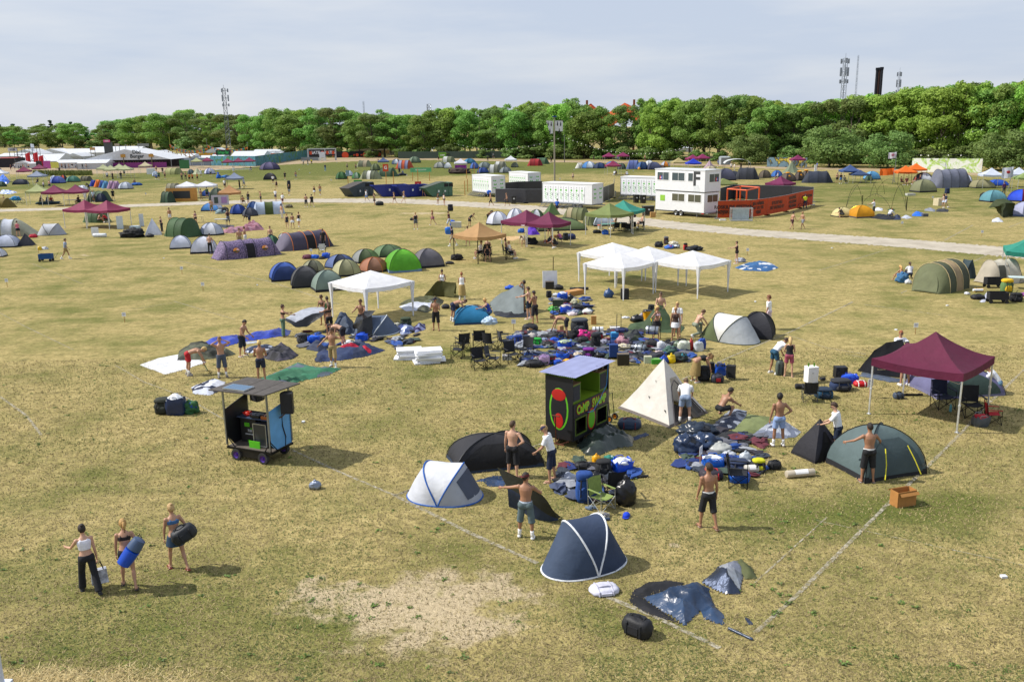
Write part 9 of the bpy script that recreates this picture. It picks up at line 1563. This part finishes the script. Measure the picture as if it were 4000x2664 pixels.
for t in(('E',765,1215,'walk',-75,'m tee shorts hs sh so','man in grey shirt and khaki shorts pulling a blue wagon','8a98b0','9a8258'),('E',1135,800,'ground',-60,'m bare shorts hs cap','shirtless man in white cap sitting under burgundy gazebo',None,'23252e'),('E',1235,800,'squat',80,A_,'person in red crouching under burgundy gazebo','a81420',INK),('E',215,960,'stand2',30,'f tank skirt hs cap','person in pink cap and pink top by left family tent','c86a80',INK),('E',1865,905,'stand2',150,'f tank pants hs','woman in black top by white pointed tent',INK,'23262e'),('E',55,610,'stand',170,'f dress none hs','woman in black dress before ochre pop-up tent',INK),('E',1305,540,'stand',20,A_,'man in black walking right of dark green tunnel',INK,INK),('E',1960,800,'stand',170,B_,'shirtless person behind large green tunnel tent'),('E',2255,830,'stand',60,'f bra brief hp','woman in purple top at folding table','5a3a78',INK),('F',215,862,'stand2',0,'m bare pants hs','shirtless person in black trousers at white dome',None,INK),('F',420,530,'stand2',40,'m tank kshorts hl','person in dark top at folding table','3a2024','6a7078'),('F',665,535,'bend',70,A_,'person in black bending over pink patterned tent',INK,'1c2438'),('F',910,760,'stand',170,BKS,'shirtless man behind small green dome',None,'1c4048'),('F',555,790,'stand',200,B_,'shirtless person with long hair behind floral tunnel tent'),('F',620,770,'stand2',90,B_,'shirtless person left of small green dome'),('F',1515,800,'stand',160,'m tee pants hs sun','person in black shirt and sunglasses at grey purple tunnel tent',INK,INK),('F',1098,575,'walk',10,'f tank brief hb','woman in dark shorts walking, left of three','23262e','1c2438'),('F',1160,570,'walk2',5,'f bra skirt hb','woman in white skirt walking, middle of three','8a6a5a','d4d6da'),('F',1232,553,'walk',-10,'f tank skirt hb sh','woman in white skirt with black bag walking, right of three',INK,'d8dadc'),('F',1037,455,'stand',140,'m bare pants hs buck','person in white hat and pale trousers by striped tunnel',None,'c8c0b4'),('F',965,255,'stand',150,A_,'person in white behind striped tunnel tent','e0e2e8','2a3450'),('F',1045,305,'walk',-30,A_,'man in white shirt and maroon shorts by path','dcdee4','5a1c24'),('F',795,280,'wave',100,B_,'shirtless person waving an arm behind blue dome'),('F',590,300,'chair',0,B_,'shirtless person sitting by blue dome',None,INK),('F',650,290,'stand2',-30,A_,'person in dark shirt standing by blue dome',INK),('F',228,385,'stand',40,'m bare kshorts hs buck','man in white hat and khaki shorts by light blue tent',None,'8a7c50'),('F',1315,325,'stand2',4,'m bare kshorts hs sh','shirtless man in navy shorts standing by path',None,'1c2840'),('F',1383,325,'walk',30,A_,'man in black shirt with green bag by path',INK,'1c2a24'),('F',1410,195,'walk',160,'f tank skirt hl','woman in black top and white skirt in field',INK,PALE),('F',1475,185,'walk',175,B_,'shirtless man in grey shorts in field',None,'8a98a4'),('F',1120,190,'walk',5,'m tee shorts hs sh','man with big black rucksack and two bags in field',INK,'8a94a0'),('F',975,120,'walk',20,'f tank brief hl','woman with pink bag in field','3a2030',INK),('F',935,60,'stand',10,A_,'man in white shirt and black shorts left of black dome','e0e2e6',INK),('F',380,115,'stand',160,A_,'person in white shirt by blue grey gazebo',PALE,'23252c'),('F',550,110,'stand',90,E3,'person in dark clothes under blue grey gazebo','2a2c32','23252c'),('F',600,95,'walk',60,A_,'person in pale shirt right of blue grey gazebo','b8c0cc','8a98b0'),('F',2010,260,'walk',90,'m tee shorts hs cap sh','man in white shirt and red cap walking past grey skip','dcdee4','4a78b0'),('F',2100,300,'stand',120,F3,'woman in long black dress on path',INK),('B',1275,1170,'walk',80,'f bra skirt hl','woman in black skirt before blue skip',INK,INK),('B',1360,1160,'walk',-80,'f bra brief hl','woman in white shorts before blue skip','2a2024',PALE),('B',1545,1105,'walk',30,'f bra brief hl','person climbing between blue and green skips','c8a88c',INK),('B',1675,1182,'stand2',-120,'f tank brief hl sh','woman in white shorts on path by green skip','4a3a30',PALE),('B',1733,1186,'stand2',130,'f tank brief hs buck','woman in white hat on path by green skip','e0d8d8',INK),('G',368,580,'stand',6,'m tank shorts hs sh straps','man with black rucksack and white shoes in field',INK,'565a66'),('G',562,527,'walk',75,'f bra skirt hl sa','woman in pink skirt striding left in field','2a2024','8a4a64'),('G',752,560,'walk',80,'m tee kshorts hs cap sh','man in maroon shirt with large black rucksack','4a1824','b0bcd0'),('G',790,772,'walk',70,'m tee shorts hs sh so','man in dark shirt carrying a blue bag','1a2036','9a968a'),('G',985,545,'bend2',-60,'f dress none hb','woman in black dress bending over black bags',INK),('G',1195,505,'bend2',-110,'f tank pants hl','long haired person bending by white igloo tents','5a3c24',INK),('G',965,768,'stand',20,BS,'person in black shorts half hidden by tan gazebo',None,INK),('G',1605,785,'bend',160,'f tee skirt hs','person in cream clothes bending under burgundy gazebo','c0b4a0','c0b4a0'),('G',1903,672,'stand',10,'f bra brief hb','woman in black shorts under burgundy gazebo',INK,INK),('G',1985,800,'squat',75,'m tank shorts hs sh','person in black crouching at burgundy gazebo leg',INK,INK),('G',2035,735,'squat',30,'f tee shorts hs cap','person in pink shirt crouching by black luggage','b86a90','3a3c4c'),('G',1230,308,'walk',90,BKS,'shirtless man carrying a bright blue bag on path',None,INK),('G',1415,310,'walk',80,'m bare kshorts hs straps','shirtless man with black rucksack on path',None,INK),('G',1990,395,'walk',-30,A_,'man in blue shirt with large blue rucksack by path','1c58b8','16182a'),('e',1760,990,'walk',-70,BS,'shirtless man in maroon shorts walking below banners',None,'401c24'),('e',1985,985,'walk',110,BS,'shirtless man in grey shorts walking below banners',None,'8a8e98'),('H',1992,972,'reach',60,'f tank brief hb sa','woman in maroon top and black shorts holding a tent pole','3a1a22','131418'),('I',622,712,'reach',50,'m tee kshorts hs sh','man in white shirt raising a black cloth by amber tent','e4e6ee','3c443c'),('I',270,738,'squat',40,'m tee shorts hs','person in black crouching by pale yellow tent','24201e','2a2c30'),('I',800,745,'squat',-60,'m long shorts hs buck','person in white crouching over black fabric','d8dae6','4a505c'),('I',1425,622,'walk',90,'f tank skirt hl','woman in pale skirt pulling a loaded trolley','b8a89c','b8c4d8'),('I',1452,625,'walk',80,A_,'man with navy rucksack by woman with loaded trolley','1c2a48','c0c8d8'),('I',2120,470,'stand',10,'m long pants hs buck','person in purple jacket and white hat under pale gazebo','4a2050','23283a'),('I',203,342,'stand',0,BS,'shirtless person in black shorts under navy gazebo',None,INK),('I',245,348,'stand',10,A_,'person in dark shirt and blue shorts under navy gazebo','3a2a28','4a78b8'),('I',290,348,'chair',-60,E3,'person sitting on a chair under navy gazebo','5a5a48','2a2c30'),('D',1225,1352,'chair',-80,A_,'person in red cap seated first under orange gazebo','4a1c1c','2a1c1c'),('D',1272,1352,'chair',160,A_,'person in red cap seated second under orange gazebo','5a2020','2a1c1c'),('D',1350,1345,'chair',90,A_,'person in red shirt seated third under orange gazebo','8a3a2c','b0a090'),('D',1392,1335,'chair',60,A_,'person in maroon seated fourth under orange gazebo','5a1c20','301c1c'),('D',450,1215,'stand',90,A_,'person in blue shirt by white panel near bushes','2a58b8','5a3c50'),('D',85,1305,'chair',60,A_,'person in white seated left of brown domes',PALE,INK),('C',752,780,'stand',10,A_,'person in black on dirt road behind long row',INK,INK),('C',362,795,'walk',10,E3,'person walking on dirt road by lamp pole','23252c','2c2e36'),('C',1105,850,'stand',20,E3,'person in black by lavender tunnel tent',INK,'8a6a5a'),('C',940,912,'ground',-40,A_,'person in white sitting under lone burgundy gazebo, left',PALE,INK),('C',962,908,'ground',60,A_,'person in dark sitting under lone burgundy gazebo, right','2a2430',INK),('C',1062,915,'ground',40,A_,'person in white shirt sitting on grass right of lone gazebo','dcdee8','8a98b8'),('C',1222,778,'stand',150,B_,'shirtless person behind white dome in row'),('C',975,785,'stand',180,A_,'person in blue behind burgundy pair','4a6a98'),('C',1895,832,'stand',90,A_,'person with blue rucksack by pale cabin','1c50a0','23252c'),('C',2015,865,'stand',160,A_,'person in white under arched pavilion, left','d8d4d0','8a8278'),('C',2045,870,'stand',100,'m tee pants hs buck','person in white with orange hat under arched pavilion','dcd8d0','b0a898'),('C',2105,860,'stand',30,E3,'person in dark clothes under arched pavilion','2a2420','2a2420'),('C',560,962,'stand',170,'f tank brief hl','woman behind front toilet trailer','c8b0a0'),('B',638,870,'stand',170,E3,'person in dark blue shirt and pale jeans on green field','1c2c50','5a8ab0'),('B',840,855,'walk',5,'m tee shorts hs','man in beige shirt left of olive tunnel','a89878','2a3448'),('B',920,862,'walk',30,B_,'shirtless person walking left of olive tunnel',None,'1c2030'),('B',1320,905,'stand',170,A_,'person in black standing by picnic right of green tunnel',INK,'1c2438'),('B',1355,905,'ground',60,A_,'person sitting at picnic right of green tunnel','6a7a98','1c2030'),('B',268,950,'walk',0,A_,'person with black rucksack and orange sleeve on green field',INK,'1c2028'),('B',368,945,'walk',20,B_,'person with small rucksack walking on green field',None,'8a90a0'),('B',437,815,'walk',-60,E3,'person in grey near picnic by gate','8a9098','2a2c34'),('B',478,812,'stand',80,E3,'person in black shirt near picnic by gate',INK,'4a6a70'),('B',512,810,'stand',180,E3,'person in yellow vest near picnic by gate','d8c818','23242a'),('B',1125,790,'walk',70,'f bra skirt hl','woman in pale clothes by navy gazebo','c8a890','5a4a58'),('B',2185,752,'walk',20,A_,'cyclist in grey on dirt road','8a909c','3a3c48'),('B',2132,780,'stand',0,E3,'person in black at dirt road left of cyclist',INK,INK),('B',1680,780,'stand',30,A_,'person in black by green and yellow notice board',INK,'7a5a4a'),('B',1775,885,'ground',-40,A_,'person in dark sitting under purple walled gazebo',INK,'2a2c38'),):fp(*t)
for x,y,yaw,o_,lb,cols in((1110,910,-70,A_,'person in white shirt seated left in circle under tan gazebo',('dcdce0',INK)),(1195,870,170,B_,'shirtless person seated at back of circle under tan gazebo',(None,INK)),(1190,945,5,'f tank shorts hb','woman in black seated with her back to camera under tan gazebo',(INK,INK)),(1410,875,100,B_,'shirtless person seated right in circle under tan gazebo',(None,'3a4a78')),(1450,915,80,A_,'person in cream shirt seated at right end under tan gazebo',('d0ccc4','23252c'))):
 chair(('G',x,y),yaw+0,'black chair holding '+lb,INK);p=g('G',x,y);d=Mx.Rotation(R(yaw),3,'Z')@V3(0,-.02,0);fp('G',x,y,'chair',yaw+180,o_,lb,*cols)
for o in[o for o in COL.objects if o.name.startswith('person')and 'seated' in o.get('label','')]:o.location.z=.0
for x,y,yaw,o_,lb in((600,575,20,B_,'person with brown hair seated left under olive gazebo'),(785,590,5,B_,'shirtless person standing between olive and teal gazebos'),(905,560,60,B_,'shirtless person seated right under teal gazebo')):fp('H',x,y,'stand' if 'standing' in lb else 'chair',yaw+40,o_,lb)
for x,y,yaw,lb in((610,600,190,'camp chair at left under olive gazebo'),(700,600,170,'camp chair in middle under olive gazebo'),(745,612,160,'camp chair by shared gazebo leg'),(820,590,150,'camp chair right of shared gazebo leg'),(890,590,-90,'camp chair at right under teal gazebo')):chair(('H',x,y),yaw,lb,INK)
fp('J',745,345,'ground',20,'f bra skirt hl','blonde woman in blue skirt sitting on a blue sack','c09878','5a80a8','c8a060',lod=0);fp('J',850,300,'ground',-10,'f tee pants hp cap','woman in white shirt and black cap sitting by blonde woman','d8dae4','1c2438','4a3420',lod=0,cap=INK)
bag('heap',('J',680,820,225,355),'3a6a94','blue sack under seated blonde woman',col2='5a88b0');bag('sack',('J',790,870,305,372),PALE,'white plastic bag by large olive tunnel tent',mat=PL)
fp('P',870,715,'reach',178,'m tee shorts hs sun','ginger man in white sports shirt behind black half raised tent','e0e2e8',INK,'8a4a24',lod=0);fp('P',945,872,'stand',10,'m tee shorts hs sh','person in dark shorts hidden behind burgundy canopy','8a8c94','1a2034',lod=0)
fp('P',1985,965,'squat',60,'m tee pants hc sh','person with curly hair in white shirt and jeans squatting by purple tent','dfe2ea','54748e','4a3020',lod=0)
GP='people among white stalls'
POS=[(rnd.uniform(100,330),rnd.uniform(1182,1225))for i in range(10)]+[(540+i*32,1202)for i in range(9)]+[(990+i*22,1182+i%3)for i in range(24)]
for i,(x,y)in enumerate(POS):fp('A',x,y+4,('stand','walk','stand2','walk2')[i%4],(i*67)%360,(A_,B_,E3,C3,A_)[i%5],'small distant person in crowd at white stalls',group=GP)
for i,(x,y,lb)in enumerate(((1675,1305,'man in white hat and dark clothes, first of five in far field'),(1710,1303,'man in white hat and dark trousers, second of five in far field'),(1745,1322,'person in orange vest, third of five in far field'),(1773,1318,'person in orange vest, fourth of five in far field'),(1818,1315,'person in orange vest, fifth of five in far field'))):fp('A',x,y,'stand',20*i,'m bare pants hs buck' if i<2 else 'm vest shorts hs',lb,'d0702c','23262e')
for x,y,pose,yaw,o_,lb,tp_ in((1440,1232,'stand',170,B_,'person standing by beige gazebo',None),(1498,1250,'stand',20,E3,'person in black right of beige gazebo',INK),(1445,1300,'squat',60,A_,'person in blue crouching in far field','3a5a98'),(1465,1302,'stand',10,A_,'person in green standing in far field','2c5a3c'),(1520,1295,'stand',160,B_,'shirtless person right of crouching two',None),(1850,1275,'stand',0,A_,'person in white shirt near pale bell tent',PALE),(1940,1268,'walk',30,A_,'person in white near lilac tent',PALE),(2010,1270,'squat',30,A_,'person crouching over a bright blue box','2a5ab0'),(2070,1385,'stand',0,A_,'person in pale shirt at left of blue grey gazebo legs','c8ccd4'),(2150,1250,'stand',30,A_,'person in white by long tables',PALE),(2310,1220,'ground',30,E3,'person in black sitting at right of long tables',INK),(990,1300,'stand',10,A_,'person in white under cream gazebos, left','d8d4dc'),(1040,1305,'stand',160,E3,'person in black under cream gazebos, middle',INK),(1115,1300,'stand',20,E3,'tall person in black at right cream gazebo',INK),(1145,1268,'stand',60,A_,'person in white behind cream gazebos','d0d4dc'),(1245,1345,'ground',60,A_,'person sitting on blue cushions, right','8a6a5a'),(550,1245,'stand',0,E3,'person in black with blue bag on rough grass',INK),(405,1390,'walk',-20,'f tank pants hs','person in pale top and black trousers left of burgundy pair','c0c0c8'),(460,1390,'stand',0,B_,'shirtless person left of burgundy pair',None),(350,1345,'chair',80,A_,'person sitting under grey gazebo','2a2c34'),(10,1250,'stand',60,E3,'person in dark clothes at left edge','2a3448'),(820,1405,'bend2',60,E3,'person in black bending behind burgundy pair',INK)):fp('A',x,y,pose,yaw,o_,lb,tp_)
for x,y,lb,tp_,po in((465,575,'person sitting at left under pale green gazebo','23252c','ground'),(540,572,'person in dark sitting under pale green gazebo',INK,'ground'),(590,575,'person in red sitting under pale green gazebo','a02820','ground'),(905,590,'person sitting at table under burgundy pair','4a3a38','chair'),(985,560,'person in white standing under burgundy pair','d8d8e0','stand'),(1080,560,'person in pale blue standing before dark green tunnel','a8b8d0','stand'),(430,440,'person in white sitting in field by pale green gazebo',PALE,'ground')):fp('E',x,y,po,len(lb)*37%360,A_,lb,tp_)
for x,y,lb,tp_ in((610,440,'person in pale blue under white party gazebos, first from left','8aa4c8'),(640,442,'person in blue under white party gazebos, second from left','3a68b0'),(690,440,'shirtless person under white party gazebos',None),(560,415,'person in white behind wooden notice board',PALE),(745,420,'person in green by dark green dome','3a5a44')):fp('b',x,y+4,'stand',len(lb)*53%360,A_ if tp_ else B_,lb,tp_)
for c,x,y,lb in(('E',445,1150,'white plot sign behind blue wagon'),('E',2095,1390,'white plot sign on a black foot in open left field'),('F',130,1288,'white plot sign in left field above chalk line'),('Z',287,742,'white plot sign in empty left field'),('Z',17,660,'white plot sign near left edge'),('M',1398,945,'white plot sign between camp chairs and grey tent'),('P',1068,305,'white plot sign behind large burgundy gazebo'),('H',2118,880,'white plot sign right of woman with pole'),('I',1303,545,'white plot sign left of loaded trolley'),('I',950,850,'white plot sign below pole arches'),('I',1868,960,'white plot sign by broken chalk line'),('E',822,672,'white plot sign below gravel path at left'),('E',1190,440,'white plot sign behind dark green tunnel'),('E',1680,495,'white plot sign in green far field'),('B',400,872,'white plot sign on green field, upper left'),('B',497,905,'white plot sign on green field, middle'),('B',693,972,'white plot sign on green field left of skips'),('B',1388,928,'white plot sign on green field right of big tunnel'),('B',745,802,'white plot sign near gate picnic'),('C',570,876,'white plot sign left of lone burgundy gazebo'),('C',442,962,'white plot sign above front toilet trailer'),('C',1115,888,'white plot sign right of lone burgundy gazebo'),('F',1373,880,'white plot sign before grey purple tunnel tent')):
 sign((c,x,y),lb,group=None)
def table(loc,yaw,lb,col='b0b4b8',w_=1.4,d_=.7,h=.72):
 o=root('folding_table',lb,'table',g(*loc),yaw);MB().box((0,0,h),(w_,d_,.04)).flat('table_top',M(col,PL),o)
 for x in(-1,1):
  for y in(-1,1):MB().tube((x*w_*.42,y*d_*.4,0),(x*w_*.36,y*d_*.36,h),.018,n=5).mk('leg',M('8a8c90',ME),o)
 return o
table(('F',340,535),5,'folding table with clothes by person in dark top');bag('heap',('F',285,385,425,475),'8aa0a8','clothes heap on folding table',z=.74,col2='2a3450');table(('F',70,500),0,'yellow topped folding table behind light tent','b8a860');table(('H',640,590),5,'round green table under olive gazebo','3a8a7c',1.5,1.1);table(('H',520,600),10,'green topped table by olive gazebo leg','5aa088');table(('J',2280,430),-20,'pale folding table with red food at teal gazebo','c0d0d0',1.2);table(('E',880,590),5,'long table under burgundy pair beyond path','a8acb0',3.0);table(('A',2090,1235),3,'long white table in far field, left of two',PALE,6,1);table(('A',2210,1232),3,'long white table in far field, right of two',PALE,6,1)
def wagon(loc,yaw,lb,col,load=None):
 o=root('folding_wagon',lb,'wagon',g(*loc),yaw);q=MB();w_,d_,h=1.0,.55,.42
 for a,b_ in(((0,-d_/2,.42),(w_,.02,h)),((0,d_/2,.42),(w_,.02,h)),((-w_/2,0,.42),(.02,d_,h)),((w_/2,0,.42),(.02,d_,h)),((0,0,.23),(w_,d_,.02))):q.box(a,b_)
 q.flat('body',M(col,CL),o)
 for x in(-.42,.42):
  for y in(-.28,.28):wheel(o,(x,y,.11),.11,.07,'y','3a3a3c','161616')
 MB().path([(.5,0,.3),(.75,0,.3),(1.05,0,.75)],.014,5).mk('handle',M('1a1a1c',ME),o)
 return o
wagon(('E',535,1240),5,'blue folding wagon loaded with bags, pulled by man in grey shirt','1c4a80');bag('sack',('E',445,490,1130,1180),'c8a818','yellow bag on blue folding wagon',z=.5);bag('heap',('E',490,560,1140,1175),'c8ccd4','white bag on blue folding wagon',z=.5)
wagon(('J',1950,415),-4,'black folding wagon before open cream tent',INK)
o=wagon(('J',2000,615),-10,'black wagon with yellow wheels loaded with a green rucksack',INK);bag('pack',('J',2035,2185,385,575),'5a7a48','green rucksack with yellow mat on black wagon',col3='d0a818',z=.4);bag('roll',('J',1700,1818,420,480),'c8960e','golden yellow sleeping bag roll on grass',-6,bands=(-.3,));bag('roll',('J',1675,1810,480,525),PALE,'white rolled mat on a black bag',bands=(),z=.25);bag('duffel',('J',1655,1830,500,575),INK,'black bag under white rolled mat');cloth('J',[(1770,610),(1880,462),(1915,480),(1840,612)],.12,['b8bcd0','c8ccdc'],'pale lilac fabric leaning at black wagon');bag('pack',('J',2165,2320,480,605),INK,'black rucksack right of green rucksack');bag('heap',('J',2290,2420,480,530),'8a4a8a','purple cloth at right edge');bag('heap',('J',1575,1640,475,510),'d0d2d8','small white cloth left of golden roll')
def bike(loc,yaw,lb,col='2a7ab0'):
 o=root('bicycle',lb,'bicycle',g(*loc),yaw)
 for x in(-.52,.52):MB().path([(x+.33*cos(a),0,.34+.33*sin(a))for a in[2*pi*i/18 for i in range(19)]],.025,5).mk('wheel',M('1a1a1c','rub'),o)
 q=MB();[q.tube(a,b_,.02,n=5)for a,b_ in(((-.52,0,.34),(-.1,0,.34)),((-.1,0,.34),(-.2,0,.85)),((-.52,0,.34),(-.2,0,.75)),((-.1,0,.34),(.38,0,.75)),((-.2,0,.75),(.36,0,.85)),((.36,0,.95),(.52,0,.34)))];q.mk('frame',M(col,ME),o);MB().path([(.3,-.25,1.0),(.36,0,.97),(.3,.25,1.0)],.016,5).mk('handlebar',M('222222',ME),o);MB().ell((-.2,0,.9),(.13,.07,.04),0,10,6).mk('saddle',M('161616','rub'),o);return o
bike(('E',225,580),8,'bicycle standing by ochre pop-up tent');bag('heap',('E',140,235,525,570),'1c78b0','blue bags on bicycle by ochre tent',z=.35);bike(('e',2030,540),10,'bicycle leaning on orange banner fence','2a2a2e');fp('e',2040,540,'stand2',10,'m tee pants hs cap','person in yellow vest by orange banner fence','c8d018','23304a')
for k,bb,c,lb,*kw in(('box',('E',1060,1135,850,945),PALE,'white panel box standing by white roll',dict(mat='paint',dk=.3)),('roll',('E',1075,1225,915,968),PALE,'thick white roll below burgundy gazebos',dict(bands=())),('box',('E',1350,1420,720,868),'c0ccd4','upright pale folded table under burgundy gazebo',dict(mat='paint',dk=.2)),('box',('E',1610,1658,695,835),'ccd4da','upright pale folded table by white pointed tent',dict(mat='paint',dk=.2)),('box',('E',1505,1605,830,862),'a8bccc','pale blue flat box by black chairs',dict(mat='paint')),('heap',('E',1415,1640,865,970),'1c1d20','pile of folded black camp chairs',dict(name='folded_chairs',cat='chairs')),('heap',('E',1518,1610,920,965),'8a1820','red bag before folded black chairs'),('duffel',('E',1685,1770,925,965),INK,'black bag below white pointed tent'),('heap',('E',345,425,930,970),'b0243c','red clothes by left family tent'),('heap',('F',1280,1385,872,920),'5a2c40','checked pink cloth by plot sign'),('heap',('F',1372,1462,872,918),'1c58c0','bright blue bag by checked cloth'),('tote',('F',1495,1590,845,912),'0f48b8','blue bag before grey purple tunnel tent',dict(fill='0f50c0')),('duffel',('F',1455,1530,890,922),INK,'black flat bag left of blue bag'),('heap',('F',1075,1150,295,332),'6a6450','brown ropes heap by striped tunnel tent'),('sack',('F',290,345,755,810),'22242e','black bag by white dome tent'),('duffel',('F',2110,2205,255,305),'1a2226','black bag with teal mark on gravel path'),('pack',('F',1100,1140,70,150),'1a2030','big navy rucksack on back of man in field',dict(z=.75)),('duffel',('G',705,805,945,980),INK,'flat black bag left of tan gazebo leg'),('heap',('G',775,895,865,935),INK,'folded black chairs at tan gazebo leg'),('tote',('G',705,790,600,685),'2468c0','blue bag carried by man in dark shirt',dict(fill='2a70c8',z=.4)),('pack',('G',735,798,370,450),'1c1d2a','large black rucksack on back of man in maroon shirt',dict(z=.8)),('box',('G',775,890,490,560),'b4b4a8','pale tipped box with blue bags in field',dict(mat='paint')),('tote',('G',755,815,470,540),'1c58c0','blue bag left of pale tipped box',dict(fill='1c60c8')),('duffel',('G',300,350,500,530),INK,'black bag in hand of man with white shoes',dict(z=.5)),('heap',('G',1545,1610,570,620),'2460b8','blue bag on plywood under burgundy gazebo'),('heap',('G',1640,1755,680,755),INK,'black bags at burgundy gazebo leg'),('sack',('G',1835,1880,695,728),'c04820','orange bag under right burgundy gazebo'),('sack',('G',1880,1935,665,735),'22304c','navy sack under right burgundy gazebo'),('pack',('G',2055,2120,618,705),'1a2426','black rucksack row at right burgundy gazebo'),('duffel',('G',2100,2205,625,695),'1c2a58','blue and black bags right of rucksack row'),('box',('G',1955,2060,640,675),'8a6428','brown board box behind crouching person'),('tote',('G',1185,1235,190,235),'1c60d0','bright blue bag carried along path',dict(z=.75,fill='1c60d0')),('pack',('G',1985,2030,262,325),'1250b0','large blue rucksack on man by trailer',dict(z=1.0)),('pack',('G',1420,1450,175,230),INK,'black rucksack carried along path',dict(z=.8)),('heap',('H',345,430,585,625),INK,'black bag at olive gazebo leg'),('tote',('H',445,520,580,640),'1c58b8','blue bag under olive gazebo',dict(fill='1c58b8')),('bucket',('H',395,435,530,575),PALE,'white bucket at arched tunnel entrance',dict(fill='c8502c')),('heap',('H',1055,1140,720,785),'24262e','black and blue bags heap behind white gazebos'),('pack',('H',1155,1212,660,750),'3a1420','maroon suitcase with grey bag on top behind white gazebos',dict(col3='5a5a60')),('heap',('H',1225,1315,715,760),'c8c4b4','white and black bag behind white gazebos'),('roll',('H',1255,1340,750,800),'8a9098','silver roll behind white gazebos',dict(yaw=-40,mat='foil')),('heap',('H',1170,1260,760,805),'3a6ac0','blue and red bags behind white gazebos',dict(col2='a02030')),('pack',('H',1380,1430,735,818),'b81828','red suitcase behind white gazebos',dict(col3=INK)),('heap',('H',1430,1590,765,828),'22252c','dark bags heap right of red suitcase'),('heap',('H',1985,2095,905,958),'a8acb8','grey bag behind woman with pole'),('box',('I',1000,1092,458,486),'b0b0a8','grey wooden pallet near olive beige dome',dict(mat='wood',name='pallet',cat='pallet')),('heap',('I',1855,1920,455,505),INK,'black bags by sky blue dome'),('box',('I',1185,1245,690,728),'4a4e58','dark grey crate under pole arches',dict(mat=PL)),('box',('I',1320,1410,515,600),'c8bc9c','tipped trolley load with coloured boxes',dict(yaw=30)),('pack',('I',1435,1490,470,535),'1c2a48','navy rucksack on back of man by loaded trolley',dict(z=.8)),('box',('e',172,305,765,798),PALE,'white sheet box under orange banner',dict(mat='paint')),('box',('D',425,447,1165,1228),PALE,'upright white panel near round bush',dict(mat='paint',dk=.3)),('sack',('C',1158,1180,832,858),'d89818','yellow ball bag before dark blue dome'),('heap',('B',1310,1380,890,912),'24303c','picnic blanket and bags right of big green tunnel'),('heap',('B',1790,1960,845,895),'3a2c28','luggage under purple walled gazebo'),('box',('A',1360,1420,1198,1252),PALE,'white cabinet before burger tent',dict(mat='paint')),('heap',('A',1995,2030,1255,1290),'1c60b8','bright blue box in far field'),('heap',('A',2040,2120,1262,1285),'2a6ab0','blue bags near long tables'),('heap',('A',1225,1300,1330,1355),'1c5aa8','blue cushions under seated two'),('heap',('E',440,660,550,585),'1c3a44','green and blue rugs under pale green gazebo'),('heap',('F',310,420,330,390),'24262e','luggage under peach gazebo'),('heap',('H',760,830,480,520),'3a1c1c','red and black things on round green table',dict(z=.7))):
 kw=dict(*kw);y_=kw.pop('yaw',0);c2=kw.pop('col2','1a1c20');bag(k,bb,c,lb,y_,c2,**kw)
chair(('F',1500,860),190,'white camp chair before grey purple tunnel tent','c8ccd4',k=1.0);chair(('E',905,600),0,'dark camp chair under burgundy pair beyond path',INK)
r_=random.Random(9);q=MB()
for x,y in((1455,1125),(1360,1300),(3700,1195),(2595,1490),(3920,2255),(1185,1650),(2360,995),(3250,970),(640,1010),(1005,1115),(2010,1135),(2950,1180),(3500,1290)):
 p=at(x,y);q.box((p.x,p.y,.03),(.13,.1,.05),0,Mx.Rotation(r_.uniform(0,3),3,'Z'))
tag(q.flat('litter',M(PALE)),kind='stuff')
bpy.context.view_layer.update();dg=bpy.context.evaluated_depsgraph_get()
for o in[o for o in COL.objects if o.type=='FONT']:
 me=bpy.data.meshes.new_from_object(o.evaluated_get(dg));n=bpy.data.objects.new('lettering',me);COL.objects.link(n);n.parent=o.parent;n.location=o.location;n.rotation_euler=o.rotation_euler;n.scale=o.scale;bpy.data.objects.remove(o)
bpy.data.scenes.remove(_TS)
